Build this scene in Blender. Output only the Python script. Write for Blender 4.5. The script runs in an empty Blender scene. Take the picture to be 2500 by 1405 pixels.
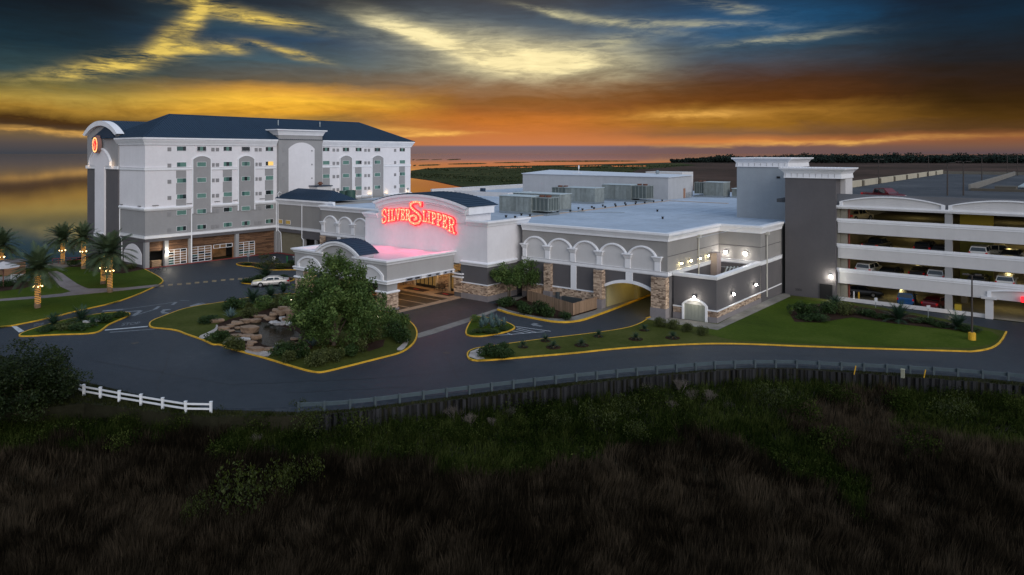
import bpy, bmesh, math, random
import numpy as np
from mathutils import Vector, Matrix
R = random.Random(7)
NP = np.random.default_rng(11)
scene = bpy.context.scene
COL = scene.collection
rad = math.radians

# ---------------------------------------------------------------- camera
F, H, CX, HY, T = 1740.0, 20.0, 1250.0, 375.0, rad(38.5)
UX, UY, VX, VY = math.cos(T), -math.sin(T), math.sin(T), math.cos(T)
cam = bpy.data.cameras.new('camera')
cam.sensor_fit = 'HORIZONTAL'
cam.sensor_width = 36.0
cam.lens = 36.0 * F / 2500.0
cam.shift_y = -(702.5 - HY) / 2500.0
cam.clip_start, cam.clip_end = 0.5, 60000
camo = bpy.data.objects.new('camera', cam)
COL.objects.link(camo)
camo.location = (0, 0, H)
camo.rotation_euler = (rad(90), 0, T)
scene.camera = camo

def g(px, py, z=0.0):
    """world point at height z that the photograph shows at (px, py)"""
    d = (z - H) / ((HY - py) / F)
    x = (px - CX) / F * d
    return (UX * x + UY * d, VX * x + VY * d, z)

def gp(pts, z=0.0):
    return [g(a, b, z) for a, b in pts]

# ---------------------------------------------------------------- view
scene.view_settings.view_transform = 'Standard'
scene.view_settings.look = 'None'
scene.view_settings.gamma = 1
scene.view_settings.use_curve_mapping = False
scene.view_settings.exposure = 0.1
scene.cycles.use_denoising = True
scene.cycles.max_bounces = 6
scene.cycles.transparent_max_bounces = 6
scene.cycles.sample_clamp_indirect = 4.0

# ---------------------------------------------------------------- sky
def lin(c):
    return tuple(((v / 255) / 12.92 if v / 255 <= 0.04045 else ((v / 255 + 0.055) / 1.055) ** 2.4) for v in c)

class NT:
    def __init__(s, nt):
        s.nt = nt
    def n(s, t, **kw):
        x = s.nt.nodes.new(t)
        for k, v in kw.items():
            setattr(x, k, v)
        return x
    def put(s, sock, v):
        if isinstance(v, bpy.types.NodeSocket):
            s.nt.links.new(v, sock)
        elif v is not None:
            sock.default_value = v
    def m(s, op, a, b=None, c=None, clamp=False):
        x = s.n('ShaderNodeMath', operation=op, use_clamp=clamp)
        for i, v in enumerate((a, b, c)):
            s.put(x.inputs[i], v)
        return x.outputs[0]
    def vm(s, op, a, b=None):
        x = s.n('ShaderNodeVectorMath', operation=op)
        s.put(x.inputs[0], a)
        if b is not None:
            s.put(x.inputs[1], b)
        return x.outputs['Value'] if op in ('DOT_PRODUCT', 'LENGTH') else x.outputs[0]
    def mix(s, f, a, b, blend='MIX'):
        x = s.n('ShaderNodeMix', data_type='RGBA', blend_type=blend)
        s.put(x.inputs[0], f)
        s.put(x.inputs[6], a if isinstance(a, bpy.types.NodeSocket) else (*a[:3], 1))
        s.put(x.inputs[7], b if isinstance(b, bpy.types.NodeSocket) else (*b[:3], 1))
        return x.outputs[2]
    def ss(s, v, a, b):
        x = s.n('ShaderNodeMapRange', interpolation_type='SMOOTHSTEP')
        s.put(x.inputs[0], v)
        x.inputs[1].default_value, x.inputs[2].default_value = a, b
        return x.outputs[0]
    def lm(s, v, a, b, c=0.0, d=1.0):
        x = s.n('ShaderNodeMapRange')
        s.put(x.inputs[0], v)
        for i, q in enumerate((a, b, c, d)):
            x.inputs[i + 1].default_value = q
        return x.outputs[0]
    def noise(s, vec, scale, detail=4.0, rough=0.55, dist=0.0):
        x = s.n('ShaderNodeTexNoise')
        if vec is not None:
            s.put(x.inputs['Vector'], vec)
        x.inputs['Scale'].default_value = scale
        x.inputs['Detail'].default_value = detail
        x.inputs['Roughness'].default_value = rough
        x.inputs['Distortion'].default_value = dist
        return x.outputs[0]
    def ramp(s, f, stops, interp='B_SPLINE'):
        x = s.n('ShaderNodeValToRGB')
        cr = x.color_ramp
        cr.interpolation = interp
        while len(cr.elements) < len(stops):
            cr.elements.new(0.5)
        for e, (p, c) in zip(cr.elements, stops):
            e.position = p
            e.color = (*c, 1) if len(c) == 3 else c
        s.put(x.inputs[0], f)
        return x.outputs[0]

world = bpy.data.worlds.new('World')
scene.world = world
world.use_nodes = True
world.node_tree.nodes.clear()
W = NT(world.node_tree)
tc = W.n('ShaderNodeTexCoord').outputs['Generated']
dirv = W.vm('NORMALIZE', tc)
xr = W.vm('DOT_PRODUCT', dirv, (UX, VX, 0))      # to the right of the view axis
yf = W.vm('DOT_PRODUCT', dirv, (UY, VY, 0))      # along the view axis
sepz = W.n('ShaderNodeSeparateXYZ')
W.put(sepz.inputs[0], dirv)
zz = sepz.outputs[2]
az0 = W.m('MULTIPLY', W.m('ARCTAN2', xr, yf), 180 / math.pi)
hor = W.m('SQRT', W.m('MAXIMUM', W.m('SUBTRACT', 1.0, W.m('MULTIPLY', zz, zz)), 1e-5))
va0 = W.m('ABSOLUTE', W.m('DIVIDE', zz, hor))    # tangent of the elevation; below the horizon mirrors above
# cloud noise: direction stretched so that structures lie flat
stretch = W.vm('MULTIPLY', dirv, (1, 1, 5.5))
n1 = W.noise(stretch, 3.2, 6, 0.6, 0.35)
n2 = W.noise(W.vm('MULTIPLY', dirv, (1, 1, 4.6)), 8.0, 9, 0.64, 0.9)
n3 = W.noise(W.vm('MULTIPLY', dirv, (1, 1, 6.5)), 21.0, 8, 0.66, 0.6)
wob = W.m('ADD', W.m('MULTIPLY', W.m('SUBTRACT', n1, 0.5), 0.030), W.m('MULTIPLY', W.m('SUBTRACT', n2, 0.5), 0.020))
keep = W.ss(va0, 0.006, 0.04)
# bands tilt slightly up to the right, as high cloud sheets do
tilt = W.m('MULTIPLY', W.m('MULTIPLY', W.m('MAXIMUM', W.m('MINIMUM', az0, 60.0), 0.0), -0.00035), W.ss(va0, 0.02, 0.12))
va = W.m('ADD', va0, W.m('ADD', W.m('MULTIPLY', wob, keep), tilt))
az = W.m('ADD', az0, W.m('MULTIPLY', W.m('SUBTRACT', n1, 0.5), 9.0))
VM = 0.26

def skyramp(px, stops):
    c = math.cos(math.atan((px - CX) / F))
    st = sorted((max(0.0, (HY - py) / F * c / VM), lin(col)) for py, col in stops)
    return W.ramp(W.m('DIVIDE', va, VM), st, 'LINEAR')

S_L = skyramp(60, [(376, (62, 66, 74)), (350, (84, 76, 74)), (325, (112, 92, 66)), (312, (64, 52, 44)), (290, (66, 44, 22)), (262, (160, 122, 48)), (235, (170, 142, 66)), (208, (112, 104, 62)), (170, (44, 68, 74)), (100, (12, 42, 56)), (0, (0, 18, 32))])
S_L2 = skyramp(680, [(376, (96, 92, 96)), (350, (150, 112, 70)), (318, (176, 132, 62)), (296, (132, 108, 62)), (270, (214, 154, 46)), (250, (252, 192, 62)), (226, (204, 148, 62)), (202, (92, 84, 70)), (150, (56, 84, 96)), (100, (20, 62, 90)), (50, (38, 68, 84)), (0, (12, 36, 52))])
S_C = skyramp(1250, [(376, (122, 98, 98)), (359, (108, 98, 112)), (354, (196, 120, 76)), (320, (184, 108, 58)), (290, (178, 102, 44)), (266, (136, 80, 42)), (243, (116, 74, 42)), (215, (122, 98, 78)), (175, (104, 112, 108)), (120, (74, 98, 110)), (55, (40, 76, 98)), (0, (38, 56, 70))])
S_R = skyramp(1800, [(376, (112, 86, 84)), (359, (110, 84, 84)), (346, (204, 124, 66)), (325, (128, 92, 64)), (303, (146, 100, 36)), (280, (158, 110, 42)), (252, (88, 48, 18)), (214, (70, 42, 30)), (172, (58, 62, 72)), (128, (36, 74, 98)), (75, (6, 80, 122)), (0, (0, 48, 78))])
S_R2 = skyramp(2400, [(384, (92, 76, 80)), (356, (120, 86, 70)), (336, (140, 86, 54)), (316, (84, 58, 32)), (295, (74, 50, 18)), (262, (50, 32, 12)), (215, (38, 23, 16)), (160, (20, 24, 32)), (100, (6, 30, 46)), (50, (0, 32, 52)), (0, (0, 24, 44))])
base = W.mix(W.ss(az, -31, -19), S_L, S_L2)
base = W.mix(W.ss(az, -18, -2), base, S_C)
base = W.mix(W.ss(az, 2, 17), base, S_R)
base = W.mix(W.ss(az, 18, 33), base, S_R2)

def streak(px, py, ang, sl, sw, soft=1.0):
    """soft elongated cloud at a place in the sky; ang in degrees, sizes in photograph pixels"""
    a0 = math.degrees(math.atan((px - CX) / F))
    v0 = (HY - py) / F * math.cos(rad(a0))
    k = F * rad(1)
    dx = W.m('MULTIPLY', W.m('SUBTRACT', az0, a0), k)
    dy = W.m('MULTIPLY', W.m('SUBTRACT', W.m('ADD', va0, W.m('MULTIPLY', wob, 0.75)), v0), F)
    ca, sa = math.cos(rad(ang)), math.sin(rad(ang))
    p = W.m('ADD', W.m('MULTIPLY', dx, ca / sl), W.m('MULTIPLY', dy, sa / sl))
    q = W.m('ADD', W.m('MULTIPLY', dx, -sa / sw), W.m('MULTIPLY', dy, ca / sw))
    r2 = W.m('ADD', W.m('MULTIPLY', p, p), W.m('MULTIPLY', q, q))
    return W.m('EXPONENT', W.m('MULTIPLY', r2, -soft))

def total(lst):
    s = lst[0]
    for x in lst[1:]:
        s = W.m('ADD', s, x)
    return s

fib = W.m('ADD', W.m('MULTIPLY', n2, 0.9), W.m('MULTIPLY', n3, 0.75))
cut = W.ss(fib, 0.62, 1.02)
gold = total([streak(485, 20, 68, 60, 17), streak(415, 92, 48, 70, 20), streak(335, 140, 14, 110, 17), streak(235, 170, 12, 120, 15),
              streak(585, 28, -9, 140, 14), streak(665, 45, -4, 52, 9), streak(560, 118, -4, 34, 9), streak(715, 132, -13, 62, 8), streak(620, 106, -6, 28, 6), streak(470, 115, -8, 36, 7)])
base = W.mix(W.m('MULTIPLY', W.m('MULTIPLY', gold, cut), 1.05, clamp=True), base, lin((218, 188, 92)))
cream = total([streak(1240, 128, -9, 225, 42), streak(1330, 150, 2, 190, 36), streak(1060, 92, -20, 130, 18), streak(965, 68, -16, 90, 12)])
cream = W.m('MULTIPLY', cream, W.lm(cut, 0, 1, 0.5, 1.0))
base = W.mix(W.m('MULTIPLY', cream, 0.92, clamp=True), base, lin((240, 226, 172)))
thin = total([streak(1480, 52, -12, 165, 10), streak(1340, 30, -17, 60, 7), streak(1700, 60, -4, 170, 9), streak(1900, 95, 4, 130, 8), streak(1780, 20, -12, 80, 11), streak(1480, 105, 6, 80, 14)])
base = W.mix(W.m('MULTIPLY', W.m('MULTIPLY', thin, cut), 0.62, clamp=True), base, lin((196, 190, 148)))
low = total([streak(1010, 322, -4, 90, 6), streak(1040, 330, 2, 120, 4), streak(1690, 279, 2, 110, 9), streak(2000, 345, 1, 300, 5), streak(150, 318, -2, 160, 6)])
base = W.mix(W.m('MULTIPLY', W.m('MULTIPLY', low, W.lm(cut, 0, 1, 0.35, 1)), 0.75, clamp=True), base, lin((246, 186, 92)))
# light and dark fibres through the cloud sheets
fl = W.m('MULTIPLY', W.lm(fib, 0.55, 1.1, 0.74, 1.26), 1.0)
fk = W.m('ADD', 1.0, W.m('MULTIPLY', W.m('SUBTRACT', fl, 1.0), W.ss(va0, 0.012, 0.05)))
base = W.vm('SCALE', base)
W.put(base.node.inputs['Scale'], fk)
# dark streaks across the cloud sheets
dk = W.m('MULTIPLY', W.ss(n2, 0.52, 0.74), W.m('MULTIPLY', W.ss(va0, 0.02, 0.06), 0.28))
base = W.mix(dk, base, W.mix(1.0, base, (0.52, 0.52, 0.56), 'MULTIPLY'))
# overhead and behind: pale dusk cloud, the light that falls on the site
up = W.ss(va0, 0.235, 0.85)
soft = W.lm(n1, 0.3, 0.7, 0.85, 1.15)
zen = W.mix(1.0, (0.40, 0.50, 0.66), W.n('ShaderNodeCombineColor').outputs[0], 'MIX') if False else None
zcol = W.n('ShaderNodeCombineXYZ')
for i, v in enumerate((0.37, 0.48, 0.65)):
    W.put(zcol.inputs[i], W.m('MULTIPLY', soft, v))
side = W.ss(W.m('ABSOLUTE', az0), 42, 120)
bcol = W.n('ShaderNodeCombineXYZ')
for i, v in enumerate((0.52, 0.55, 0.63)):
    W.put(bcol.inputs[i], W.m('MULTIPLY', soft, v))
base = W.mix(side, base, bcol.outputs[0])
base = W.mix(up, base, zcol.outputs[0])
bg1 = W.n('ShaderNodeBackground')
W.put(bg1.inputs[0], base)
bg1.inputs[1].default_value = 1.0
nish = W.n('ShaderNodeTexSky', sky_type='NISHITA')
nish.sun_disc = False
SUN_EL, SUN_AZ = rad(40), rad(150)
nish.sun_elevation = rad(2.0)
nish.sun_rotation = -T
nish.dust_density = 3.0
bg2 = W.n('ShaderNodeBackground')
W.put(bg2.inputs[0], nish.outputs[0])
bg2.inputs[1].default_value = 0.05
mixs = W.n('ShaderNodeMixShader')
mixs.inputs[0].default_value = 0.06
W.put(mixs.inputs[1], bg1.outputs[0])
W.put(mixs.inputs[2], bg2.outputs[0])
wo = W.n('ShaderNodeOutputWorld')
W.put(wo.inputs[0], mixs.outputs[0])

# ---------------------------------------------------------------- soft key light of the dusk sky
sl = bpy.data.lights.new('sun', 'SUN')
sl.energy = 1.5
sl.angle = rad(50)
sl.color = (1.0, 0.95, 0.92)
so = bpy.data.objects.new('sun', sl)
COL.objects.link(so)
so.rotation_euler = (rad(68), 0, T + rad(27))

# ---------------------------------------------------------------- materials
MATS = {}
def M(name, col, rough=0.7, var=0.10, scale=0.6, bump=0.15, bscale=30.0, metal=0.0, emit=0.0, spec=0.4, ecol=None, streak=0.0, tint=0.0, tcol=None, stretch=None):
    """procedural paint: base colour with broad wear, optional vertical streaks, fine relief; tint = random per-face value"""
    if name in MATS:
        return MATS[name]
    m = bpy.data.materials.new(name)
    m.use_nodes = True
    m.node_tree.nodes.clear()
    t = NT(m.node_tree)
    pos = t.n('ShaderNodeNewGeometry').outputs['Position']
    v = t.vm('MULTIPLY', pos, stretch) if stretch else pos
    b = t.n('ShaderNodeBsdfPrincipled')
    na = t.noise(v, scale, 5, 0.6)
    nb = t.noise(v, scale * 7.3, 4, 0.6)
    f = t.m('ADD', t.m('MULTIPLY', na, 0.65), t.m('MULTIPLY', nb, 0.35))
    k = t.lm(f, 0.3, 0.7, 1 - var, 1 + var)
    if streak:
        ns = t.noise(t.vm('MULTIPLY', pos, (0.7, 0.7, 0.09)), 1.0, 6, 0.7)
        k = t.m('MULTIPLY', k, t.lm(ns, 0.45, 0.75, 1.0, 1.0 - streak))
    c = t.vm('SCALE', (*col,), None)
    c.node.inputs[0].default_value = col
    t.put(c.node.inputs['Scale'], k)
    if tint:
        at = t.n('ShaderNodeAttribute', attribute_name='tint')
        c = t.mix(at.outputs['Fac'], c, t.mix(1.0, c, tcol or (0.5, 0.5, 0.5), 'MULTIPLY'))
    t.put(b.inputs['Base Color'], c)
    b.inputs['Roughness'].default_value = rough
    b.inputs['Metallic'].default_value = metal
    b.inputs['Specular IOR Level'].default_value = spec
    if emit:
        b.inputs['Emission Color'].default_value = (*(ecol or col), 1)
        b.inputs['Emission Strength'].default_value = emit
    if bump:
        bp = t.n('ShaderNodeBump')
        bp.inputs['Strength'].default_value = bump
        bp.inputs['Distance'].default_value = 0.02
        t.put(bp.inputs['Height'], t.noise(v, bscale, 3))
        t.put(b.inputs['Normal'], bp.outputs[0])
    o = t.n('ShaderNodeOutputMaterial')
    t.put(o.inputs[0], b.outputs[0])
    MATS[name] = m
    return m

def leafmat(name, c0, c1, c2, rough=0.55, trans=0.25, spec=0.2):
    """foliage: each leaf takes its own place between three greens"""
    if name in MATS:
        return MATS[name]
    m = bpy.data.materials.new(name)
    m.use_nodes = True
    m.node_tree.nodes.clear()
    t = NT(m.node_tree)
    at = t.n('ShaderNodeAttribute', attribute_name='tint').outputs['Fac']
    pos = t.n('ShaderNodeNewGeometry').outputs['Position']
    nz = t.noise(pos, 0.9, 3)
    f = t.m('ADD', t.m('MULTIPLY', at, 0.7), t.lm(nz, 0.3, 0.7, -0.1, 0.4), clamp=True)
    c = t.ramp(f, [(0.0, c0), (0.5, c1), (1.0, c2)], 'LINEAR')
    b = t.n('ShaderNodeBsdfPrincipled')
    t.put(b.inputs['Base Color'], c)
    b.inputs['Roughness'].default_value = rough
    b.inputs['Specular IOR Level'].default_value = spec
    tr = t.n('ShaderNodeBsdfTranslucent')
    t.put(tr.inputs[0], c)
    mx = t.n('ShaderNodeMixShader')
    mx.inputs[0].default_value = trans
    t.put(mx.inputs[1], b.outputs[0])
    t.put(mx.inputs[2], tr.outputs[0])
    o = t.n('ShaderNodeOutputMaterial')
    t.put(o.inputs[0], mx.outputs[0])
    MATS[name] = m
    return m

def emitter(name, col, s):
    if name in MATS:
        return MATS[name]
    m = bpy.data.materials.new(name)
    m.use_nodes = True
    m.node_tree.nodes.clear()
    t = NT(m.node_tree)
    e = t.n('ShaderNodeEmission')
    e.inputs[0].default_value = (*col, 1)
    e.inputs[1].default_value = s
    o = t.n('ShaderNodeOutputMaterial')
    t.put(o.inputs[0], e.outputs[0])
    MATS[name] = m
    return m

WHITE = M('white_trim_paint', (0.80, 0.80, 0.82), 0.6, 0.05, 0.5, 0.1, 60, streak=0.10)
WALLW = M('white_stucco', (0.72, 0.70, 0.715), 0.85, 0.07, 0.25, 0.25, 60, streak=0.05)
GRAYM = M('grey_stucco', (0.30, 0.295, 0.295), 0.85, 0.09, 0.25, 0.25, 60, streak=0.06)
GRAYL = M('pale_grey_stucco', (0.58, 0.565, 0.56), 0.85, 0.05, 0.35, 0.25, 60, streak=0.06)
GRAYD = M('dark_grey_stucco', (0.105, 0.098, 0.102), 0.85, 0.08, 0.35, 0.25, 60, streak=0.05)
TAUPE = M('taupe_stucco', (0.27, 0.258, 0.245), 0.85, 0.06, 0.35, 0.25, 60, streak=0.08)
PLINTH = M('plinth_concrete', (0.22, 0.20, 0.205), 0.9, 0.12, 0.8, 0.3, 40)
ROOFM = M('navy_roof_metal', (0.016, 0.036, 0.066), 0.55, 0.12, 0.4, 0.05, 20, spec=0.25)
MEMB = M('roof_membrane', (0.40, 0.47, 0.56), 0.55, 0.24, 0.10, 0.25, 6, stretch=(1, 1, 1))
STONE = M('veneer_stone', (0.60, 0.45, 0.33), 0.9, 0.30, 2.5, 0.6, 30, tint=1.0, tcol=(0.26, 0.22, 0.20))
WOOD = M('weathered_boards', (0.20, 0.105, 0.055), 0.8, 0.35, 1.2, 0.4, 30, tint=1.0, tcol=(0.35, 0.32, 0.32), stretch=(6, 1, 8))
FENCEW = M('cedar_boards', (0.30, 0.20, 0.13), 0.85, 0.28, 1.2, 0.4, 30, tint=1.0, tcol=(0.6, 0.55, 0.5), stretch=(6, 6, 0.6))
BLACK = M('black_metal', (0.012, 0.012, 0.013), 0.5, 0.1)
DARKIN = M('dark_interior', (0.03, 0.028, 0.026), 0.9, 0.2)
STEEL = M('galvanised_steel', (0.30, 0.34, 0.36), 0.45, 0.2, 3.0, 0.1, metal=0.6)
PIPE = M('beige_pipe', (0.48, 0.46, 0.41), 0.6, 0.08)
GLASSG = M('green_window_glass', (0.12, 0.235, 0.195), 0.12, 0.30, 0.9, 0.0, spec=0.7)
GLASSD = M('dark_window_glass', (0.018, 0.024, 0.026), 0.08, 0.3, 0.9, 0.0, spec=0.8)
GLASST = M('teal_window_glass', (0.05, 0.11, 0.10), 0.10, 0.3, 0.9, 0.0, spec=0.7)
GLASSY = M('lit_amber_glass', (0.30, 0.20, 0.05), 0.3, 0.3, 2.0, 0.0, emit=0.14, ecol=(0.75, 0.48, 0.10))
GLASSW = M('lit_warm_glass', (0.6, 0.4, 0.1), 0.3, 0.3, 2.0, 0.0, emit=0.6, ecol=(1.0, 0.62, 0.18))
VENT = M('vent_louvre', (0.27, 0.265, 0.27), 0.7, 0.08)
YELLOW = M('yellow_kerb_paint', (0.60, 0.34, 0.022), 0.75, 0.42, 1.1, 0.2, 30)
REDK = M('red_kerb_paint', (0.22, 0.035, 0.03), 0.7, 0.2, 1.5)
CONC = M('concrete', (0.30, 0.30, 0.30), 0.9, 0.18, 0.7, 0.3, 25)
GREENHV = M('aged_green_panels', (0.255, 0.285, 0.275), 0.65, 0.25, 1.4, 0.2, 20, streak=0.5, tint=1.0, tcol=(0.72, 0.72, 0.70))
RUST = M('rusty_iron', (0.13, 0.055, 0.035), 0.85, 0.3, 4)
NAVY = M('dark_blue_plastic', (0.02, 0.04, 0.07), 0.5, 0.1)

# ---------------------------------------------------------------- mesh helpers
def mesh_np(name, verts, faces, mat, tint=None, smooth=False):
    """fast mesh from arrays; faces is an (n, k) index array"""
    me = bpy.data.meshes.new(name)
    verts = np.asarray(verts, np.float32)
    faces = np.asarray(faces, np.int32)
    n, k = faces.shape
    me.vertices.add(len(verts))
    me.vertices.foreach_set('co', verts.ravel())
    me.loops.add(n * k)
    me.loops.foreach_set('vertex_index', faces.ravel())
    me.polygons.add(n)
    me.polygons.foreach_set('loop_start', np.arange(0, n * k, k, dtype=np.int32))
    me.polygons.foreach_set('loop_total', np.full(n, k, np.int32))
    if smooth:
        me.polygons.foreach_set('use_smooth', np.ones(n, bool))
    if tint is not None:
        a = me.attributes.new('tint', 'FLOAT', 'FACE')
        a.data.foreach_set('value', np.asarray(tint, np.float32))
    me.update(calc_edges=True)
    me.validate()
    if mat:
        me.materials.append(mat)
    return me

class MB:
    """collects shapes, then links them as one mesh object"""
    def __init__(s):
        s.v, s.f, s.t = [], [], []
        s.cur = 0.0
    def add(s, vs, fs):
        o = len(s.v)
        s.v += [tuple(p) for p in vs]
        for q in fs:
            s.f.append(tuple(i + o for i in q))
            s.t.append(s.cur)
        return s
    def box(s, x0, x1, y0, y1, z0, z1):
        return s.add([(x0, y0, z0), (x1, y0, z0), (x1, y1, z0), (x0, y1, z0), (x0, y0, z1), (x1, y0, z1), (x1, y1, z1), (x0, y1, z1)],
                     [(0, 3, 2, 1), (4, 5, 6, 7), (0, 1, 5, 4), (1, 2, 6, 5), (2, 3, 7, 6), (3, 0, 4, 7)])
    def quad(s, a, b, c, d):
        return s.add([a, b, c, d], [(0, 1, 2, 3)])
    def poly(s, pts):
        return s.add(pts, [tuple(range(len(pts)))])
    def prism(s, pts, z0, z1):
        n = len(pts)
        vs = [(p[0], p[1], z0) for p in pts] + [(p[0], p[1], z1) for p in pts]
        return s.add(vs, [tuple(range(n - 1, -1, -1)), tuple(range(n, 2 * n))] + [(i, (i + 1) % n, n + (i + 1) % n, n + i) for i in range(n)])
    def slab(s, ax, pts, a, b):
        """polygon drawn on a wall (u, z), given thickness from a to b along the wall's normal; ax 'y': u is x, ax 'x': u is y"""
        n = len(pts)
        P = (lambda u, z, w: (u, w, z)) if ax == 'y' else (lambda u, z, w: (w, u, z))
        vs = [P(u, z, a) for u, z in pts] + [P(u, z, b) for u, z in pts]
        return s.add(vs, [tuple(range(n)), tuple(range(2 * n - 1, n - 1, -1))] + [(i, n + i, n + (i + 1) % n, (i + 1) % n) for i in range(n)])
    def tube(s, pts, r, n=8, cap=True):
        pts = [Vector(p) for p in pts]
        rs = r if isinstance(r, (list, tuple)) else [r] * len(pts)
        o = len(s.v)
        prev = None
        for i, p in enumerate(pts):
            d = (pts[min(i + 1, len(pts) - 1)] - pts[max(i - 1, 0)]).normalized()
            if prev is None:
                a = d.orthogonal().normalized()
            else:
                a = (prev - d * prev.dot(d)).normalized()
            prev = a
            b = d.cross(a)
            for j in range(n):
                t = 2 * math.pi * j / n
                s.v.append(tuple(p + (a * math.cos(t) + b * math.sin(t)) * rs[i]))
        for i in range(len(pts) - 1):
            for j in range(n):
                s.f.append((o + i * n + j, o + i * n + (j + 1) % n, o + (i + 1) * n + (j + 1) % n, o + (i + 1) * n + j))
                s.t.append(s.cur)
        if cap:
            s.f.append(tuple(o + j for j in range(n - 1, -1, -1)))
            s.f.append(tuple(o + (len(pts) - 1) * n + j for j in range(n)))
            s.t += [s.cur, s.cur]
        return s
    def cyl(s, x, y, z0, z1, r, n=12, r1=None):
        return s.tube([(x, y, z0), (x, y, z1)], [r, r if r1 is None else r1], n)
    def ball(s, c, r, n=8, m=5, sq=(1, 1, 1)):
        o = len(s.v)
        for i in range(m + 1):
            ph = math.pi * i / m
            for j in range(n):
                t = 2 * math.pi * j / n
                s.v.append((c[0] + r * sq[0] * math.sin(ph) * math.cos(t), c[1] + r * sq[1] * math.sin(ph) * math.sin(t), c[2] + r * sq[2] * math.cos(ph)))
        for i in range(m):
            for j in range(n):
                s.f.append((o + i * n + j, o + (i + 1) * n + j, o + (i + 1) * n + (j + 1) % n, o + i * n + (j + 1) % n))
                s.t.append(s.cur)
        return s
    def sweep(s, path, prof, closed=False):
        """profile [(out, z)] carried along a ground path [(x, y)] with mitred corners; out is to the right of travel"""
        P = [Vector((p[0], p[1])) for p in path]
        n = len(P)
        o = len(s.v)
        k = len(prof)
        for i in range(n):
            if closed or 0 < i < n - 1:
                d0 = (P[i] - P[i - 1]).normalized()
                d1 = (P[(i + 1) % n] - P[i]).normalized()
            elif i == 0:
                d0 = d1 = (P[1] - P[0]).normalized()
            else:
                d0 = d1 = (P[-1] - P[-2]).normalized()
            n0, n1 = Vector((d0.y, -d0.x)), Vector((d1.y, -d1.x))
            mt = n0 + n1
            mt = mt / max(mt.dot(n0), 0.35) if mt.length > 1e-6 else n0
            for u, z in prof:
                s.v.append((P[i].x + mt.x * u, P[i].y + mt.y * u, z))
        for i in range(n if closed else n - 1):
            for j in range(k):
                a, b = i * k + j, i * k + (j + 1) % k
                c, d = ((i + 1) % n) * k + (j + 1) % k, ((i + 1) % n) * k + j
                s.f.append((o + a, o + d, o + c, o + b))
                s.t.append(s.cur)
        if not closed:
            s.f.append(tuple(o + j for j in range(k)))
            s.f.append(tuple(o + (n - 1) * k + j for j in range(k - 1, -1, -1)))
            s.t += [s.cur, s.cur]
        return s
    def mesh(s, name, mat, off=(0, 0, 0), smooth=False):
        me = bpy.data.meshes.new(name)
        me.from_pydata([(a - off[0], b - off[1], c - off[2]) for a, b, c in s.v], [], s.f)
        if any(s.t):
            a = me.attributes.new('tint', 'FLOAT', 'FACE')
            a.data.foreach_set('value', np.asarray(s.t, np.float32))
        if smooth:
            me.polygons.foreach_set('use_smooth', np.ones(len(me.polygons), bool))
        me.update()
        for q in (mat if isinstance(mat, (list, tuple)) else [mat]):
            me.materials.append(q)
        return me
    def build(s, name, mat, parent=None, smooth=False, fix=True):
        off = (0, 0, 0)
        if parent is not None and fix:
            p = parent
            while p is not None:
                off = (off[0] + p.location[0], off[1] + p.location[1], off[2] + p.location[2])
                p = p.parent
        me = s.mesh(name, mat, off, smooth)
        return link(name, me, parent)

def link(name, me, parent=None, loc=(0, 0, 0), rz=0.0):
    o = bpy.data.objects.new(name, me)
    COL.objects.link(o)
    o.location = loc
    o.rotation_euler = (0, 0, rz)
    if parent is not None:
        o.parent = parent
    return o

def tag(o, label, cat, group=None):
    o['label'], o['category'] = label, cat
    if group:
        o['group'] = group
    return o

def thing(name, label, cat, loc=(0, 0, 0), rz=0.0, group=None):
    return tag(link(name, None, None, loc, rz), label, cat, group)

def struct(o):
    o['kind'] = 'structure'
    return o

def stuff(o):
    o['kind'] = 'stuff'
    return o

def copy_tree(o, parent=None):
    c = o.copy()
    COL.objects.link(c)
    if parent is not None:
        c.parent = parent
    for ch in list(o.children):
        copy_tree(ch, c)
    return c

def lamp(name, loc, power, col=(1, 0.8, 0.5), r=0.12, parent=None):
    l = bpy.data.lights.new(name, 'POINT')
    l.energy = power
    l.color = col
    l.shadow_soft_size = r
    o = bpy.data.objects.new(name, l)
    COL.objects.link(o)
    if parent is not None:
        p, off = parent, Vector((0, 0, 0))
        while p is not None:
            off += Vector(p.location)
            p = p.parent
        o.parent = parent
        o.location = Vector(loc) - off
    else:
        o.location = loc
    return o

def arc(u0, u1, z0, rise, n=14):
    """points of a segmental arch from (u0, z0) to (u1, z0)"""
    h = (u1 - u0) / 2
    r = (h * h + rise * rise) / (2 * rise)
    c = z0 + rise - r
    a = math.asin(min(1, h / r))
    if rise > h:
        a = math.pi - a
    return [((u0 + u1) / 2 + r * math.sin(-a + 2 * a * i / n), c + r * math.cos(-a + 2 * a * i / n)) for i in range(n + 1)]

def arch_ring(mb, ax, u0, u1, z0, zs, rise, w, a, b):
    """an arch moulding of width w standing on legs from z0 up to the springing zs"""
    out = [(u0, z0)] + arc(u0, u1, zs, rise) + [(u1, z0)]
    h = (u1 - u0) / 2
    k = (h - w) / h
    inn = [(u0 + w, z0)] + arc(u0 + w, u1 - w, zs - 0.02, rise * k + 0.02 - (0.25 * w)) + [(u1 - w, z0)]
    n = len(out)
    for i in range(n - 1):
        mb.slab(ax, [out[i], inn[i], inn[i + 1], out[i + 1]], a, b)
    return mb

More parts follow.
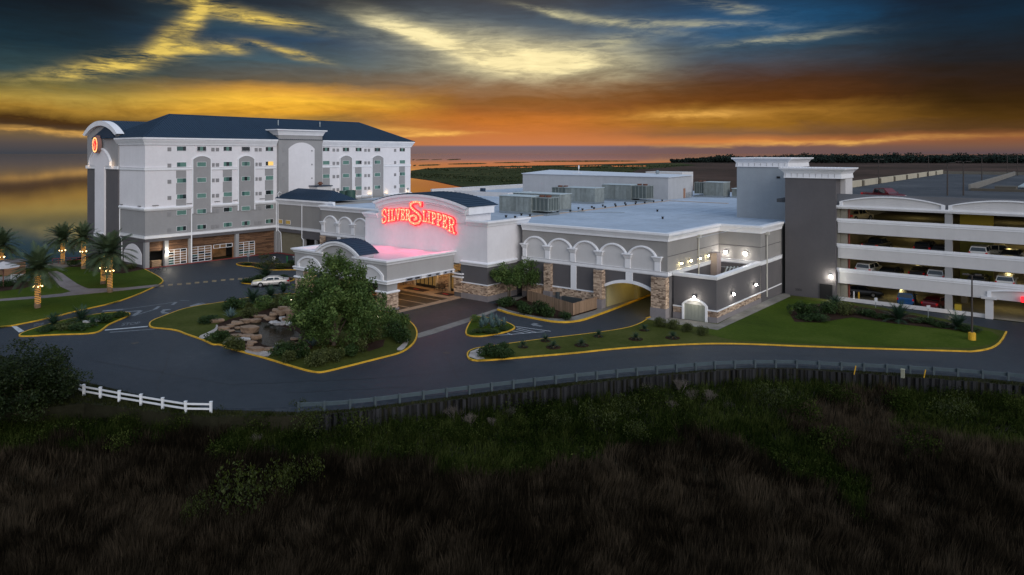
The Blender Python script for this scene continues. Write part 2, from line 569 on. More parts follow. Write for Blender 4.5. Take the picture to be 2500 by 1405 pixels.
def stone_face(mb, ax, u0, u1, z0, z1, w, out, hole=None, rnd=R):
    """coursed stones on a wall plane; out = -1 or +1 direction of the face along the normal"""
    z = z0
    while z < z1 - 0.04:
        h = min(rnd.uniform(0.11, 0.20), z1 - z)
        u = u0
        while u < u1 - 0.02:
            L = min(rnd.uniform(0.22, 0.62), u1 - u)
            if u1 - u - L < 0.1:
                L = u1 - u
            if not (hole and hole(u + L / 2, z + h / 2)):
                d = rnd.uniform(0.02, 0.075)
                mb.cur = rnd.random() ** 1.6
                g0 = 0.012
                a, b = (w + out * d, w - out * 0.01)
                U0, U1, Z0, Z1 = u + g0, u + L - g0, z + g0, z + h - g0
                if ax == 'y':
                    mb.box(U0, U1, min(a, b), max(a, b), Z0, Z1)
                else:
                    mb.box(min(a, b), max(a, b), U0, U1, Z0, Z1)
            u += L
        z += h
    mb.cur = 0.0
    return mb

# ---------------------------------------------------------------- ground, water, roads
def groundmat(name, stops, s1, s2, bump=0.5, bs=8.0, rough=0.95, w2=0.4, detail=6, spec=0.06):
    m = bpy.data.materials.new(name)
    m.use_nodes = True
    m.node_tree.nodes.clear()
    t = NT(m.node_tree)
    pos = t.n('ShaderNodeNewGeometry').outputs['Position']
    f = t.m('ADD', t.m('MULTIPLY', t.noise(pos, s1, detail, 0.6, 0.4), 1 - w2), t.m('MULTIPLY', t.noise(pos, s2, detail, 0.65), w2))
    c = t.ramp(t.lm(f, 0.32, 0.68), stops, 'LINEAR')
    b = t.n('ShaderNodeBsdfPrincipled')
    t.put(b.inputs['Base Color'], c)
    b.inputs['Roughness'].default_value = rough
    b.inputs['Specular IOR Level'].default_value = spec
    bp = t.n('ShaderNodeBump')
    bp.inputs['Strength'].default_value = bump
    bp.inputs['Distance'].default_value = 0.05
    t.put(bp.inputs['Height'], t.noise(pos, bs, 4, 0.7))
    t.put(b.inputs['Normal'], bp.outputs[0])
    o = t.n('ShaderNodeOutputMaterial')
    t.put(o.inputs[0], b.outputs[0])
    MATS[name] = m
    return m

LAWN = groundmat('mown_grass', [(0, (0.022, 0.042, 0.004)), (0.5, (0.043, 0.069, 0.006)), (1, (0.076, 0.098, 0.016))], 0.11, 3.4, 0.7, 18)
LAWN2 = groundmat('thin_grass', [(0, (0.032, 0.042, 0.008)), (0.5, (0.054, 0.064, 0.013)), (1, (0.084, 0.088, 0.026))], 0.18, 2.6, 0.7, 18)
ASPH = groundmat('asphalt', [(0, (0.014, 0.020, 0.027)), (0.35, (0.022, 0.029, 0.038)), (0.7, (0.028, 0.036, 0.046)), (1, (0.048, 0.056, 0.066))], 0.06, 1.1, 0.35, 45, 0.62, 0.42, 8, 0.25)
ASPHB = groundmat('brown_paver_asphalt', [(0, (0.048, 0.040, 0.040)), (0.5, (0.062, 0.052, 0.050)), (1, (0.082, 0.070, 0.066))], 0.12, 1.5, 0.35, 45, 0.7)
ASPHR = groundmat('warm_brown_paving', [(0, (0.060, 0.042, 0.030)), (0.5, (0.085, 0.062, 0.045)), (1, (0.11, 0.085, 0.06))], 0.25, 2.5, 0.4, 14, 0.7)
TANP = groundmat('tan_paving', [(0, (0.30, 0.21, 0.15)), (0.5, (0.38, 0.27, 0.19)), (1, (0.46, 0.34, 0.25))], 0.3, 2.0, 0.4, 12, 0.8)
PATHM = groundmat('paver_path', [(0, (0.15, 0.125, 0.12)), (0.5, (0.20, 0.172, 0.165)), (1, (0.26, 0.23, 0.22))], 0.3, 2.0, 0.5, 14, 0.85)
MULCH = groundmat('mulch', [(0, (0.018, 0.011, 0.008)), (0.5, (0.035, 0.020, 0.014)), (1, (0.06, 0.036, 0.026))], 0.5, 5.0, 1.0, 22)
GRAVEL = groundmat('pale_gravel', [(0, (0.22, 0.19, 0.17)), (0.5, (0.40, 0.36, 0.33)), (1, (0.60, 0.56, 0.52))], 0.8, 9.0, 1.0, 16)
SIDEW = groundmat('pale_concrete', [(0, (0.13, 0.12, 0.105)), (0.5, (0.20, 0.19, 0.17)), (1, (0.28, 0.27, 0.25))], 0.25, 1.8, 0.4, 20)
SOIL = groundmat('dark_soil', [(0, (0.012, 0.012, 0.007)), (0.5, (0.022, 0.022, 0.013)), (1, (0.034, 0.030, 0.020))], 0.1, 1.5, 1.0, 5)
FARM = groundmat('far_marsh', [(0, (0.024, 0.020, 0.014)), (0.35, (0.048, 0.034, 0.026)), (0.6, (0.072, 0.047, 0.037)), (1, (0.11, 0.075, 0.058))], 0.006, 0.05, 1.0, 0.5)
FARG = groundmat('far_green_marsh', [(0, (0.014, 0.022, 0.007)), (0.4, (0.032, 0.042, 0.014)), (0.7, (0.058, 0.062, 0.024)), (1, (0.10, 0.080, 0.045))], 0.009, 0.07, 1.0, 0.5)

def waterm(name, col, bs, strength, rough=0.06, spec=0.65, ior=1.33):
    m = bpy.data.materials.new(name)
    m.use_nodes = True
    m.node_tree.nodes.clear()
    t = NT(m.node_tree)
    pos = t.n('ShaderNodeNewGeometry').outputs['Position']
    b = t.n('ShaderNodeBsdfPrincipled')
    b.inputs['Base Color'].default_value = (*col, 1)
    b.inputs['Roughness'].default_value = rough
    b.inputs['IOR'].default_value = ior
    b.inputs['Specular IOR Level'].default_value = spec
    bp = t.n('ShaderNodeBump')
    bp.inputs['Strength'].default_value = strength
    bp.inputs['Distance'].default_value = 0.15
    t.put(bp.inputs['Height'], t.m('ADD', t.noise(pos, bs, 3, 0.5), t.noise(pos, bs * 0.12, 2, 0.5)))
    t.put(b.inputs['Normal'], bp.outputs[0])
    o = t.n('ShaderNodeOutputMaterial')
    t.put(o.inputs[0], b.outputs[0])
    return m
SEA = waterm('sea_water', (0.030, 0.055, 0.078), 0.22, 0.014, 0.04)
POND = waterm('pond_water', (0.010, 0.011, 0.007), 3.0, 0.16, 0.12, 0.3, 1.14)

def sheet(name, pts, z, mat):
    mb = MB()
    mb.poly([(p[0], p[1], z) for p in pts])
    return struct(mb.build(name, mat))

sheet('sea', [(-30000, -30000), (30000, -30000), (30000, 30000), (-30000, 30000)], -1.5, SEA)

def smooth(pts, k=2, closed=False):
    """Chaikin rounding"""
    for _ in range(k):
        q = []
        n = len(pts)
        for i in range(n if closed else n - 1):
            a, b = pts[i], pts[(i + 1) % n]
            q += [tuple(a[j] * 0.75 + b[j] * 0.25 for j in range(len(a))), tuple(a[j] * 0.25 + b[j] * 0.75 for j in range(len(a)))]
        if not closed:
            q = [pts[0]] + q + [pts[-1]]
        pts = q
    return pts

RAILPX = [(608, 1001), (705, 1006), (729, 1006), (781, 1004), (841, 1000), (900, 994), (1010, 980), (1064, 973), (1167, 960), (1265, 948), (1404, 932), (1537, 919), (1665, 908), (1750, 901), (1850, 898), (1934, 898), (2034, 903), (2142, 908), (2250, 914), (2361, 921), (2476, 931), (2620, 948)]
WALLPX = [(766, 1014), (841, 1008), (910, 1001), (1040, 985), (1164, 970), (1277, 958), (1366, 946), (1484, 931), (1632, 916), (1780, 904), (1850, 901), (1940, 901), (2034, 908), (2142, 915), (2250, 923), (2361, 931), (2476, 941), (2620, 957)]
FRONT = gp([(-420, 985), (60, 1000), (205, 985), (330, 1000), (514, 1018), (620, 1016), (700, 1016)]) + [(p[0] + 0.35 * UY * -1 * 0, p[1]) for p in gp(WALLPX)]
SITE = [p[:2] for p in FRONT] + [(60, 110), (60, 330), (-70, 330), (-131, 185), (-131, 127), (-147, 125), (-156, 92), (-168, 80)] + [p[:2] for p in gp([(150, 640), (60, 646), (-200, 656), (-420, 670)])]
mb = MB()
mb.prism(SITE, -1.75, -0.012)
struct(mb.build('ground', SOIL))

ROAD = gp([(-420, 845), (0, 868), (120, 905), (205, 932), (324, 961), (400, 976), (518, 1000), (608, 1003)] + RAILPX[1:])
ROAD = [p[:2] for p in ROAD]
asph = ROAD + [(40, 96), (40, 103.2), (-26, 103.2), (-33, 106), (-60, 82), (-112, 86), (-125.8, 83.5), (-126.0, 56.5), (-126, 52)] + [p[:2] for p in gp([(200, 700), (-420, 800)])]
sheet('asphalt_road', asph, 0.0, ASPH)

def kerb(pts, mat=None, w=0.15, h=0.13, closed=False, name='kerb'):
    mb = MB()
    P = [p[:2] for p in pts]
    mb.sweep(P, [(0.0, -0.02), (0.0, h), (-w, h), (-w, -0.02)], closed)
    return struct(mb.build(name, mat or YELLOW))

def orient(pts):
    """anticlockwise, so that the outside lies to the right of travel"""
    a = sum(pts[i][0] * pts[(i + 1) % len(pts)][1] - pts[(i + 1) % len(pts)][0] * pts[i][1] for i in range(len(pts)))
    return pts if a > 0 else pts[::-1]

# fountain island
ISL = orient([p[:2] for p in smooth(gp([(362, 795), (368, 802), (395, 804), (430, 808), (453, 818), (484, 828), (505, 837), (518, 844), (536, 843), (556, 852), (600, 864), (654, 879), (741, 906), (772, 912), (792, 911), (860, 894), (935, 875), (983, 863), (1010, 843), (1020, 824), (1019, 806), (1006, 789), (976, 769), (930, 762), (800, 735), (735, 717), (650, 722), (590, 731), (553, 738), (456, 752), (397, 774), (367, 786)]), 2, True)])
sheet('island_lawn', ISL, 0.12, LAWN2)
kerb(ISL, closed=True)
# small island at the left
ISL2 = orient([p[:2] for p in smooth(gp([(41, 822), (60, 824), (138, 819), (216, 817.5), (244, 812), (257, 802), (268, 793), (302, 779), (322, 769), (311, 763.5), (259, 765), (177, 778), (112, 795), (58, 812)]), 2, True)])
sheet('small_island_lawn', ISL2, 0.12, LAWN)
kerb(ISL2, closed=True)
# agave island
ISL3 = orient([p[:2] for p in smooth(gp([(1133, 817), (1146, 823), (1170, 824), (1192, 821.5), (1235, 813.5), (1257, 805), (1258.5, 799), (1237, 788), (1202, 778), (1159, 774), (1144, 791)]), 2, True)])
sheet('agave_island_mulch', ISL3, 0.12, LAWN)
kerb(ISL3, closed=True)
# long lawn on the right
RL = [(1139, 873), (1140, 862), (1152, 855), (1168, 851), (1233, 842), (1328, 829), (1400, 821), (1465, 813), (1530, 803), (1562, 792), (1579, 781), (1599, 777)]
RB = [(2459, 812), (2446, 836), (2428, 850), (2404, 857), (2370, 861), (2356, 860), (2116, 853), (1940, 847), (1850, 843), (1767, 841), (1700, 842), (1616, 846), (1508, 853), (1400, 865), (1289, 874), (1170, 884), (1147, 881)]
RLW = [p[:2] for p in gp(RL + [(1634, 779), (1752, 793), (1860, 735), (1915, 722), (2044, 736), (2200, 760), (2424, 806)] + RB)]
sheet('long_lawn', orient(RLW), 0.12, LAWN2)
kerb([p[:2] for p in smooth(gp(RB + RL[:-1]), 1)][::-1] if False else [p[:2] for p in smooth(gp((RB + RL)[:-1]), 1)][::-1])
sheet('long_lawn_green', orient([p[:2] for p in gp([(1700, 812), (1790, 790), (1880, 745), (1925, 730), (2044, 744), (2200, 772), (2420, 812), (2440, 826), (2416, 845), (2360, 853), (2116, 847), (1940, 841), (1790, 834)])]), 0.126, LAWN)
# left lawns and path
LW = gp([(-420, 838), (0, 803), (117, 780), (184, 762), (281, 741), (337, 721), (365, 708), (385, 699), (397, 692), (400, 686), (389, 677), (367, 665), (352, 658)])
LWALL = [p[:2] for p in LW] + [(-126.9, 56.6), (-137, 56.6), (-150, 56.4), (-156, 78), (-166, 76)] + [p[:2] for p in gp([(150, 644), (60, 650), (-420, 672)])]
sheet('left_lawn', orient(LWALL), 0.12, LAWN)
kerb([p[:2] for p in smooth(LW, 1)])
PATH = [(-420, 762), (0, 735.5), (108, 728), (216, 718), (302, 709.5), (382, 700.5), (393, 694), (302, 703), (216, 705), (207, 702), (188, 693), (166, 678), (151, 667), (138, 662), (119, 664), (117, 667), (130, 682.5), (147, 700), (173, 712), (151, 717), (86, 723.5), (0, 730), (-420, 748)]
sheet('garden_path', orient([p[:2] for p in gp(PATH, 0.13)]), 0.13, PATHM)
sheet('beach_promenade', orient([p[:2] for p in gp([(-420, 676), (120, 652), (150, 655), (180, 650), (215, 640), (150, 641), (60, 647), (-420, 668)], 0.13)]), 0.13, SIDEW)
sheet('planting_bed', orient([p[:2] for p in gp([(152, 652), (190, 648), (290, 640), (354, 657), (300, 668), (230, 664), (205, 652)], 0.132)]), 0.132, MULCH)
sheet('planting_bed', orient([p[:2] for p in gp([(-420, 720), (-420, 700), (60, 688), (90, 694), (60, 704), (0, 712)], 0.132)]), 0.132, MULCH)
kerb([(-126.0, 56.6), (-126.0, 82.6), (-125.6, 82.6)][:2], REDK, 0.25)
kerb([(-125.7, 82.5), (-98, 82.5)], REDK, 0.25)
# drop-off paving under the canopy and the brown apron beside it
sheet('brown_apron', orient([p[:2] for p in gp([(976, 768), (1006, 789), (1019, 806), (1020, 824), (1180, 776), (1213, 758), (1231, 752), (1196, 740)])] + [(-62.2, 72.9), (-67.0, 72.9)]), 0.004, ASPHB)
sheet('concrete_band', orient([p[:2] for p in gp([(1019, 815), (1020, 826), (1060, 815), (1156, 783), (1213, 759), (1213, 754), (1155, 773)])]), 0.008, SIDEW)
sheet('dropoff_paving', [(-91, 61.5), (-67.0, 61.5), (-67.0, 73), (-91, 73)], 0.004, ASPHR)
for y in (64.0, 66.9, 69.8):
    sheet('paving_band', [(-90.5, y - 0.14), (-67.9, y - 0.14), (-67.9, y + 0.14), (-90.5, y + 0.14)], 0.008, TANP)
sheet('edge_band', [(-67.9, 60.5), (-66.75, 60.5), (-66.75, 73.4), (-67.9, 73.4)], 0.012, TANP)
mb = MB()
mb.box(-92, -67.2, 71.2, 75.4, -0.02, 0.10)
struct(mb.build('entrance_pavement', TANP))
# service drive side: pavement, bed
SW = gp([(1213, 758), (1246, 769), (1310, 781.5), (1354, 789), (1390, 789.5), (1423, 784.5), (1445, 777), (1476, 766), (1500, 757), (1545, 740), (1590, 722)])
kerb([p[:2] for p in smooth(SW, 1)], h=0.17, w=0.28)
sheet('service_pavement', orient([p[:2] for p in smooth(SW, 1)] + [(-47.5, 86), (-48, 79), (-60, 79), (-62, 76)]), 0.14, SIDEW)
sheet('planting_bed', orient([p[:2] for p in gp([(1205, 742), (1240, 757), (1310, 773), (1364, 778.5), (1400, 773), (1455, 757), (1460, 752), (1300, 716), (1250, 738)], 0.146)]), 0.146, MULCH)
sheet('annex_apron', orient([p[:2] for p in gp([(1578, 779), (1600, 772), (1640, 776), (1752, 792), (1870, 728), (1925, 714), (1930, 724), (1752, 806), (1690, 797), (1620, 788)], 0.135)]), 0.135, SIDEW)
kerb(gp([(1579, 780), (1602, 772)], 0), h=0.16)
# rooftop of the water edge: islands of marsh beyond the creek
MZ = -1.3
far = [p[:2] for p in gp([(1003, 417), (1040, 412), (1100, 409), (1250, 405.5), (1400, 403), (1640, 397), (1800, 394), (3400, 394)], MZ)] + [(400, 700), (200, 60), (60, 60), (60, 330), (-70, 330)] + [p[:2] for p in gp([(1292, 458), (1240, 462), (1205, 455), (1130, 457), (1090, 449), (1055, 441), (1003, 434)], MZ)]
sheet('far_marsh', orient(far), MZ, FARM)
sheet('far_green_marsh', orient([p[:2] for p in gp([(1003.5, 418), (1040, 412.6), (1100, 409.6), (1250, 406), (1400, 403.5), (1660, 398.4), (1700, 404), (1560, 414), (1500, 436), (1400, 452), (1292, 457), (1240, 461), (1205, 454.5), (1130, 456), (1090, 448), (1055, 440), (1003.5, 433.5)], MZ + 0.05)]), MZ + 0.05, FARG)
for pts in ([(1215, 410), (1300, 407.6), (1300, 409.5), (1240, 411)], [(1375, 406), (1470, 404), (1464, 406), (1400, 407.5)], [(1488, 405), (1580, 404.6), (1578, 406.8), (1500, 407.5)]):
    sheet('marsh_pool', orient([p[:2] for p in gp(pts, MZ + 0.1)]), MZ + 0.1, SEA)
for i, (a, b, y, h) in enumerate([(1006, 1012, 390.4, 0.7), (1014, 1048, 390.6, 0.6), (1052, 1080, 390, 0.5), (1090, 1126, 390, 0.9), (1008, 1016, 404.6, 0.5), (1020, 1076, 403.6, 0.6), (1092, 1190, 400.4, 0.6), (1204, 1296, 397.4, 0.6), (1294, 1560, 394.6, 0.9)]):
    p0, p1 = g(a, y + (0.8 if a < 1290 else -0.3), -1.5), g(b, y - 0.8, -1.5)
    n = 24
    rr = random.Random(i)
    top = [(p0[0] + (p1[0] - p0[0]) * k / n, p0[1] + (p1[1] - p0[1]) * k / n) for k in range(n + 1)]
    mb = MB()
    wd = 5.0
    for k in range(n):
        h0, h1 = (h * 2.2 * math.sin(math.pi * q / n) ** 0.4 * rr.uniform(0.6, 1.1) + 0.1 if 0 < q < n else 0.05 for q in (k, k + 1))
        (x0, y0), (x1, y1) = top[k], top[k + 1]
        mb.add([(x0, y0, -1.6), (x1, y1, -1.6), (x1 + VX * 0 + UY * wd, y1 + VY * wd, -1.6), (x0 + UY * wd, y0 + VY * wd, -1.6), (x0 + UY * 2, y0 + VY * 2, -1.5 + h0), (x1 + UY * 2, y1 + VY * 2, -1.5 + h1)],
               [(0, 1, 5, 4), (4, 5, 2, 3), (0, 4, 3), (1, 2, 5)])
    struct(mb.build('marsh_islet', FARG))
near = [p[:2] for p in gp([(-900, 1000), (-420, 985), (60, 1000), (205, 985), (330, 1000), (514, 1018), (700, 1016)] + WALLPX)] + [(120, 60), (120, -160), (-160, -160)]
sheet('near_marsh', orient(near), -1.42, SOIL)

# worn places in the road surface
DUST = groundmat('dusty_asphalt', [(0, (0.024, 0.030, 0.039)), (0.5, (0.040, 0.047, 0.056)), (1, (0.085, 0.090, 0.094))], 0.12, 1.6, 0.4, 30, 0.8, 0.5)
edge_px = [(518, 1000), (608, 1003)] + RAILPX[1:]
inner = [(x, y - (9 if 620 < x < 1500 else 6) - 2.5 * math.sin(x * 0.021) - 1.5 * math.sin(x * 0.057)) for x, y in edge_px]
sheet('dusty_road_edge', orient([p[:2] for p in gp(edge_px + inner[::-1], 0.004)]), 0.004, DUST)
# hairline cracks sealed with tar
mb = MB()
rc = random.Random(12)
for x0, y0, x1, y1 in ((220, 880, 560, 940), (560, 940, 900, 925), (900, 925, 1150, 905), (330, 730, 560, 700), (420, 840, 380, 960), (1300, 885, 1750, 858), (1750, 858, 2300, 885), (1080, 850, 1120, 930), (700, 960, 1000, 945)):
    n = 22
    pp = [Vector(g(x0 + (x1 - x0) * k / n + rc.uniform(-3, 3), y0 + (y1 - y0) * k / n + rc.uniform(-1.2, 1.2))[:2]) for k in range(n + 1)]
    for a, b in zip(pp[:-1], pp[1:]):
        d = (b - a).normalized()
        q = Vector((-d.y, d.x)) * rc.uniform(0.025, 0.05)
        mb.poly([(*(a - q), 0.0095), (*(b - q), 0.0095), (*(b + q), 0.0095), (*(a + q), 0.0095)])
o_ = struct(mb.build('tar_crack', M('tar_seal', (0.009, 0.010, 0.012), 0.6, 0.1)))
for x, y in ((560, 770), (1090, 862), (1700, 852), (330, 838)):
    X, Y_, _ = g(x, y)
    mb = MB()
    mb.cyl(X, Y_, -0.02, 0.012, 0.38, 16)
    mb.cyl(X, Y_, 0.012, 0.018, 0.30, 12)
    struct(mb.build('manhole_cover', M('iron_cover', (0.05, 0.045, 0.04), 0.7, 0.3, 5)))

# ---------------------------------------------------------------- paint on the road
PAINT = M('worn_white_paint', (0.42, 0.44, 0.46), 0.8, 0.45, 2.5, 0.2)
PAINTF = M('faded_white_paint', (0.15, 0.165, 0.18), 0.8, 0.5, 2.5, 0.2)
TANB = M('faded_tan_paint', (0.22, 0.165, 0.09), 0.8, 0.5, 2.0, 0.2)

def mark(name, polys, mat, z=0.006):
    mb = MB()
    for p in polys:
        mb.poly([(q[0], q[1], z) for q in orient([w[:2] for w in gp(p, z)])])
    return struct(mb.build(name, mat))

def line(a, b, w):
    """stripe of width w metres between two pixels"""
    p, q = Vector(g(*a)[:2]), Vector(g(*b)[:2])
    d = (q - p).normalized()
    n = Vector((-d.y, d.x)) * w / 2
    return [tuple(p + n), tuple(p - n), tuple(q - n), tuple(q + n)]

def marks(name, stripes, mat, z=0.006):
    mb = MB()
    for i, s in enumerate(stripes):
        mb.poly([(q[0], q[1], z + 0.001 * i) for q in orient(line(*s))])
    return struct(mb.build(name, mat))

mark('stop_line', [[(28, 797), (41, 797), (60, 809), (46, 812)]], PAINT)
marks('stop_line', [((256, 806.5), (361, 797.5), 0.45)], PAINT)
marks('faint_line', [((268, 812), (378, 804), 0.3)], PAINTF)
marks('hatched_lines', [((1259, 797.5), (1345, 809.5), 0.14), ((1206, 820), (1330, 810.5), 0.14), ((1262, 801), (1310, 812), 0.13), ((1260, 805), (1296, 813), 0.13), ((1250, 808.5), (1281, 814.5), 0.13), ((1238, 814), (1250, 818), 0.13)], PAINT)
mark('turn_arrow', [[(391, 762), (398, 756), (414, 754.5), (418, 757), (404, 758.5), (401, 762), (412, 764), (414, 766.5), (396, 766)]], PAINTF)
mark('turn_arrow', [[(1296, 792), (1304, 789), (1315, 790.5), (1310, 792), (1318, 795), (1326, 797), (1318, 798), (1305, 795.5), (1303, 797)]], PAINTF)
marks('zigzag_stripe', [((300, 762.5), (344, 759), 0.5), ((344, 759), (325, 772), 0.5), ((325, 772), (378, 756), 0.2), ((378, 756), (389, 748), 0.45)], PAINTF)
marks('zigzag_stripe', [((250, 760), (300, 756), 0.7), ((300, 756), (430, 738), 0.2), ((430, 738), (421, 745), 0.4), ((440, 734), (462, 735), 0.2)], PAINTF)
mark('crossing_panel', [[(462, 747), (486, 740), (500, 745), (470, 753)], [(490, 739.5), (493, 739), (506, 744), (502, 745)]], PAINTF)
for i, (x, y) in enumerate([(386, 698), (394, 698.6), (416, 696), (438, 694.5), (460, 693), (481, 690.6), (502, 688.6), (523, 686.6), (545, 684.4), (566, 682.6), (586, 681.4), (602, 680.5)]):
    c = g(x, y, 0.006)
    mark('crossing_block', [[(x - 5, y - 1.8), (x + 6, y - 2.2), (x + 5, y + 1.8), (x - 6, y + 2.0)]], TANB)

def letters(name, txt, a, b, c, mat, parent=None, z=0.007):
    """flat road lettering filling the pixel parallelogram a (lower left) b (lower right) c (upper left)"""
    A, B, Cc = Vector(g(*a)[:2]), Vector(g(*b)[:2]), Vector(g(*c)[:2])
    cu = bpy.data.curves.new(name, 'FONT')
    cu.body = txt
    o = bpy.data.objects.new(name, cu)
    dg = bpy.context.evaluated_depsgraph_get()
    COL.objects.link(o)
    dg.update()
    me = bpy.data.meshes.new_from_object(o.evaluated_get(dg))
    bpy.data.objects.remove(o)
    xs = [v.co.x for v in me.vertices]
    ys = [v.co.y for v in me.vertices]
    x0, x1, y0, y1 = min(xs), max(xs), min(ys), max(ys)
    for v in me.vertices:
        s, t = (v.co.x - x0) / (x1 - x0), (v.co.y - y0) / (y1 - y0)
        p = A + (B - A) * s + (Cc - A) * t
        v.co = (p.x, p.y, z)
    me.materials.clear()
    me.materials.append(mat)
    return link(name, me, parent)
struct(letters('stop_lettering', 'STOP', (296, 796), (340, 792), (300, 789.5), PAINTF))
struct(letters('stop_lettering', 'STOP', (82, 797.5), (106, 794), (84, 791.5), PAINTF))

# ================================================================ hotel
HX, HY0, HY1 = -126.5, 57.0, 119.6
hotel = thing('hotel_building', 'white and grey seven storey hotel with dark blue hipped metal roof', 'hotel', (-134, 88, 0))
FL = [21.30 - 2.88 * i for i in range(6)]         # window heads, top to bottom
WY = [62.5, 66.2, 71.4, 75.1, 80.3, 94.0, 99.2, 102.8, 108.2, 116.0]
ZW, ZB, ZM, ZL = 22.0, 17.0, 9.95, 5.1
# upper white walls, lower grey walls, open ground floor
mb = MB()
mb.box(-141.5, HX, HY0, HY1, 10.0, 22.0)
mb.build('upper_wall', WALLW, hotel)
mb = MB()
mb.box(-141.6, HX - 0.02, HY0 + 0.02, HY1 - 0.02, 5.3, 9.99)
mb.build('lower_wall', GRAYM, hotel)
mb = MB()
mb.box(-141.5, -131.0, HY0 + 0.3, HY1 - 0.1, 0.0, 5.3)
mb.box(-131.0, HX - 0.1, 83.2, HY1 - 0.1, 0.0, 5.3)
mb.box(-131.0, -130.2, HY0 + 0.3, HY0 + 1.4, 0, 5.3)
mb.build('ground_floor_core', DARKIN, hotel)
# end wall of the ground floor with its white arch
mb = MB()
mb.box(-137, HX - 0.1, HY0 + 0.1, HY0 + 0.4, 0.0, 5.1)
mb.build('ground_floor_wall', GRAYD, hotel)
mb = MB()
mb.slab('y', [(-134.9, 0.55)] + arc(-134.9, -127.9, 2.35, 1.65, 16) + [(-127.9, 0.55)], HY0 + 0.04, HY0 + 0.12)
mb.build('blind_arch', WALLW, hotel)
# eaves cornice, belt courses
EAVE = [(0.0, 21.5), (0.18, 21.5), (0.25, 21.75), (0.55, 22.25), (0.62, 22.45), (0.75, 22.5), (0.75, 22.78), (0.0, 22.78)]
mb = MB()
mb.sweep([(-137.2, HY0), (HX, HY0), (HX, 82.75)], EAVE)
mb.sweep([(HX, 93.6), (HX, HY1), (-141.5, HY1)], EAVE)
mb.build('cornice', WHITE, hotel)
BELT = lambda z0, z1: [(0.0, z0), (0.10, z0), (0.16, z0 + 0.12), (0.16, z1 - 0.1), (0.22, z1), (0.0, z1)]
def belt(path, prof):
    q = MB()
    q.sweep(path, prof)
    q.build('belt_course', WHITE, hotel)
belt([(-136.3, HY0), (HX, HY0), (HX, 65.3)], BELT(16.98, 17.5))
for a, b in [(68.95, 74.45), (77.85, 82.75), (93.6, 98.4), (101.9, 107.5), (110.9, HY1)]:
    belt([(HX, a), (HX, b)], BELT(16.9, 17.42))
MID = [(0.0, 9.95), (0.12, 9.95), (0.3, 10.25), (0.3, 10.45), (0.2, 10.55), (0.0, 10.6)]
belt([(-136.3, HY0), (HX, HY0), (HX, 65.4)], MID)
for a, b in ((68.95, 74.45), (77.85, 83.0), (101.9, 107.5), (110.9, HY1 + 0.3)):
    belt([(HX, a), (HX, b)], MID)
mb = MB()
mb.sweep([(-136.3, HY0), (HX, HY0), (HX, 83.0)], BELT(5.1, 5.66))
mb.build('belt_course', WHITE, hotel)
mb = MB()
mb.box(-137, HX + 0.02, HY0 - 0.02, HY0 + 0.9, 4.55, 5.1)
mb.box(HX - 0.9, HX + 0.02, HY0 + 0.9, 83.0, 4.55, 5.1)
mb.box(-131, HX - 0.9, HY0 + 0.9, 83.0, 5.0, 5.12)
mb.build('lintel_band', GRAYD, hotel)
# grey arched bays and grey panels between windows
def bay(y0, y1, zbot):
    m = MB()
    m.slab('x', [(y0, zbot)] + arc(y0, y1, 18.87, 0.62, 12) + [(y1, zbot)], HX - 0.01, HX + 0.12)
    p = m.build('window_bay', GRAYM, hotel)
    m = MB()
    ring = [(y0, zbot)] + arc(y0, y1, 18.87, 0.62, 12) + [(y1, zbot)]
    out = [(y0 - 0.2, zbot)] + arc(y0 - 0.2, y1 + 0.2, 18.9, 0.78, 12) + [(y1 + 0.2, zbot)]
    for i in range(len(ring) - 1):
        m.slab('x', [ring[i], ring[i + 1], out[i + 1], out[i]], HX, HX + 0.2)
    m.build('bay_moulding', WHITE, p)
BAYS = [(65.5, 68.85, 9.0), (74.5, 77.8, 9.0), (98.58, 101.8, 9.0), (107.6, 110.9, 9.0)]
for a, b, z in BAYS:
    bay(a, b, z)
for y in (62.4, 71.3, 80.2, 94.0, 102.7, 115.9):
    mb = MB()
    for i in range(1, 4):
        z1 = 16.9 if i == 1 else FL[i] - 0.88
        z0 = FL[i + 1] if i < 3 else 10.6
        mb.box(HX, HX + 0.035, y + 0.02, y + 1.86, FL[2] + 0.0 if i == 1 else z0, z1)
    mb.build('grey_panel', GRAYM, hotel)
# projecting stair bay with blind arch
m = MB()
m.box(-131, HX + 0.6, 82.9, 93.5, 0.1, 24.0)
bayo = m.build('stair_bay', GRAYM, hotel)
m = MB()
m.sweep([(-131, 82.9), (HX + 0.6, 82.9), (HX + 0.6, 93.5), (-131, 93.5)], [(0, 23.7), (0.1, 23.7), (0.2, 24.0), (0.45, 24.5), (0.75, 24.65), (0.75, 24.87), (0, 24.87)])
m.box(-131, HX + 0.6, 82.9, 93.5, 24.001, 24.85)
m.build('bay_cornice', WHITE, bayo)
m = MB()
m.slab('x', [(85.2, 9.0)] + arc(85.2, 91.5, 20.95, 1.3, 14) + [(91.5, 9.0)], HX + 0.59, HX + 0.66)
m.build('blind_arch', WALLW, bayo)
for i in range(4):
    m = MB()
    m.box(HX + 0.6, HX + 0.66, 83.75, 84.35, FL[i] - 0.95, FL[i] - 0.28)
    m.build('vent', VENT, bayo)
    m = MB()
    m.box(HX + 0.66, HX + 0.72, 90.65, 90.95, FL[i] - 0.9, FL[i] - 0.6)
    m.build('vent', VENT, bayo)
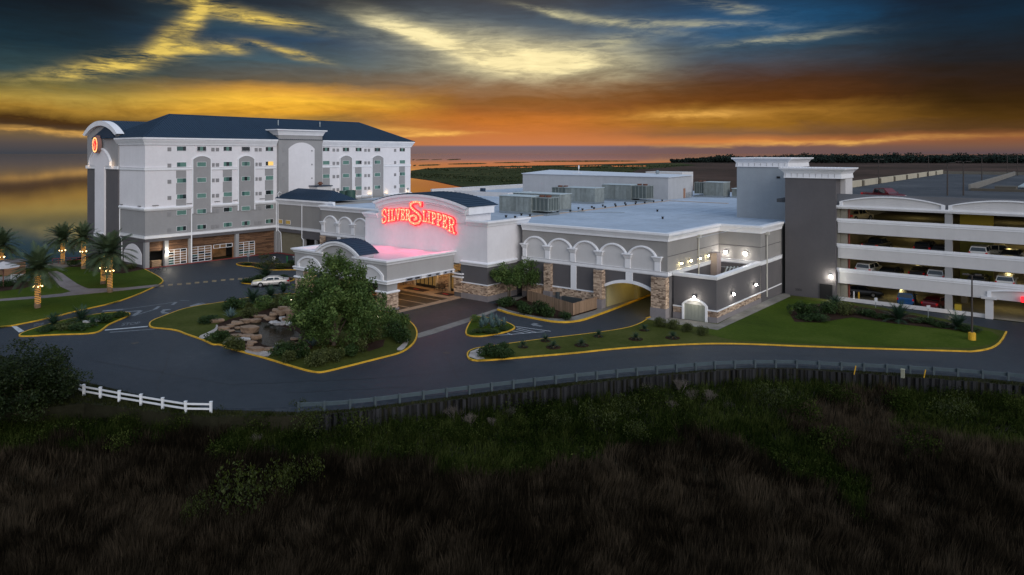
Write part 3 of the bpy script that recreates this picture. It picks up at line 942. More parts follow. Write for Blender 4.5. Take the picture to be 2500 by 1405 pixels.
# windows: frame, three panes
wr = random.Random(5)
fr = MB()
WW, WH = 1.78, 0.88
for a, b, c, d in ((0, WW, 0, 0.05), (0, WW, WH - 0.04, WH), (0, 0.04, 0.05, WH - 0.04), (WW - 0.04, WW, 0.05, WH - 0.04)):
    fr.box(-0.01, 0.06, a, b, c, d)
frame_me = fr.mesh('window_frame', WHITE)
panes = {}
for key, mt in (('g', GLASSG), ('d', GLASSD), ('t', GLASST), ('y', GLASSY), ('w', GLASSW)):
    q = MB()
    q.box(0.005, 0.03, 0, 0.556, 0, WH - 0.095)
    panes[key] = q.mesh('pane', mt)
def window(parent, x, y, z, keys, sx=1.0):
    o = link('window', frame_me, parent, (x - parent.location[0], y - parent.location[1], z - parent.location[2]))
    for i, k in enumerate(keys):
        p = link('pane', panes[k], o, (0, 0.045 + 0.567 * i, 0.052))
    return o
for ci, y in enumerate(WY):
    inbay = any(a < y + 0.5 < b for a, b, _ in BAYS)
    for fi, zt in enumerate(FL):
        if y > 93 and fi > 4:
            continue
        if fi == 0:
            k = wr.choice(['ddd', 'dgd', 'ddd', 'dtd', 'ttd'])
        else:
            k = wr.choice(['ggg', 'ggg', 'ggg', 'gtg', 'tgg', 'ggt', 'gdg', 'tgd', 'gtd', 'ddg'])
        if (ci, fi) == (4, 1):
            k = 'dww'
        window(hotel, HX + (0.12 if inbay else 0.04 if fi in (1, 2, 3, 4) else 0.0), y, zt - WH, k)
vm = MB()
vm.box(0, 0.05, 0, 0.66, 0, 0.68)
for i in range(6):
    vm.box(0.05, 0.07, 0.05, 0.61, 0.06 + i * 0.105, 0.10 + i * 0.105)
vent_me = vm.mesh('vent', VENT)
for y in (60.88, 68.9 - 0.0, 69.9, 77.83, 78.83, 96.6, 97.65, 105.35, 106.35, 114.3):
    yy = y + (0.12 if y in (68.9, 77.83) else 0)
    for fi, zt in enumerate(FL):
        if y > 93 and fi > 3:
            continue
        link('vent', vent_me, hotel, (HX + 134, yy - 88, zt - 0.92))
# downpipes
def downpipe(pts, parent, mat=WHITE, r=0.09):
    m = MB()
    m.tube(pts, r, 6)
    return m.build('downpipe', mat, parent)
downpipe([(HX + 0.14, 65.2, 9.9), (HX + 0.14, 65.2, 0.1)], hotel, WHITE, 0.11)
downpipe([(HX + 0.14, 82.7, 10.6), (HX + 0.14, 82.7, 5.1), (HX + 0.1, 83.6 - 0.8, 4.3)], hotel, WHITE, 0.11)
downpipe([(-136.1, HY0 - 0.15, 10.0), (-136.1, HY0 - 0.15, 5.0), (-135.5, HY0 - 0.05, 4.6), (-135.4, HY0 - 0.05, 0.2)], hotel, WHITE, 0.1)
# light ledges
led = MB()
led.box(0, 0.18, 0, 1.1, 0, 0.07)
led_me = led.mesh('light_ledge', BLACK)
for y, z in ((58.2, 10.85), (64.3, 10.85), (69.6, 10.95), (73.4, 11.0), (79.0, 11.0)):
    link('light_ledge', led_me, hotel, (HX + 134, y - 88, z))
m = MB()
m.box(-136, -135.1, HY0 - 0.2, HY0, 10.75, 10.82)
m.box(-129.0, -128.0, HY0 - 0.2, HY0, 10.75, 10.82)
m.build('light_ledge', BLACK, hotel)
# uplights low on the far half of the facade
UPL = emitter('uplight_lens', (1.0, 0.72, 0.38), 4)
for y in (97.4, 102.25, 106.8, 111.8, 118.4):
    m = MB()
    m.box(HX, HX + 0.5, y - 0.5, y + 0.5, 10.62, 10.72)
    f = m.build('uplight', WHITE, hotel)
    m = MB()
    m.box(HX + 0.12, HX + 0.35, y - 0.4, y + 0.4, 10.725, 10.74)
    m.build('lens', UPL, f)
    lamp('uplight_bulb', (HX + 0.55, y, 10.95), 7, (1.0, 0.68, 0.36), 0.15, hotel)
# roof
EX = HX + 0.75
m = MB()
A, B, C_, D = (EX, HY0 - 0.75, 22.79), (EX, HY1 + 0.75, 22.79), (-142.2, HY1 + 0.75, 22.79), (-142.2, HY0 - 0.75, 22.79)
RA, RB = (-134, 64.8, 27.35), (-134, 110.0, 27.3)
m.add([A, B, C_, D, RA, RB], [(0, 1, 5, 4), (1, 2, 5), (2, 3, 4, 5), (3, 0, 4), (3, 2, 1, 0)])
roof = m.build('roof', ROOFM, hotel)
m = MB()
P = lambda a, b, t: tuple(a[i] + (b[i] - a[i]) * t for i in range(3))
y = HY0 - 0.3
while y < HY1 + 0.7:
    # seam from the eave up the front slope to the ridge or hip
    if y < RA[1]:
        t = (y - A[1]) / (RA[1] - A[1])
        top = P(A, RA, t)
    elif y > RB[1]:
        t = (B[1] - y) / (B[1] - RB[1])
        top = P(B, RB, t)
    else:
        top = (-134, y, 27.35 + (27.3 - 27.35) * (y - RA[1]) / (RB[1] - RA[1]))
    e = (EX, y, 22.79)
    m.add([(e[0], y - 0.03, e[2]), (e[0], y + 0.03, e[2]), (top[0], y + 0.03, top[2]), (top[0], y - 0.03, top[2]),
           (e[0], y - 0.03, e[2] + 0.075), (e[0], y + 0.03, e[2] + 0.075), (top[0], y + 0.03, top[2] + 0.075), (top[0], y - 0.03, top[2] + 0.075)],
          [(4, 5, 6, 7), (0, 4, 7, 3), (1, 2, 6, 5), (0, 1, 5, 4)])
    y += 0.46
x = EX - 0.4
while x > -141.8:
    t = (EX - x) / (EX + 134) if x > -134 else (x + 142.2) / (8.2)
    top = P(A if x > -134 else D, RA, t)
    m.add([(x - 0.03, A[1], 22.79), (x + 0.03, A[1], 22.79), (top[0] + 0.03, top[1], top[2]), (top[0] - 0.03, top[1], top[2]),
           (x - 0.03, A[1], 22.865), (x + 0.03, A[1], 22.865), (top[0] + 0.03, top[1], top[2] + 0.075), (top[0] - 0.03, top[1], top[2] + 0.075)],
          [(4, 5, 6, 7), (0, 4, 7, 3), (1, 2, 6, 5), (0, 1, 5, 4)])
    x -= 0.46
stuff(m.build('seam', ROOFM, roof))
m = MB()
for a, b in ((A, RA), (D, RA), (RA, RB), (B, RB)):
    m.tube([P(a, b, 0.0), P(a, b, 1.0)], 0.11, 6)
m.build('ridge_cap', ROOFM, roof)
for y in (86.5, 97.0):
    m = MB()
    m.cyl(-131.5, y, 25.5, 27.0, 0.12)
    m.build('roof_vent', STEEL, roof)
# wing roof behind the arched tower
m = MB()
wx0, wx1, rx = -137.0, -150.2, -143.6
m.add([(wx0, 56.4, 22.8), (wx0, 76, 22.8), (wx1, 76, 22.8), (wx1, 56.8, 22.8), (rx, 56.9, 26.2), (rx, 76, 26.2)], [(0, 1, 5, 4), (2, 3, 4, 5), (1, 2, 5), (3, 0, 4), (3, 2, 1, 0)])
yy = 57.0
while yy < 76:
    m.add([(wx0, yy, 22.8), (wx0, yy + 0.06, 22.8), (rx, yy + 0.06, 26.2), (rx, yy, 26.2), (wx0, yy, 22.88), (wx0, yy + 0.06, 22.88), (rx, yy + 0.06, 26.28), (rx, yy, 26.28)], [(4, 5, 6, 7), (0, 4, 7, 3), (1, 2, 6, 5)])
    yy += 0.46
m.build('wing_roof', ROOFM, hotel)
# arched end tower
TY = 56.75
tx0, tx1 = -150.1, -136.6
m = MB()
m.box(tx0, tx1, TY, 76, 0.0, 17.3)
tw = m.build('end_tower', GRAYD, hotel)
m = MB()
outl = [(tx0, 17.3)] + arc(tx0, tx1, 23.6, 2.1, 18) + [(tx1, 17.3)]
m.slab('y', outl, TY - 0.004, TY + 0.7)
m.build('arched_gable', GRAYM, tw)
m = MB()
o1 = arc(tx0 - 0.9, tx1 + 0.9, 23.55, 2.55, 20)
i1 = arc(tx0 + 0.15, tx1 - 0.15, 23.35, 1.85, 20)
for i in range(20):
    m.slab('y', [o1[i], i1[i], i1[i + 1], o1[i + 1]], TY - 0.55, TY + 0.75)
m.build('arch_moulding', WHITE, tw)
m = MB()
m.box(tx0 - 0.3, -145.95, TY - 0.2, TY, 17.1, 17.65)
m.box(-141.6, tx1 + 0.3, TY - 0.2, TY, 17.1, 17.65)
m.build('belt_course', WHITE, tw)
m = MB()
sx0, sx1 = -145.9, -141.7
m.box(sx0, sx1, TY - 0.3, TY, 4.3, 17.66)
m.slab('y', [(-148.2, 17.66)] + arc(-148.2, -139.4, 18.6, 2.2, 16) + [(-139.4, 17.66)], TY - 0.3, TY)
m.build('keyhole_panel', WALLW, tw)
m = MB()
ao = [(-148.5, 17.66)] + arc(-148.5, -139.1, 18.6, 2.45, 16) + [(-139.1, 17.66)]
ai = [(-148.2, 17.66)] + arc(-148.2, -139.4, 18.6, 2.2, 16) + [(-139.4, 17.66)]
for i in range(len(ao) - 1):
    m.slab('y', [ao[i], ai[i], ai[i + 1], ao[i + 1]], TY - 0.42, TY)
m.build('keyhole_moulding', WHITE, tw)
m = MB()
m.box(sx0, sx1, TY - 0.5, TY - 0.3, 4.2, 5.2)
m.build('keyhole_sill', WHITE, tw)
for x in (-148.9, -138.5):
    lamp('tower_uplight', (x, TY - 0.6, 18.0), 14, (1.0, 0.66, 0.38), 0.15, tw)
# ground floor: columns, board walls, glazed roller doors
def colm(y0, y1):
    m = MB()
    m.box(HX - 0.75, HX + 0.0, y0, y1, 0.0, 4.56)
    m.build('column', GRAYM, hotel)
for a, b in ((57.05, 57.75), (60.4, 61.1), (64.85, 65.4), (73.95, 74.65), (82.6, 83.1)):
    colm(a, b)
BX = HX - 0.55
def boards(y0, y1, z0, z1):
    m = MB()
    z = z0
    while z < z1 - 0.02:
        h = min(0.17, z1 - z)
        y = y0
        while y < y1:
            L = min(wr.uniform(1.2, 3.0), y1 - y)
            m.cur = wr.random()
            m.box(BX - 0.1, BX + wr.uniform(0.0, 0.03), y + 0.01, y + L - 0.01, z + 0.01, z + h - 0.008)
            y += L
        z += h
    m.cur = 0
    return stuff(m.build('timber_boarding', WOOD, hotel))
boards(57.75, 60.4, 2.85, 4.55)
boards(61.1, 64.85, 2.8, 4.55)
boards(65.4, 73.95, 2.85, 4.55)
boards(74.65, 82.6, 2.8, 4.55)
boards(78.5, 82.6, 0.05, 2.8)
for y in (64.66, 69.35, 73.6, 78.3):
    m = MB()
    m.box(BX - 0.12, BX + 0.05, y, y + 0.2, 0.02, 2.85)
    m.build('door_post', WOOD, hotel)
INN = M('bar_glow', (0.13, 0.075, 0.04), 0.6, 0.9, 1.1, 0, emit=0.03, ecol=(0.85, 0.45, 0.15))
def roller(y0, y1, z0, z1, rows, cols, nm='glazed_door'):
    m = MB()
    for i in range(rows + 1):
        z = z0 + (z1 - z0) * i / rows
        m.box(BX - 0.06, BX + 0.03, y0, y1, z - 0.035, z + 0.035)
    for j in range(cols + 1):
        y = y0 + (y1 - y0) * j / cols
        m.box(BX - 0.06, BX + 0.034, y - 0.05, y + 0.05, z0, z1)
    d = m.build(nm, WHITE, hotel)
    for i in range(rows):
        for j in range(cols):
            a, b = y0 + (y1 - y0) * j / cols, y0 + (y1 - y0) * (j + 1) / cols
            c, e = z0 + (z1 - z0) * i / rows, z0 + (z1 - z0) * (i + 1) / rows
            q = MB()
            q.box(BX - 0.04, BX - 0.02, a + 0.04, b - 0.04, c + 0.03, e - 0.03)
            q.build('pane', wr.choice([GLASSD, INN, INN, GLASST]) if i < rows * 0.5 else wr.choice([INN, INN, GLASSD]), d)
roller(61.2, 64.6, 0.08, 2.75, 6, 3)
roller(65.5, 69.3, 0.08, 2.8, 6, 3)
roller(69.8, 73.55, 2.15, 2.8, 1, 3)
roller(74.75, 78.25, 0.08, 2.75, 6, 3)
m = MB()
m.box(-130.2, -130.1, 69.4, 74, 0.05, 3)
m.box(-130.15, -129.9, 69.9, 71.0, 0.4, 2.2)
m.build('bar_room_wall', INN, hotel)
lamp('bar_lamp', (-129, 71.6, 2.6), 60, (1.0, 0.7, 0.4), 0.2, hotel)
wl = MB()
wl.box(-0.02, 0.2, -0.15, 0.15, 0, 0.3)
m = MB()
m.box(HX, HX + 0.22, 60.55, 60.95, 2.35, 2.7)
w1 = tag(m.build('wall_light', BLACK), 'bright floodlight on the grey column beside the first glazed roller door', 'wall light')
m = MB()
m.box(HX + 0.225, HX + 0.26, 60.58, 60.92, 2.37, 2.68)
m.build('lens', emitter('flood_lens', (1.0, 0.93, 0.78), 60), w1)
lamp('flood_bulb', (HX + 0.6, 60.75, 2.5), 180, (1.0, 0.9, 0.72), 0.12, w1)

# tower emblem: pointed oval of bulbs round a red script letter
em = thing('neon_emblem', 'oval red neon emblem in a ring of bulbs on the hotel tower', 'sign', (-143.8, TY - 0.3, 21.6))
def local(m, name, mat, parent):
    return link(name, m.mesh(name, mat), parent)
m = MB()
ov = [(1.55 * math.sin(t), 1.75 * math.cos(t)) for t in [2 * math.pi * i / 28 for i in range(28)]]
m.slab('y', ov, -0.75, 0.0)
m.slab('y', [(-0.55, 1.5), (0.55, 1.5), (0.4, 1.95), (0.15, 2.1), (-0.15, 2.1), (-0.4, 1.95)], -0.6, 0)
m.slab('y', [(-0.55, -1.5), (-0.4, -1.85), (0.4, -1.85), (0.55, -1.5)], -0.6, 0)
local(m, 'backing', M('emblem_backing', (0.26, 0.14, 0.12), 0.5), em)
NEON = emitter('red_neon', (1.0, 0.045, 0.03), 5.0)
BULB = emitter('cream_bulb', (1.0, 0.40, 0.14), 2.6)
REDF = emitter('red_face', (0.95, 0.03, 0.035), 1.3)
m = MB()
m.slab('y', [(1.05 * math.sin(2 * math.pi * i / 24), 1.3 * math.cos(2 * math.pi * i / 24)) for i in range(24)], -0.82, -0.75)
local(m, 'red_field', REDF, em)
bm_ = MB()
bm_.ball((0, 0, 0), 0.11, 6, 4)
bulb_me = bm_.mesh('bulb', BULB)
for i in range(30):
    t = 2 * math.pi * i / 30
    link('bulb', bulb_me, em, (1.3 * math.sin(t), -0.8, 1.55 * math.cos(t)))
m = MB()
sp = [(0.5, 0.85), (0.2, 1.05), (-0.25, 0.95), (-0.42, 0.6), (-0.15, 0.25), (0.3, 0.0), (0.5, -0.4), (0.3, -0.8), (-0.15, -0.92), (-0.5, -0.7), (-0.35, -0.4), (0.0, -0.45)]
m.tube([(x, -0.9, z) for x, z in sp], 0.075, 6)
local(m, 'script_letter', emitter('pink_tube', (1.0, 0.22, 0.12), 1.6), em)
em.scale = (0.72, 1, 0.84)
lamp('emblem_glow', (-143.8, TY - 1.6, 21.6), 30, (1.0, 0.16, 0.08), 0.6, em)

# ================================================================ link wing between hotel and casino
lk = thing('link_building', 'low taupe wing with small hipped navy roof joining the hotel to the casino', 'building', (-118, 85, 0))
LY = 83.0
m = MB()
m.box(-126.4, -109.0, LY, 95, 5.0, 10.6)
m.build('wall', TAUPE, lk)
m = MB()
m.sweep([(-126.3, LY), (-107.9, LY)], [(0, 9.8), (0.12, 9.8), (0.2, 10.1), (0.45, 10.55), (0.6, 10.65), (0.6, 10.98), (0, 10.98)])
m.build('cornice', WHITE, lk)
m = MB()
m.sweep([(-126.3, LY), (-109.2, LY)], BELT(5.0, 5.55))
m.build('belt_course', WHITE, lk)
m = MB()
m.box(-126.3, -118.0, LY - 0.02, LY + 0.6, 4.35, 5.0)
m.box(-118.0, -109.2, LY - 0.03, LY + 0.6, 3.5, 5.0)
m.build('fascia', GRAYD, lk)
m = MB()
m.box(-126.3, -118.4, LY + 0.5, LY + 0.8, 0.0, 4.4)
for i in range(32):
    m.box(-126.2 + 0.24 * i, -126.08 + 0.24 * i, LY + 0.46, LY + 0.5, 0.05, 4.35)
m.build('ribbed_wall', M('olive_siding', (0.20, 0.18, 0.125), 0.8, 0.08), lk)
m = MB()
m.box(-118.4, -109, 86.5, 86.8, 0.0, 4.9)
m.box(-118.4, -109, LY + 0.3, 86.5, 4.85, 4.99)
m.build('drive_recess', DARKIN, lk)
for x in (-117.9, -114.2, -110.2):
    m = MB()
    m.box(x, x + 0.5, LY + 0.02, LY + 0.5, 0, 3.5)
    m.build('post', GRAYM, lk)
for x0 in (-126.25, -123.55):
    m = MB()
    m.box(x0, x0 + 1.62, LY - 0.03, LY + 0.05, 5.92, 6.74)
    f = m.build('window', WHITE, lk)
    for k in range(3):
        q = MB()
        q.box(x0 + 0.06 + 0.51 * k, x0 + 0.54 + 0.51 * k, LY - 0.045, LY - 0.032, 5.98, 6.68)
        q.build('pane', GLASSY, f)
downpipe([(-118.0, LY - 0.15, 10.3), (-118.0, LY - 0.15, 3.6), (-117.6, LY - 0.1, 3.2), (-117.6, LY - 0.1, 0.1)], lk)
downpipe([(-125.95, LY - 0.2, 10.3), (-125.95, LY - 0.2, 4.6), (-125.4, LY + 0.1, 4.0), (-125.4, LY + 0.3, 0.1)], lk)
m = MB()
a, b, c, d = (-127.0, LY - 0.6, 11.0), (-109.4, LY - 0.6, 11.0), (-109.4, 89.6, 11.0), (-127.0, 89.6, 11.0)
r0, r1 = (-123.8, 86.0, 12.95), (-112.4, 86.0, 12.85)
m.add([a, b, c, d, r0, r1], [(0, 1, 5, 4), (1, 2, 5), (2, 3, 4, 5), (3, 0, 4), (3, 2, 1, 0)])
rf = m.build('roof', ROOFM, lk)
m = MB()
for i in range(13):
    yy = LY - 0.4 + 0.5 * i
    t = (yy - b[1]) / (r1[1] - b[1]) if yy < r1[1] else (c[1] - yy) / (c[1] - r1[1])
    e = P(b if yy < r1[1] else c, r1, t)
    m.tube([(b[0], yy, 11.03), (e[0], yy, e[2] + 0.03)], 0.05, 4)
for i in range(35):
    xx = a[0] + 0.5 * (i + 0.5)
    if xx < r0[0]:
        e = P(a, r0, (xx - a[0]) / (r0[0] - a[0]))
    elif xx > r1[0]:
        e = P(b, r1, (b[0] - xx) / (b[0] - r1[0]))
    else:
        e = (xx, 86, 12.9)
    m.tube([(xx, a[1], 11.03), (xx, e[1], e[2] + 0.03)], 0.04, 4)
stuff(m.build('seam', ROOFM, rf))
m = MB()
m.tube([(-125.6, 82.8, 11.2), (-125.6, 82.5, 11.9), (-125.6, 82.9, 12.3), (-125.6, 83.4, 12.0)], 0.06, 6)
m.build('overflow_pipe', WHITE, lk)
m = MB()
m.box(-126.4, -123.2, 90.2, 93.8, 10.4, 13.1)
pb = m.build('stair_head', GRAYL, lk)
m = MB()
m.box(-126.45, -123.0, 90.0, 94.0, 13.1, 13.3)
m.build('coping', NAVY, pb)
m = MB()
m.cyl(-124.3, 91.8, 13.3, 13.6, 0.3)
m.cyl(-124.3, 91.8, 13.6, 14.05, 0.62, 10, 0.3)
tag(m.build('roof_fan', RUST), 'rusty mushroom fan on the flat stair head behind the hipped roof', 'roof fan')

# ================================================================ casino
cas = thing('casino_building', 'long low grey and white casino hall with flat pale roof and arched bays', 'casino', (-75, 95, 0))
WYf = 79.3                     # front plane of the right wing
m = MB()
m.box(-61.2, -39.0, WYf, 95.0, 4.4, 9.9)
m.box(-61.2, -48.0, WYf, 95.0, 0.0, 4.4)
m.box(-108, -39.0, 95.0, 142, 0.0, 9.9)
m.box(-39.0, -33.2, 95.0, 112, 0.0, 9.9)
m.box(-128, -55, 142, 180, 0.0, 9.9)
m.box(-124, -108, 98, 142, 0.0, 9.7)
m.build('wall', TAUPE, cas)
m = MB()
m.box(-61.2, -39.0, WYf + 0.0, 95.0, 9.9, 9.902)
RP = [(-62.4, 79.4), (-39.2, 79.4), (-39.2, 95.2), (-33.4, 95.2), (-33.4, 112), (-55, 160), (-55, 180), (-128, 180), (-128, 128), (-123.9, 98), (-108, 98), (-108, 83), (-87.3, 79.5)]
m = MB()
m.poly([(x, y, 9.93) for x, y in RP])
m.build('roof', MEMB, cas)
m = MB()
m.sweep([(-61.2, WYf), (-39.0, WYf), (-39.0, 95.0), (-33.2, 95.0), (-33.2, 103.3)], [(0, 9.28), (0.12, 9.28), (0.16, 9.55), (0.3, 9.85), (0.42, 10.05), (0.42, 10.3), (-0.35, 10.3), (-0.35, 9.9), (0, 9.9)])
m.build('cornice', WHITE, cas)
m = MB()
m.sweep([(-61.2, WYf), (-39.0, WYf), (-39.0, 95.0), (-33.2, 95.0), (-33.2, 103.3)], BELT(5.05, 5.6))
m.build('belt_course', WHITE, cas)
m = MB()
m.box(-61.2, -48.2, WYf - 0.05, WYf, 0.0, 5.05)
m.build('dark_wall', GRAYD, cas)
m = MB()
m.box(-61.2, -48.2, WYf - 0.12, WYf - 0.05, 0, 0.75)
m.build('plinth', PLINTH, cas)
stuff(stone_face(MB(), 'y', -61.2, -48.3, 0.75, 1.9, WYf - 0.06, -1).build('stone_veneer', STONE, cas))
m = MB()
m.box(-61.2, -48.3, WYf - 0.2, WYf - 0.05, 1.9, 2.06)
m.build('stone_cap', WHITE, cas)
# arches of the wing and of the bay left of the entrance
def blind_arches(Y, xs, w, parent, z0=5.6, zs=7.4, rise=1.15):
    for x in xs:
        mm = MB()
        mm.slab('y', [(x + 0.3, z0)] + arc(x + 0.3, x + w - 0.3, zs, rise - 0.2, 12) + [(x + w - 0.3, z0)], Y - 0.06, Y)
        p = mm.build('blind_arch', GRAYL, parent)
        mm = MB()
        arch_ring(mm, 'y', x, x + w, zs, zs + 0.02, rise, 0.30, Y - 0.22, Y)
        mm.build('arch_moulding', WHITE, p)
        mm = MB()
        arch_ring(mm, 'y', x + 0.1, x + w - 0.1, zs, zs + 0.02, rise - 0.08, 0.1, Y - 0.28, Y - 0.22)
        mm.build('arch_bead', WHITE, p)
def pilaster(Y, x, w, z0, z1, parent, mat=WHITE):
    mm = MB()
    mm.box(x, x + w, Y - 0.25, Y - 0.001, z0, z1)
    mm.sweep([(x, Y), (x, Y - 0.25), (x + w, Y - 0.25), (x + w, Y)], [(0, z1 - 0.6), (0.08, z1 - 0.45), (0.2, z1 - 0.12), (0.3, z1 - 0.05), (0.3, z1 + 0.08), (0, z1 + 0.08)])
    return mm.build('pilaster', mat, parent)
AX = [-60.9, -56.78, -52.66, -48.54, -44.42]
blind_arches(WYf, AX, 4.06, cas)
for i, x in enumerate([-60.98, -57.12, -53.0, -48.9, -44.75, -40.62]):
    pilaster(WYf, x, 0.75 if i else 0.6, 5.6, 7.34, cas)
def stone_pillar(Y, x0, x1, z1, parent, proj=0.55, side=True):
    mm = MB()
    mm.box(x0, x1, Y - proj, Y + 0.02, 1.3, z1)
    p = mm.build('stone_pillar', GRAYD, parent)
    mm = MB()
    stone_face(mm, 'y', x0, x1, 1.3, z1, Y - proj, -1)
    stone_face(mm, 'x', Y - proj, Y, 1.3, z1, x1, 1)
    stuff(mm.build('stone_veneer', STONE, p))
    mm = MB()
    mm.box(x0 - 0.08, x1 + 0.08, Y - proj - 0.1, Y, 0.0, 1.3)
    mm.build('plinth', PLINTH, p)
    return p
stone_pillar(WYf, -57.1, -56.0, 5.05, cas)
stone_pillar(WYf, -48.95, -47.75, 5.05, cas, 0.9)
pc = stone_pillar(WYf, -40.75, -38.85, 5.05, cas, 0.9)
for x in (-60.95, -52.95):
    m = MB()
    m.box(x, x + 0.85, WYf - 0.2, WYf - 0.055, 2.06, 5.05)
    m.build('pilaster', WHITE, cas)
m = MB()
m.box(-44.65, -43.7, WYf - 0.2, WYf - 0.0, 3.9, 5.05)
m.build('pilaster', WHITE, cas)
# service passage: dark spandrel with segmental arch
m = MB()
ar = arc(-47.75, -40.75, 2.95, 0.85, 16)
for i in range(16):
    (a, z0), (b, z1) = ar[i], ar[i + 1]
    m.slab('y', [(a, z0), (b, z1), (b, 5.05), (a, 5.05)], WYf - 0.05, WYf + 0.6)
m.build('spandrel', GRAYD, cas)
m = MB()
for i in range(16):
    (a, z0), (b, z1) = ar[i], ar[i + 1]
    m.slab('y', [(a, z0 - 0.1), (b, z1 - 0.1), (b, z1 + 0.28), (a, z0 + 0.28)], WYf - 0.24, WYf - 0.05)
m.build('arch_moulding', WHITE, cas)
OCHRE = M('passage_wall', (0.40, 0.36, 0.20), 0.85, 0.1)
m = MB()
m.box(-48.0, -47.8, WYf + 0.6, 96, 0.0, 4.4)
m.box(-39.2, -39.02, WYf + 0.6, 95, 0.0, 4.4)
m.box(-47.8, -39.2, 94.8, 95, 0.0, 4.4)
m.box(-48, -39, WYf + 0.6, 95, 4.35, 4.42)
m.box(-47.8, -47.2, 87.0, 87.7, 0, 4.35)
m.build('passage_wall', OCHRE, cas)
m = MB()
m.box(-45.0, -44.2, 84.5, 84.9, 4.25, 4.35)
m.build('passage_light', emitter('sodium_lens', (1.0, 0.72, 0.25), 6), cas)
lamp('passage_bulb', (-44.6, 84.7, 4.0), 130, (1.0, 0.74, 0.25), 0.25, cas)
# side wall: panel joints, downpipes
m = MB()
m.box(-39.0, -38.97, WYf, 95, 7.42, 7.50)
m.box(-39.0, -33.2, 94.97, 95.0, 7.42, 7.50)
m.box(-33.2, -33.17, 95.0, 103, 7.42, 7.50)
m.build('panel_joint', GRAYD, cas)
m = MB()
m.box(-38.96, -33.25, 94.93, 94.98, 0.0, 5.05)
m.box(-38.99, -38.94, WYf + 0.3, 94.9, 0.0, 5.05)
m.box(-33.2, -33.12, 95.0, 103.2, 0.0, 5.05)
m.build('dark_wall', GRAYD, cas)
def rain(x, y, dx, dy, z0):
    mm = MB()
    mm.box(x - 0.25 + dx * 0.2, x + 0.25 + dx * 0.2, y - 0.25 + dy * 0.2, y + 0.25 + dy * 0.2, 9.0, 9.4)
    mm.tube([(x + dx * 0.15, y + dy * 0.15, 9.0), (x + dx * 0.15, y + dy * 0.15, z0)], 0.11, 6)
    return mm.build('downpipe', PIPE, cas)
rain(-38.95, 87.9, 1, 0, 3.2)
rain(-33.15, 96.9, 1, 0, 0.6)
# small spotlights in a row on the side wall
SPOT = emitter('spot_lens', (1.0, 0.85, 0.45), 70)
FLOOD = emitter('white_flood', (1.0, 0.94, 0.86), 110)
for i, (x, y) in enumerate(((1658, 641), (1681, 635), (1704, 629), (1724, 623))):
    rr = Vector((UX * (x - CX) / F + UY, VX * (x - CX) / F + VY))
    d = -39.0 / rr.x
    yy, z = rr.y * d, H + (HY - y) / F * d
    m = MB()
    m.tube([(-38.98, yy, z + 0.12), (-38.75, yy, z + 0.15), (-38.7, yy, z)], 0.035, 5)
    m.cyl(-38.7, yy, z - 0.08, z + 0.08, 0.11, 8)
    names = ['nearest the corner pillar', 'second from the corner pillar', 'just right of the downpipe', 'nearest the inner corner']
    o = tag(m.build('wall_spotlight', BLACK), 'small yellow wall spotlight on the taupe side wall, ' + names[i], 'spotlight', 'yellow spotlights in a row on the side wall')
    m = MB()
    m.ball((-38.66, yy, z - 0.08), 0.13, 8, 5)
    m.build('lens', SPOT, o)
    lamp('spot_bulb', (-38.4, yy, z - 0.15), 2.0, (1, 0.8, 0.42), 0.08, o)
for i, x in enumerate((1773, 1821)):
    y = 616 if i == 0 else 620
    rr = Vector((UX * (x - CX) / F + UY, VX * (x - CX) / F + VY))
    d = 95.0 / rr.y
    xx, z = rr.x * d, H + (HY - y) / F * d
    m = MB()
    m.box(xx - 0.22, xx + 0.22, 94.75, 94.97, z - 0.1, z + 0.25)
    o = tag(m.build('floodlight', BLACK), 'bright white floodlight above the annex yard, ' + ('left of the pair' if i == 0 else 'right of the pair, nearer the downpipe'), 'floodlight', 'pair of white floodlights above the annex yard')
    m = MB()
    m.box(xx - 0.2, xx + 0.2, 94.68, 94.745, z - 0.12, z + 0.2)
    m.build('lens', FLOOD, o)
    lamp('flood_bulb', (xx, 94.3, z), 34, (1.0, 0.93, 0.85), 0.15, o)

# left bay with three arches
LYb = 81.5
m = MB()
m.box(-110.0, -87.0, LYb, 97.9, 4.6, 10.3)
m.box(-109.5, -87.0, LYb + 0.3, 97.9, 0, 4.6)
m.build('bay_wall', TAUPE, cas)
m = MB()
m.sweep([(-110.0, 88), (-110.0, LYb), (-87.4, LYb)], [(0, 9.5), (0.12, 9.5), (0.16, 9.7), (0.32, 10.0), (0.45, 10.15), (0.45, 10.4), (-0.35, 10.4), (-0.35, 9.9), (0, 9.9)])
m.build('bay_cornice', WHITE, cas)
m = MB()
m.poly([(-109.8, LYb + 0.1, 10.305), (-87.0, LYb + 0.1, 10.305), (-87.0, 97.9, 10.305), (-109.8, 97.9, 10.305)])
m.build('bay_roof', MEMB, cas)
m = MB()
m.sweep([(-110.0, 83.0), (-110.0, LYb), (-87.4, LYb)], BELT(4.85, 5.5))
m.build('bay_belt', WHITE, cas)
blind_arches(LYb, [-109.3, -105.05, -100.8, -96.55], 4.2, cas, 5.5, 7.42, 1.2)
for x in (-109.7, -105.4, -101.15, -96.9):
    pilaster(LYb, x, 0.75, 5.5, 7.36, cas)
stone_pillar(LYb, -109.9, -108.8, 4.85, cas, 0.4)
stone_pillar(LYb, -101.3, -100.2, 4.85, cas, 0.4)
m = MB()
m.box(-108.8, -87.2, LYb + 0.1, LYb + 0.32, 0.8, 4.85)
m.build('bay_dark_wall', GRAYD, cas)
m = MB()
m.box(-105.3, -104.4, LYb - 0.1, LYb + 0.1, 0.8, 4.85)
m.build('pilaster', WHITE, cas)
m = MB()
m.box(-97.0, -96.1, LYb - 0.1, LYb + 0.1, 0.8, 4.85)
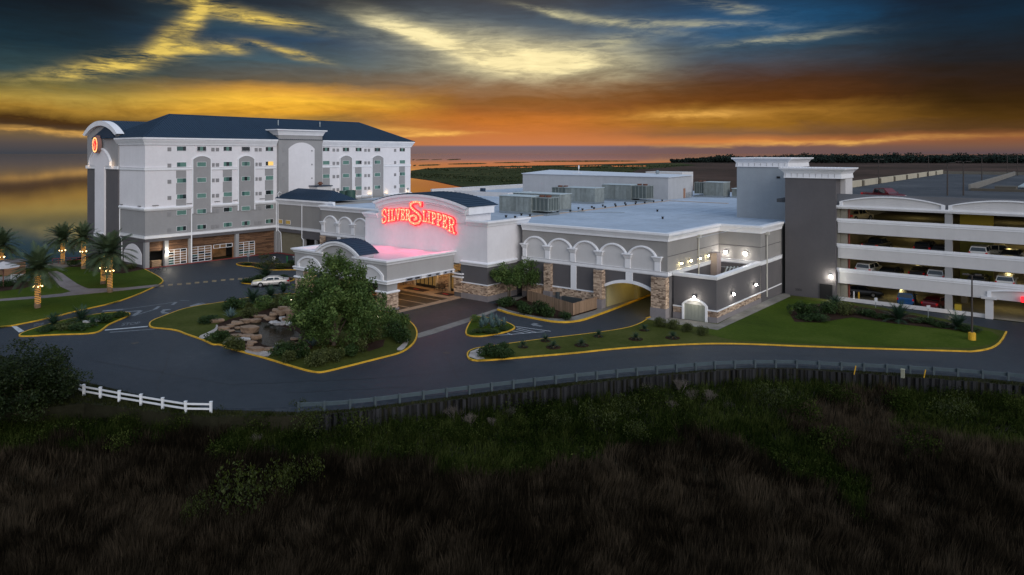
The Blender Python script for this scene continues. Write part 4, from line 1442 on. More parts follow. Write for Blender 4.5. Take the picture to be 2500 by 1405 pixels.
m.build('pilaster', WHITE, cas)
# tall entrance block
EY, EX0, EX1 = 73.0, -87.4, -62.3
m = MB()
m.box(EX0, EX1, EY, 81.9, 4.7, 10.4)
m.build('entrance_wall', WALLW, cas)
m = MB()
m.box(-67.2, EX1 - 0.02, EY + 0.03, 81.0, 0.1, 4.7)
m.box(EX0, -67.2, 75.6, 81.0, 0.1, 4.7)
m.build('entrance_base', GRAYD, cas)
m = MB()
ECP = [(0, 10.1), (0.1, 10.1), (0.2, 10.35), (0.38, 10.6), (0.38, 10.82), (-0.35, 10.82), (-0.35, 10.3), (0, 10.3)]
m.sweep([(EX0, 81.4), (EX0, EY), (-84.4, EY)], ECP)
m.build('entrance_cornice', WHITE, cas)
m = MB()
m.sweep([(-66.0, EY), (EX1, EY), (EX1, 81.9), (EX1 - 1.5, 81.9)], ECP)
m.build('entrance_cornice', WHITE, cas)
m = MB()
m.poly([(EX0 + 0.1, EY + 0.3, 10.42), (EX1 - 0.1, EY + 0.3, 10.42), (EX1 - 0.1, 81.8, 10.42), (EX0 + 0.1, 81.8, 10.42)])
m.build('entrance_roof', MEMB, cas)
m = MB()
m.sweep([(-67.0, EY), (EX1, EY), (EX1, WYf)], [(0, 4.62), (0.1, 4.62), (0.16, 4.8), (0.3, 4.98), (0.3, 5.1), (0.2, 5.2), (0, 5.25)])
m.build('entrance_belt', WHITE, cas)
# arched gable
GX0, GX1 = -84.2, -66.1
m = MB()
m.slab('y', [(GX0, 10.3)] + arc(GX0, GX1, 12.0, 1.35, 20) + [(GX1, 10.3)], EY - 0.12, 78.2)
gb = m.build('gable', WALLW, cas)
o1, i1 = arc(GX0 - 0.75, GX1 + 0.75, 12.6, 1.45, 24), arc(GX0, GX1, 11.75, 1.3, 24)
o2, i2 = arc(GX0 - 0.4, GX1 + 0.4, 12.3, 1.42, 24), arc(GX0 + 0.0, GX1, 11.45, 1.3, 24)
m = MB()
for i in range(24):
    m.slab('y', [o1[i], o2[i], o2[i + 1], o1[i + 1]], EY - 0.75, 78.6)
    m.slab('y', [o2[i], i1[i], i1[i + 1], o2[i + 1]], EY - 0.48, 78.4)
    m.slab('y', [i1[i], i2[i], i2[i + 1], i1[i + 1]], EY - 0.26, 78.3)
for sx_ in (GX0 - 0.62, GX1 - 0.28):
    m.box(sx_, sx_ + 0.9, EY - 0.2, 78.25, 11.55, 12.5)
m.build('gable_moulding', WHITE, gb)
m = MB()
o3 = arc(GX0 - 0.8, GX1 + 0.8, 12.62, 1.46, 24)
o4 = arc(GX0 - 0.8, GX1 + 0.8, 12.68, 1.50, 24)
for i in range(24):
    m.slab('y', [o4[i], o3[i], o3[i + 1], o4[i + 1]], EY - 0.60, 78.9)
for i in range(0, 25):
    m.box(o4[i][0] - 0.03, o4[i][0] + 0.03, EY - 0.6, 78.9, o4[i][1] - 0.02, o4[i][1] + 0.06)
m.build('barrel_roof', ROOFM, gb)
# stone base of the entrance block
m = MB()
m.sweep([(-67.0, EY), (EX1, EY), (EX1, WYf)], [(0, 0), (0.14, 0), (0.14, 0.75), (0, 0.75)])
m.build('plinth', PLINTH, cas)
m = MB()
stone_face(m, 'y', -67.0, EX1 + 0.05, 0.75, 2.15, EY - 0.02, -1)
stone_face(m, 'x', EY, WYf, 0.75, 2.15, EX1 + 0.02, 1)
stuff(m.build('stone_veneer', STONE, cas))
m = MB()
m.sweep([(-67.0, EY), (EX1, EY), (EX1, WYf)], [(0, 2.15), (0.16, 2.15), (0.16, 2.28), (0, 2.28)])
m.build('stone_cap', WHITE, cas)
# entrance front under the canopy: stone, doors
DY = 75.2
CREAM = M('cream_stucco', (0.62, 0.52, 0.36), 0.8, 0.06)
m = MB()
m.box(-91, -67.1, DY, DY + 0.3, 0.1, 4.6)
m.build('porch_wall', CREAM, cas)
doorh = lambda u, z: any(a - 0.1 < u < b + 0.1 for a, b in ((-71.0, -69.0), (-78.2, -73.9)))
stuff(stone_face(MB(), 'y', -91, -67.1, 0.12, 2.55, DY - 0.01, -1, doorh).build('stone_veneer', STONE, cas))
for a, b in ((-91, -78.4), (-73.7, -71.2), (-68.8, -67.1)):
    m = MB()
    m.box(a, b, DY - 0.2, DY, 2.55, 2.72)
    m.build('stone_cap', CREAM, cas)
def glassdoor(x0, x1, zs, rise, n):
    mm = MB()
    if rise:
        arch_ring(mm, 'y', x0 - 0.26, x1 + 0.26, 0.1, zs, rise + 0.26, 0.26, DY - 0.3, DY)
    else:
        mm.box(x0 - 0.3, x0, DY - 0.3, DY, 0.1, zs + 0.3)
        mm.box(x1, x1 + 0.3, DY - 0.3, DY, 0.1, zs + 0.3)
        mm.box(x0 - 0.3, x1 + 0.3, DY - 0.3, DY, zs + 0.3, zs + 0.6)
    d = mm.build('entrance_door', CREAM, cas)
    mm = MB()
    mm.slab('y', [(x0, 0.1)] + (arc(x0, x1, zs, rise, 10) if rise else [(x0, zs + 0.3), (x1, zs + 0.3)]) + [(x1, 0.1)], DY - 0.05, DY - 0.01)
    mm.build('door_glass', M('entrance_glass', (0.20, 0.13, 0.05), 0.1, 0.9, 1.3, 0, emit=0.10, ecol=(0.9, 0.55, 0.18)), d)
    mm = MB()
    for k in range(n + 1):
        x = x0 + (x1 - x0) * k / n
        mm.box(x - 0.05, x + 0.05, DY - 0.12, DY - 0.05, 0.1, zs)
    mm.box(x0, x1, DY - 0.12, DY - 0.05, 2.15, 2.27)
    mm.box(x0, x1, DY - 0.13, DY - 0.05, 0.1, 0.5)
    mm.build('door_frame', BLACK, d)
glassdoor(-71.0, -69.0, 2.35, 0.75, 2)
glassdoor(-78.2, -73.9, 2.8, 0, 5)
SCON = emitter('sconce_lens', (1.0, 0.66, 0.26), 26)
for x, zz_, nm in ((-68.0, 3.0, 'warm wall sconce between the arched glass door and the stone corner pillar'), (-72.5, 3.0, 'warm wall sconce above the stone wall between the two entrance doors'), (-79.6, 3.0, 'warm wall sconce left of the wide glass doors')):
    m = MB()
    m.cyl(x, DY - 0.2, zz_ - 0.12, zz_ + 0.12, 0.1, 8)
    m.box(x - 0.05, x + 0.05, DY - 0.15, DY, zz_ - 0.05, zz_ + 0.05)
    o = tag(m.build('wall_sconce', BLACK), nm, 'sconce')
    m = MB()
    m.cyl(x, DY - 0.2, zz_ + 0.13, zz_ + 0.3, 0.085, 8)
    m.cyl(x, DY - 0.2, zz_ - 0.3, zz_ - 0.13, 0.085, 8)
    m.build('lens', SCON, o)
    lamp('sconce_bulb', (x, DY - 0.5, zz_), 26, (1.0, 0.62, 0.24), 0.15, o)

# roof joint strip with little vents, roof lines
m = MB()
m.box(-68.4, -67.6, 83.5, 139, 9.935, 10.03)
m.box(-67.6, -55, 138.2, 139, 9.935, 10.03)
m.build('roof_joint', M('tan_membrane', (0.42, 0.34, 0.28), 0.8, 0.15), cas)
dv = MB()
dv.cyl(0, 0, 0, 0.28, 0.16, 8)
dv.cyl(0, 0, 0.28, 0.36, 0.22, 8)
dv_me = dv.mesh('roof_vent', BLACK)
for i in range(14):
    link('roof_vent', dv_me, cas, (-67.8 + 75, 86 + 3.8 * i - 95, 10.03))
for i in range(12):
    link('roof_vent', dv_me, cas, (-70.4 + 75 - 0.2 * (i % 2), 87 + 4.2 * i - 95, 9.93))
for x, y in ((-79, 88), (-75.5, 86.5), (-83, 89), (-50, 100), (-57, 112)):
    link('roof_vent', dv_me, cas, (x + 75, y - 95, 9.93))
m = MB()
m.box(-128, -127.6, 128, 180, 9.93, 10.9)
m.box(-127.6, -108, 179.6, 180, 9.93, 10.9)
m.build('roof_parapet', GRAYL, cas)
m = MB()
m.box(-128.1, -127.5, 128, 180, 10.9, 11.0)
m.build('coping', WHITE, cas)
m = MB()
m.box(-120, -103, 128.0, 128.4, 9.93, 10.9)
m.box(-103.4, -103, 128.4, 137, 9.93, 10.9)
m.build('roof_parapet', GRAYL, cas)
m = MB()
m.tube([(-77, 103.5, 10.05), (-66, 103.0, 10.05)], 0.06, 5)
m.tube([(-72, 97.5, 10.05), (-60, 106.0, 10.05)], 0.05, 5)
m.build('roof_pipe', STEEL, cas)

m = MB()
for i in range(30):
    x = -124 + 3.05 * i
    m.box(x, x + 0.07, 96 if x < -62 else 80, 141.8 if x < -69.7 else min(141, 111.5 if x > -44 else 141), 9.93, 9.952)
for y in (104, 117.5, 130):
    m.box(-123, -44 if y > 111 else -34.5, y, y + 0.08, 9.93, 9.955)
stuff(m.build('membrane_seam', M('seam_membrane', (0.33, 0.39, 0.47), 0.6, 0.2), cas))
# penthouse
ph = thing('roof_penthouse', 'long plain white plant room standing at the back of the flat roof', 'plant room', (-90, 148, 9.93))
m = MB()
m.add([(-109.5, 142, 9.93), (-69.7, 142, 9.93), (-69.7, 154, 9.93), (-109.5, 154, 9.93), (-109.5, 142, 14.85), (-69.7, 142, 14.75), (-69.7, 154, 14.9), (-109.5, 154, 15.5)], [(0, 1, 5, 4), (1, 2, 6, 5), (2, 3, 7, 6), (3, 0, 4, 7)])
m.build('wall', M('plant_room_grey', (0.42, 0.425, 0.435), 0.85, 0.08, streak=0.08), ph)
m = MB()
m.add([(-109.8, 141.8, 14.86), (-69.4, 141.8, 14.76), (-69.4, 154.2, 14.92), (-109.8, 154.2, 15.52), (-109.8, 141.8, 15.0), (-69.4, 141.8, 14.9), (-69.4, 154.2, 15.06), (-109.8, 154.2, 15.66)], [(4, 5, 6, 7), (0, 1, 5, 4), (1, 2, 6, 5), (2, 3, 7, 6), (3, 0, 4, 7)])
m.build('roof', M('white_membrane', (0.60, 0.64, 0.70), 0.6, 0.06), ph)
m = MB()
m.box(-69.7, -69.62, 149.6, 150.5, 9.95, 12.1)
m.build('door', M('brown_door', (0.30, 0.16, 0.10), 0.7, 0.1), ph)
m = MB()
m.box(-82, -72.5, 155, 161, 9.93, 15.6)
m.build('stair_head', GRAYL, ph)
m = MB()
m.ball((-77.5, 152.4, 15.6), 0.55, 8, 5, (1, 1, 0.8))
m.cyl(-77.5, 152.4, 14.95, 15.5, 0.3)
m.build('roof_fan', STEEL, ph)
m = MB()
m.cyl(-96, 147, 15.1, 16.1, 0.05, 6)
m.ball((-96, 147, 16.6), 0.45, 8, 6, (0.4, 0.4, 1.2))
m.box(-97.5, -95, 146.5, 146.9, 15.1, 15.25)
m.build('antenna', WHITE, ph)
m = MB()
for i in range(4):
    m.tube([(-69.5, 150.9, 10.0 + 0.35 * i), (-69.5, 153.4, 10.0 + 0.35 * i)], 0.04, 4)
for y in (150.9, 152.2, 153.4):
    m.cyl(-69.5, y, 9.95, 11.1, 0.04, 4)
m.build('railing', STEEL, ph)

# ================================================================ air handlers on the roof
def air_unit(x, y, z, L, Dp, Hh, label, seed, coil=True, flip=False):
    r = random.Random(seed)
    t = thing('air_handler', label, 'air handler', (x, y, z), 0, 'aged green air handlers on the flat roof')
    mm = MB()
    mm.box(0, L, 0, Dp, 0.0, 0.35)
    local(mm, 'curb', STEEL, t)
    mm = MB()
    c = L * 0.68 if coil else L
    x0 = (L - c) if flip else 0
    mm.box(x0, x0 + c, 0.03, Dp - 0.03, 0.35, Hh)
    bo = local(mm, 'casing', GREENHV, t)
    mm = MB()
    xx = x0
    while xx < x0 + c - 0.3:
        w = min(r.uniform(0.55, 1.2), x0 + c - xx)
        mm.cur = r.random()
        mm.box(xx + 0.02, xx + w - 0.02, -0.02, 0.03, 0.5, Hh - 0.1)
        xx += w
    yy = 0.1
    while yy < Dp - 0.3:
        w = min(r.uniform(0.6, 1.0), Dp - yy)
        mm.box(x0 + c - 0.03, x0 + c + 0.02, yy + 0.02, yy + w - 0.02, 0.5, Hh - 0.1)
        yy += w
    stuff(local(mm, 'access_panel', GREENHV, t))
    mm = MB()
    mm.box(x0 - 0.08, x0 + c + 0.08, -0.1, Dp + 0.1, Hh, Hh + 0.1)
    local(mm, 'lid', M('pale_lid', (0.45, 0.52, 0.54), 0.6, 0.15), t)
    if coil:
        k0 = 0 if flip else c
        mm = MB()
        mm.box(k0, k0 + L - c, 0.25, Dp - 0.25, 0.8, Hh - 0.15)
        cb = local(mm, 'coil_block', M('coil_fins', (0.09, 0.11, 0.105), 0.7, 0.2), t)
        mm = MB()
        for i in range(5):
            a = k0 + (L - c) * i / 4
            mm.box(a - 0.05, a + 0.05, 0.18, 0.25, 0.75, Hh - 0.1)
        for i in range(5):
            a = 0.25 + (Dp - 0.5) * i / 4
            mm.box(k0 + L - c, k0 + L - c + 0.06, a - 0.05, a + 0.05, 0.75, Hh - 0.1)
        mm.box(k0 - 0.05, k0 + L - c + 0.08, 0.15, Dp - 0.15, Hh - 0.14, Hh - 0.02)
        mm.box(k0 - 0.05, k0 + L - c + 0.08, 0.15, Dp - 0.15, 0.68, 0.8)
        stuff(local(mm, 'coil_frame', GREENHV, cb))
        mm = MB()
        for i in range(2):
            a = k0 + (L - c) * (0.3 + 0.4 * i)
            mm.cyl(a, Dp / 2, Hh - 0.02, Hh + 0.3, 0.5, 10)
        stuff(local(mm, 'fan_cowl', RUST, t))
    else:
        mm = MB()
        mm.box(L * 0.55, L * 0.68, -0.04, 0, 0.6, Hh - 0.4)
        mm.box(L * 0.72, L * 0.85, -0.04, 0, 0.6, Hh - 0.4)
        stuff(local(mm, 'intake_louvre', BLACK, t))
    return t
air_unit(-76.9, 93.2, 9.94, 10.0, 3.4, 2.9, 'aged green air handler nearest the entrance gable, coil end on the right', 1)
air_unit(-80.5, 101.5, 9.94, 10.3, 3.6, 2.9, 'aged green air handler behind the nearest one, rusty ducts on top', 2, False)
air_unit(-85.5, 120.6, 9.94, 10.5, 3.6, 3.1, 'green air handler with two black louvres before the white plant room', 3, True, True)
air_unit(-80.0, 131.5, 9.94, 10.4, 3.6, 3.4, 'green air handler with coil end close under the white plant room wall', 4)
air_unit(-70.2, 156.5, 9.94, 7.0, 4.0, 3.4, 'dark green air handler right of the white plant room', 5, True, True)
air_unit(-62.0, 158.5, 9.94, 5.0, 3.0, 2.0, 'low green air handler beside the tall grey tower', 6, False)
m = MB()
m.cyl(-116.3, 93.4, 9.75, 12.5, 0.95, 16)
m.cyl(-118.3, 93.2, 9.75, 12.3, 0.95, 16)
m.box(-119.4, -115.2, 92.2, 94.6, 9.7, 9.95)
tag(m.build('cooling_tank', M('green_tank', (0.035, 0.085, 0.07), 0.5, 0.2, streak=0.3)), 'twin dark green tanks on the roof in front of the hotel bay', 'tank')
m = MB()
for x in (-114.0, -108, -102.5):
    m.cyl(x, 94.3, 10.31, 11.4, 0.04, 5)
for z in (10.8, 11.4):
    m.tube([(-114.0, 94.3, z), (-102.5, 94.3, z)], 0.035, 5)
tag(m.build('roof_railing', STEEL), 'thin steel railing on the roof beside the green tanks', 'railing')
m = MB()
m.cyl(-89.3, 83.8, 10.31, 14.0, 0.06, 6)
m.ball((-89.3, 83.8, 14.0), 0.2, 6, 4)
m.box(-89.6, -89.0, 83.5, 84.1, 12.2, 12.6)
tag(m.build('camera_mast', STEEL), 'slim steel camera mast on the roof left of the arched gable', 'mast')
m = MB()
m.box(-118.5, -117.5, 136, 137, 9.95, 11.2)
tag(m.build('vent_box', NAVY), 'small dark blue vent box by the far roof parapet', 'vent box')

# ================================================================ entrance canopy
can = thing('entrance_canopy', 'grey and white drop-off canopy with arched gable on stone pillars', 'canopy', (-78.5, 66.5, 0))
CX0, CX1, CY0, CY1 = -88.0, -68.4, 60.6, 73.0
m = MB()
m.box(CX0, CX1, CY0, CY0 + 0.4, 3.75, 6.0)
m.box(CX0, CX0 + 0.4, CY0 + 0.4, CY1, 3.75, 6.0)
m.box(CX1 - 0.4, CX1, CY0 + 0.4, CY1 - 0.1, 3.75, 6.0)
m.build('fascia', M('mid_grey_stucco', (0.37, 0.36, 0.355), 0.85, 0.05, streak=0.05), can)
m = MB()
m.box(CX0 + 0.4, CX1 - 0.4, CY0 + 0.4, CY1 + 2.2, 4.3, 4.45)
m.build('ceiling', CREAM, can)
m = MB()
m.poly([(CX0 + 0.2, CY0 + 0.2, 6.02), (CX1 - 0.2, CY0 + 0.2, 6.02), (CX1 - 0.2, CY1 - 0.0, 6.02), (CX0 + 0.2, CY1, 6.02)])
m.build('roof', M('pale_canopy_membrane', (0.56, 0.56, 0.60), 0.55, 0.08, 0.15), can)
m = MB()
PR = [(0, 5.85), (0.12, 5.85), (0.2, 6.05), (0.42, 6.25), (0.42, 6.45), (-0.3, 6.45), (-0.3, 6.03), (0, 6.03)]
m.sweep([(CX0, CY1), (CX0, CY0), (-81.6, CY0), (-81.6, CY0 + 0.3)], PR)
m.sweep([(-74.4, CY0 + 0.3), (-74.4, CY0), (CX1, CY0), (CX1, CY1)], PR)
m.build('cornice', WHITE, can)
m = MB()
m.sweep([(CX0, CY1), (CX0, CY0), (CX1, CY0), (CX1, CY1 - 0.1)], [(0, 3.4), (0.14, 3.4), (0.14, 3.6), (0.24, 3.72), (0.24, 3.84), (0.1, 3.9), (0, 3.9), (-0.4, 3.9), (-0.4, 3.4)])
m.build('lower_band', WHITE, can)
m = MB()
m.slab('y', [(-82.0, 3.9)] + arc(-82.0, -74.0, 6.35, 1.3, 16) + [(-74.0, 3.9)], CY0 - 0.05, CY0 + 0.38)
m.slab('y', [(-82.0, 6.04)] + arc(-82.0, -74.0, 6.35, 1.3, 16) + [(-74.0, 6.04)], CY0 + 0.42, CY0 + 2.6)
m.build('gable', MATS['mid_grey_stucco'], can)
m = MB()
o1, o2, i1 = arc(-82.7, -73.3, 6.62, 1.55, 20), arc(-82.4, -73.6, 6.45, 1.48, 20), arc(-82.1, -73.9, 6.2, 1.38, 20)
for i in range(20):
    m.slab('y', [o1[i], o2[i], o2[i + 1], o1[i + 1]], CY0 - 0.5, CY0 + 2.8)
    m.slab('y', [o2[i], i1[i], i1[i + 1], o2[i + 1]], CY0 - 0.3, CY0 + 2.7)
m.build('gable_moulding', WHITE, can)
m = MB()
o3, o4 = arc(-82.74, -73.26, 6.64, 1.57, 20), arc(-82.74, -73.26, 6.70, 1.60, 20)
for i in range(20):
    m.slab('y', [o4[i], o3[i], o3[i + 1], o4[i + 1]], CY0 - 0.35, CY0 + 2.95)
for i in range(21):
    m.box(o4[i][0] - 0.025, o4[i][0] + 0.025, CY0 - 0.35, CY0 + 2.95, o4[i][1] - 0.02, o4[i][1] + 0.05)
m.build('barrel_roof', ROOFM, can)
for x0 in (-87.2, -74.35):
    w = 5.4
    m = MB()
    m.slab('y', [(x0 + 0.4, 3.9)] + arc(x0 + 0.4, x0 + w - 0.4, 4.5, 0.72, 14) + [(x0 + w - 0.4, 3.9)], CY0 - 0.06, CY0)
    p = m.build('blind_arch', GRAYL, can)
    m = MB()
    arch_ring(m, 'y', x0, x0 + w, 3.9, 4.5, 1.1, 0.42, CY0 - 0.2, CY0)
    m.build('arch_moulding', WHITE, p)
def can_pillar(cx, cy, s=0.95):
    mm = MB()
    mm.box(cx - s * 0.92, cx + s * 0.92, cy - s * 0.92, cy + s * 0.92, 2.2, 3.4)
    p = mm.build('stone_pillar', GRAYM, can)
    mm = MB()
    mm.sweep([(cx - s, cy - s), (cx + s, cy - s), (cx + s, cy + s), (cx - s, cy + s)], [(0, 2.2), (0.14, 2.22), (0.2, 2.35), (0.14, 2.48), (0, 2.5), (-s * 0.5, 2.5), (-s * 0.5, 2.2)], True)
    mm.build('pillar_cap', WHITE, p)
    mm = MB()
    stone_face(mm, 'y', cx - s, cx + s, 0.25, 2.2, cy - s, -1)
    stone_face(mm, 'x', cy - s, cy + s, 0.25, 2.2, cx + s, 1)
    stone_face(mm, 'x', cy - s, cy + s, 0.25, 2.2, cx - s, -1)
    stone_face(mm, 'y', cx - s, cx + s, 0.25, 2.2, cy + s, 1)
    stuff(mm.build('stone_veneer', STONE, p))
    mm = MB()
    mm.box(cx - s, cx + s, cy - s, cy + s, 0.25, 2.2)
    mm.box(cx - s - 0.1, cx + s + 0.1, cy - s - 0.1, cy + s + 0.1, 0.0, 0.25)
    mm.build('plinth', PLINTH, p)
can_pillar(CX1 - 1.0, CY0 + 1.0)
can_pillar(CX0 + 1.0, CY0 + 1.0)
# corner pillar where the canopy meets the entrance block
m = MB()
m.box(-68.3, -66.9, 72.9, 75.0, 0.1, 3.4)
p = m.build('stone_pillar', GRAYD, can)
m = MB()
stone_face(m, 'y', -68.35, -66.85, 0.7, 2.75, 72.88, -1)
stone_face(m, 'x', 72.9, 73.6, 0.7, 2.75, -66.88, 1)
stuff(m.build('stone_veneer', STONE, p))
m = MB()
for z in (2.75, 3.2):
    m.box(-68.5, -66.6, 72.7, 74.6, z, z + 0.2)
m.build('pillar_cap', WHITE, p)
# message board rail under the side fascia
m = MB()
for i, (a, b) in enumerate(((63.6, 66.4), (67.4, 69.9), (70.6, 72.3))):
    m.box(CX1 + 0.25, CX1 + 0.33, a, b, 3.45, 3.82)
m.build('light_rail', M('silver_trim', (0.62, 0.64, 0.70), 0.25, 0.05, metal=0.5), can)
for a, b in ((63.75, 64.7), (65.2, 66.0), (67.55, 68.1), (69.1, 69.6), (70.75, 71.1), (71.9, 72.2)):
    m = MB()
    m.box(CX1 + 0.33, CX1 + 0.36, a, b, 3.55, 3.74)
    m.build('rail_slot', BLACK, can)
# ceiling lights
CL = emitter('downlight_lens', (1.0, 0.70, 0.32), 14)
for x in (-84.5, -78.2, -72.0):
    for y in (63.5, 67.5, 71.5):
        m = MB()
        m.cyl(x, y, 4.24, 4.30, 0.2, 10)
        f = m.build('downlight', WHITE, can)
        m = MB()
        m.cyl(x, y, 4.22, 4.239, 0.16, 10)
        m.build('lens', CL, f)
        lamp('downlight_bulb', (x, y, 4.05), 42, (1.0, 0.60, 0.22), 0.15, can)

# things on the entrance pavement
def bench(x, y, label, rz=0):
    t = thing('bench', label, 'bench', (x, y, 0.1), rz, 'metal benches by the entrance doors')
    mm = MB()
    for i in range(5):
        mm.box(-0.9, 0.9, -0.4 + 0.11 * i, -0.32 + 0.11 * i, 0.42, 0.45)
    local(mm, 'seat', BLACK, t)
    mm = MB()
    for i in range(5):
        mm.box(-0.9, 0.9, 0.14 + 0.015 * i, 0.17 + 0.015 * i, 0.5 + 0.1 * i, 0.56 + 0.1 * i)
    local(mm, 'backrest', BLACK, t)
    for s in (-0.85, 0.85):
        mm = MB()
        mm.tube([(s, -0.38, 0), (s, -0.38, 0.6), (s, 0.15, 0.62)], 0.03, 5)
        mm.tube([(s, 0.2, 1.0), (s, 0.12, 0.45), (s, 0.22, 0)], 0.03, 5)
        local(mm, 'leg', BLACK, t)
bench(-72.4, 74.3, 'black metal bench against the stone wall between the entrance doors')
bench(-80.6, 74.3, 'black metal bench left of the wide glass doors')
MAT_ = M('red_black_mat', (0.03, 0.012, 0.012), 0.95, 0.2)
for x0, x1, nm in ((-78.2, -73.8, 'long dark entrance mat in front of the wide glass doors'), (-71.6, -68.6, 'small dark entrance mat in front of the arched door')):
    m = MB()
    m.box(x0, x1, 72.2, 73.8, 0.1, 0.115)
    o = tag(m.build('door_mat', MAT_), nm, 'mat')
    m = MB()
    m.slab('x', [(0, 0)], 0, 0) if False else m.box((x0 + x1) / 2 - 0.5, (x0 + x1) / 2 + 0.5, 72.8, 73.2, 0.116, 0.122)
    m.build('red_emblem', M('red_print', (0.45, 0.02, 0.03), 0.9), o)
m = MB()
m.box(-68.35, -67.55, 74.1, 74.8, 0.1, 1.0)
m.box(-68.4, -67.5, 74.05, 74.85, 1.0, 1.08)
tag(m.build('litter_bin', M('bin_grey', (0.10, 0.095, 0.095), 0.7)), 'square grey litter bin beside the arched door', 'bin')
m = MB()
for x, y in ((-70.2, 60.2),):
    m.cyl(x, y, 0.1, 1.5, 0.05, 6)
    m.box(x - 0.12, x + 0.12, y - 0.12, y + 0.12, 1.5, 1.8)
tag(m.build('path_lantern', BLACK), 'short black lantern post at the foot of the right canopy pillar', 'lantern')

# ================================================================ neon sign on the gable
sg = thing('neon_sign', 'arched red neon sign reading SILVER SLIPPER on the white gable', 'sign', (-75.15, EY - 0.14, 10.3))
NR = emitter('sign_red', (1.0, 0.02, 0.03), 2.2)
NF = emitter('sign_face', (1.0, 0.40, 0.22), 1.0)
NBL = emitter('sign_bulb', (1.0, 0.72, 0.45), 1.8)
GL = {  # strokes of each letter in a unit box: polyline, width; slab serifs included
 'S': [[(0.88, 0.72), (0.85, 0.97), (0.5, 1.0), (0.15, 0.9), (0.12, 0.66), (0.5, 0.52), (0.88, 0.36), (0.85, 0.1), (0.5, 0.0), (0.15, 0.04), (0.1, 0.3)]],
 'I': [[(0.5, 0), (0.5, 1)], [(0.15, 0.98), (0.85, 0.98)], [(0.15, 0.02), (0.85, 0.02)]],
 'L': [[(0.28, 0), (0.28, 1)], [(0.02, 0.98), (0.56, 0.98)], [(0.02, 0.02), (0.92, 0.02), (0.94, 0.34)]],
 'V': [[(0.14, 1), (0.5, 0.02), (0.86, 1)], [(-0.02, 0.98), (0.34, 0.98)], [(0.66, 0.98), (1.02, 0.98)]],
 'E': [[(0.26, 0), (0.26, 1)], [(0.02, 0.98), (0.88, 0.98), (0.9, 0.72)], [(0.26, 0.52), (0.66, 0.52), (0.66, 0.66)], [(0.66, 0.52), (0.66, 0.38)], [(0.02, 0.02), (0.9, 0.02), (0.92, 0.3)]],
 'R': [[(0.26, 0), (0.26, 1)], [(0.02, 0.98), (0.6, 0.98), (0.86, 0.86), (0.86, 0.64), (0.6, 0.5), (0.26, 0.5)], [(0.56, 0.5), (0.74, 0.26), (0.82, 0.02), (1.02, 0.02)], [(0.02, 0.02), (0.48, 0.02)]],
 'P': [[(0.26, 0), (0.26, 1)], [(0.02, 0.98), (0.6, 0.98), (0.88, 0.86), (0.88, 0.6), (0.6, 0.45), (0.26, 0.45)], [(0.02, 0.02), (0.54, 0.02)]],
}
def ribbon(mb, pts, w, a, b):
    """flat band of width w along a polyline on the wall plane, thickness a..b"""
    for i in range(len(pts) - 1):
        p, q = Vector(pts[i]), Vector(pts[i + 1])
        d = (q - p)
        if d.length < 1e-4:
            continue
        d.normalize()
        n = Vector((-d.y, d.x)) * w / 2
        e = d * w * 0.35
        mb.slab('y', [tuple(p - e + n), tuple(p - e - n), tuple(q + e - n), tuple(q + e + n)], a, b)
sb = MB()
sb.ball((0, 0, 0), 0.06, 6, 4)
sbulb_me = sb.mesh('bulb', NBL)
def sign_letter(ch, x, z, w, h, sl, strokes=None, tw=0.20):
    st = strokes or GL[ch]
    def tr(u, v):
        return (x + u * w, z + v * h + u * w * sl)
    S = [[tr(*p) for p in s] for s in st]
    mm = MB()
    for k, s in enumerate(S):
        ribbon(mm, s, tw * 2.0, -0.30 - 0.002 * k, -0.06)
    L = local(mm, 'letter', NR, sg)
    mm = MB()
    for k, s in enumerate(S):
        ribbon(mm, s, tw * 1.15, -0.345 - 0.002 * k, -0.30)
    local(mm, 'letter_face', NF, L)
    for s in S:
        for i in range(len(s) - 1):
            p, q = Vector(s[i]), Vector(s[i + 1])
            n = max(1, int((q - p).length / 0.32))
            for j in range(n):
                c = p + (q - p) * (j + 0.5) / n
                if R.random() < 0.75:
                    link('bulb', sbulb_me, L, (c.x, -0.39, c.y))
    return L
# letters follow the arch: x offset from centre, base z above 10.3, height, slope
def base_z(x):
    return 0.42 - 0.0215 * x * x
def put_word(word, x0, widths, heights, zoff):
    x = x0
    for ch, w, h, zo in zip(word, widths, heights, zoff):
        xc = x + w / 2
        sign_letter(ch, x, zo, w * 0.84, h, -0.043 * xc * 0.9, tw=0.185)
        x += w
put_word('SILVER', -7.85, [1.25, 0.85, 0.98, 1.12, 1.02, 1.15], [1.95, 1.72, 1.66, 1.62, 1.58, 1.56], [-0.92, -0.62, -0.46, -0.30, -0.20, -0.14])
put_word('LIPPER', 0.98, [0.95, 0.85, 1.08, 1.08, 1.06, 1.5], [1.5, 1.56, 1.60, 1.66, 1.74, 1.98], [-0.10, -0.16, -0.28, -0.45, -0.66, -1.10])
big = [[(0.98, 1.98), (1.0, 2.35), (0.62, 2.5), (0.2, 2.38), (-0.08, 2.05), (-0.05, 1.65), (0.28, 1.25), (0.72, 0.85), (0.98, 0.4), (1.0, -0.05), (0.78, -0.5), (0.36, -0.68), (-0.05, -0.5), (-0.24, -0.1), (-0.1, 0.34), (0.22, 0.52), (0.52, 0.36), (0.56, 0.05), (0.32, -0.1)]]
sign_letter('S', -1.42, 0.12, 1.95, 1.02, 0, big, tw=0.29)
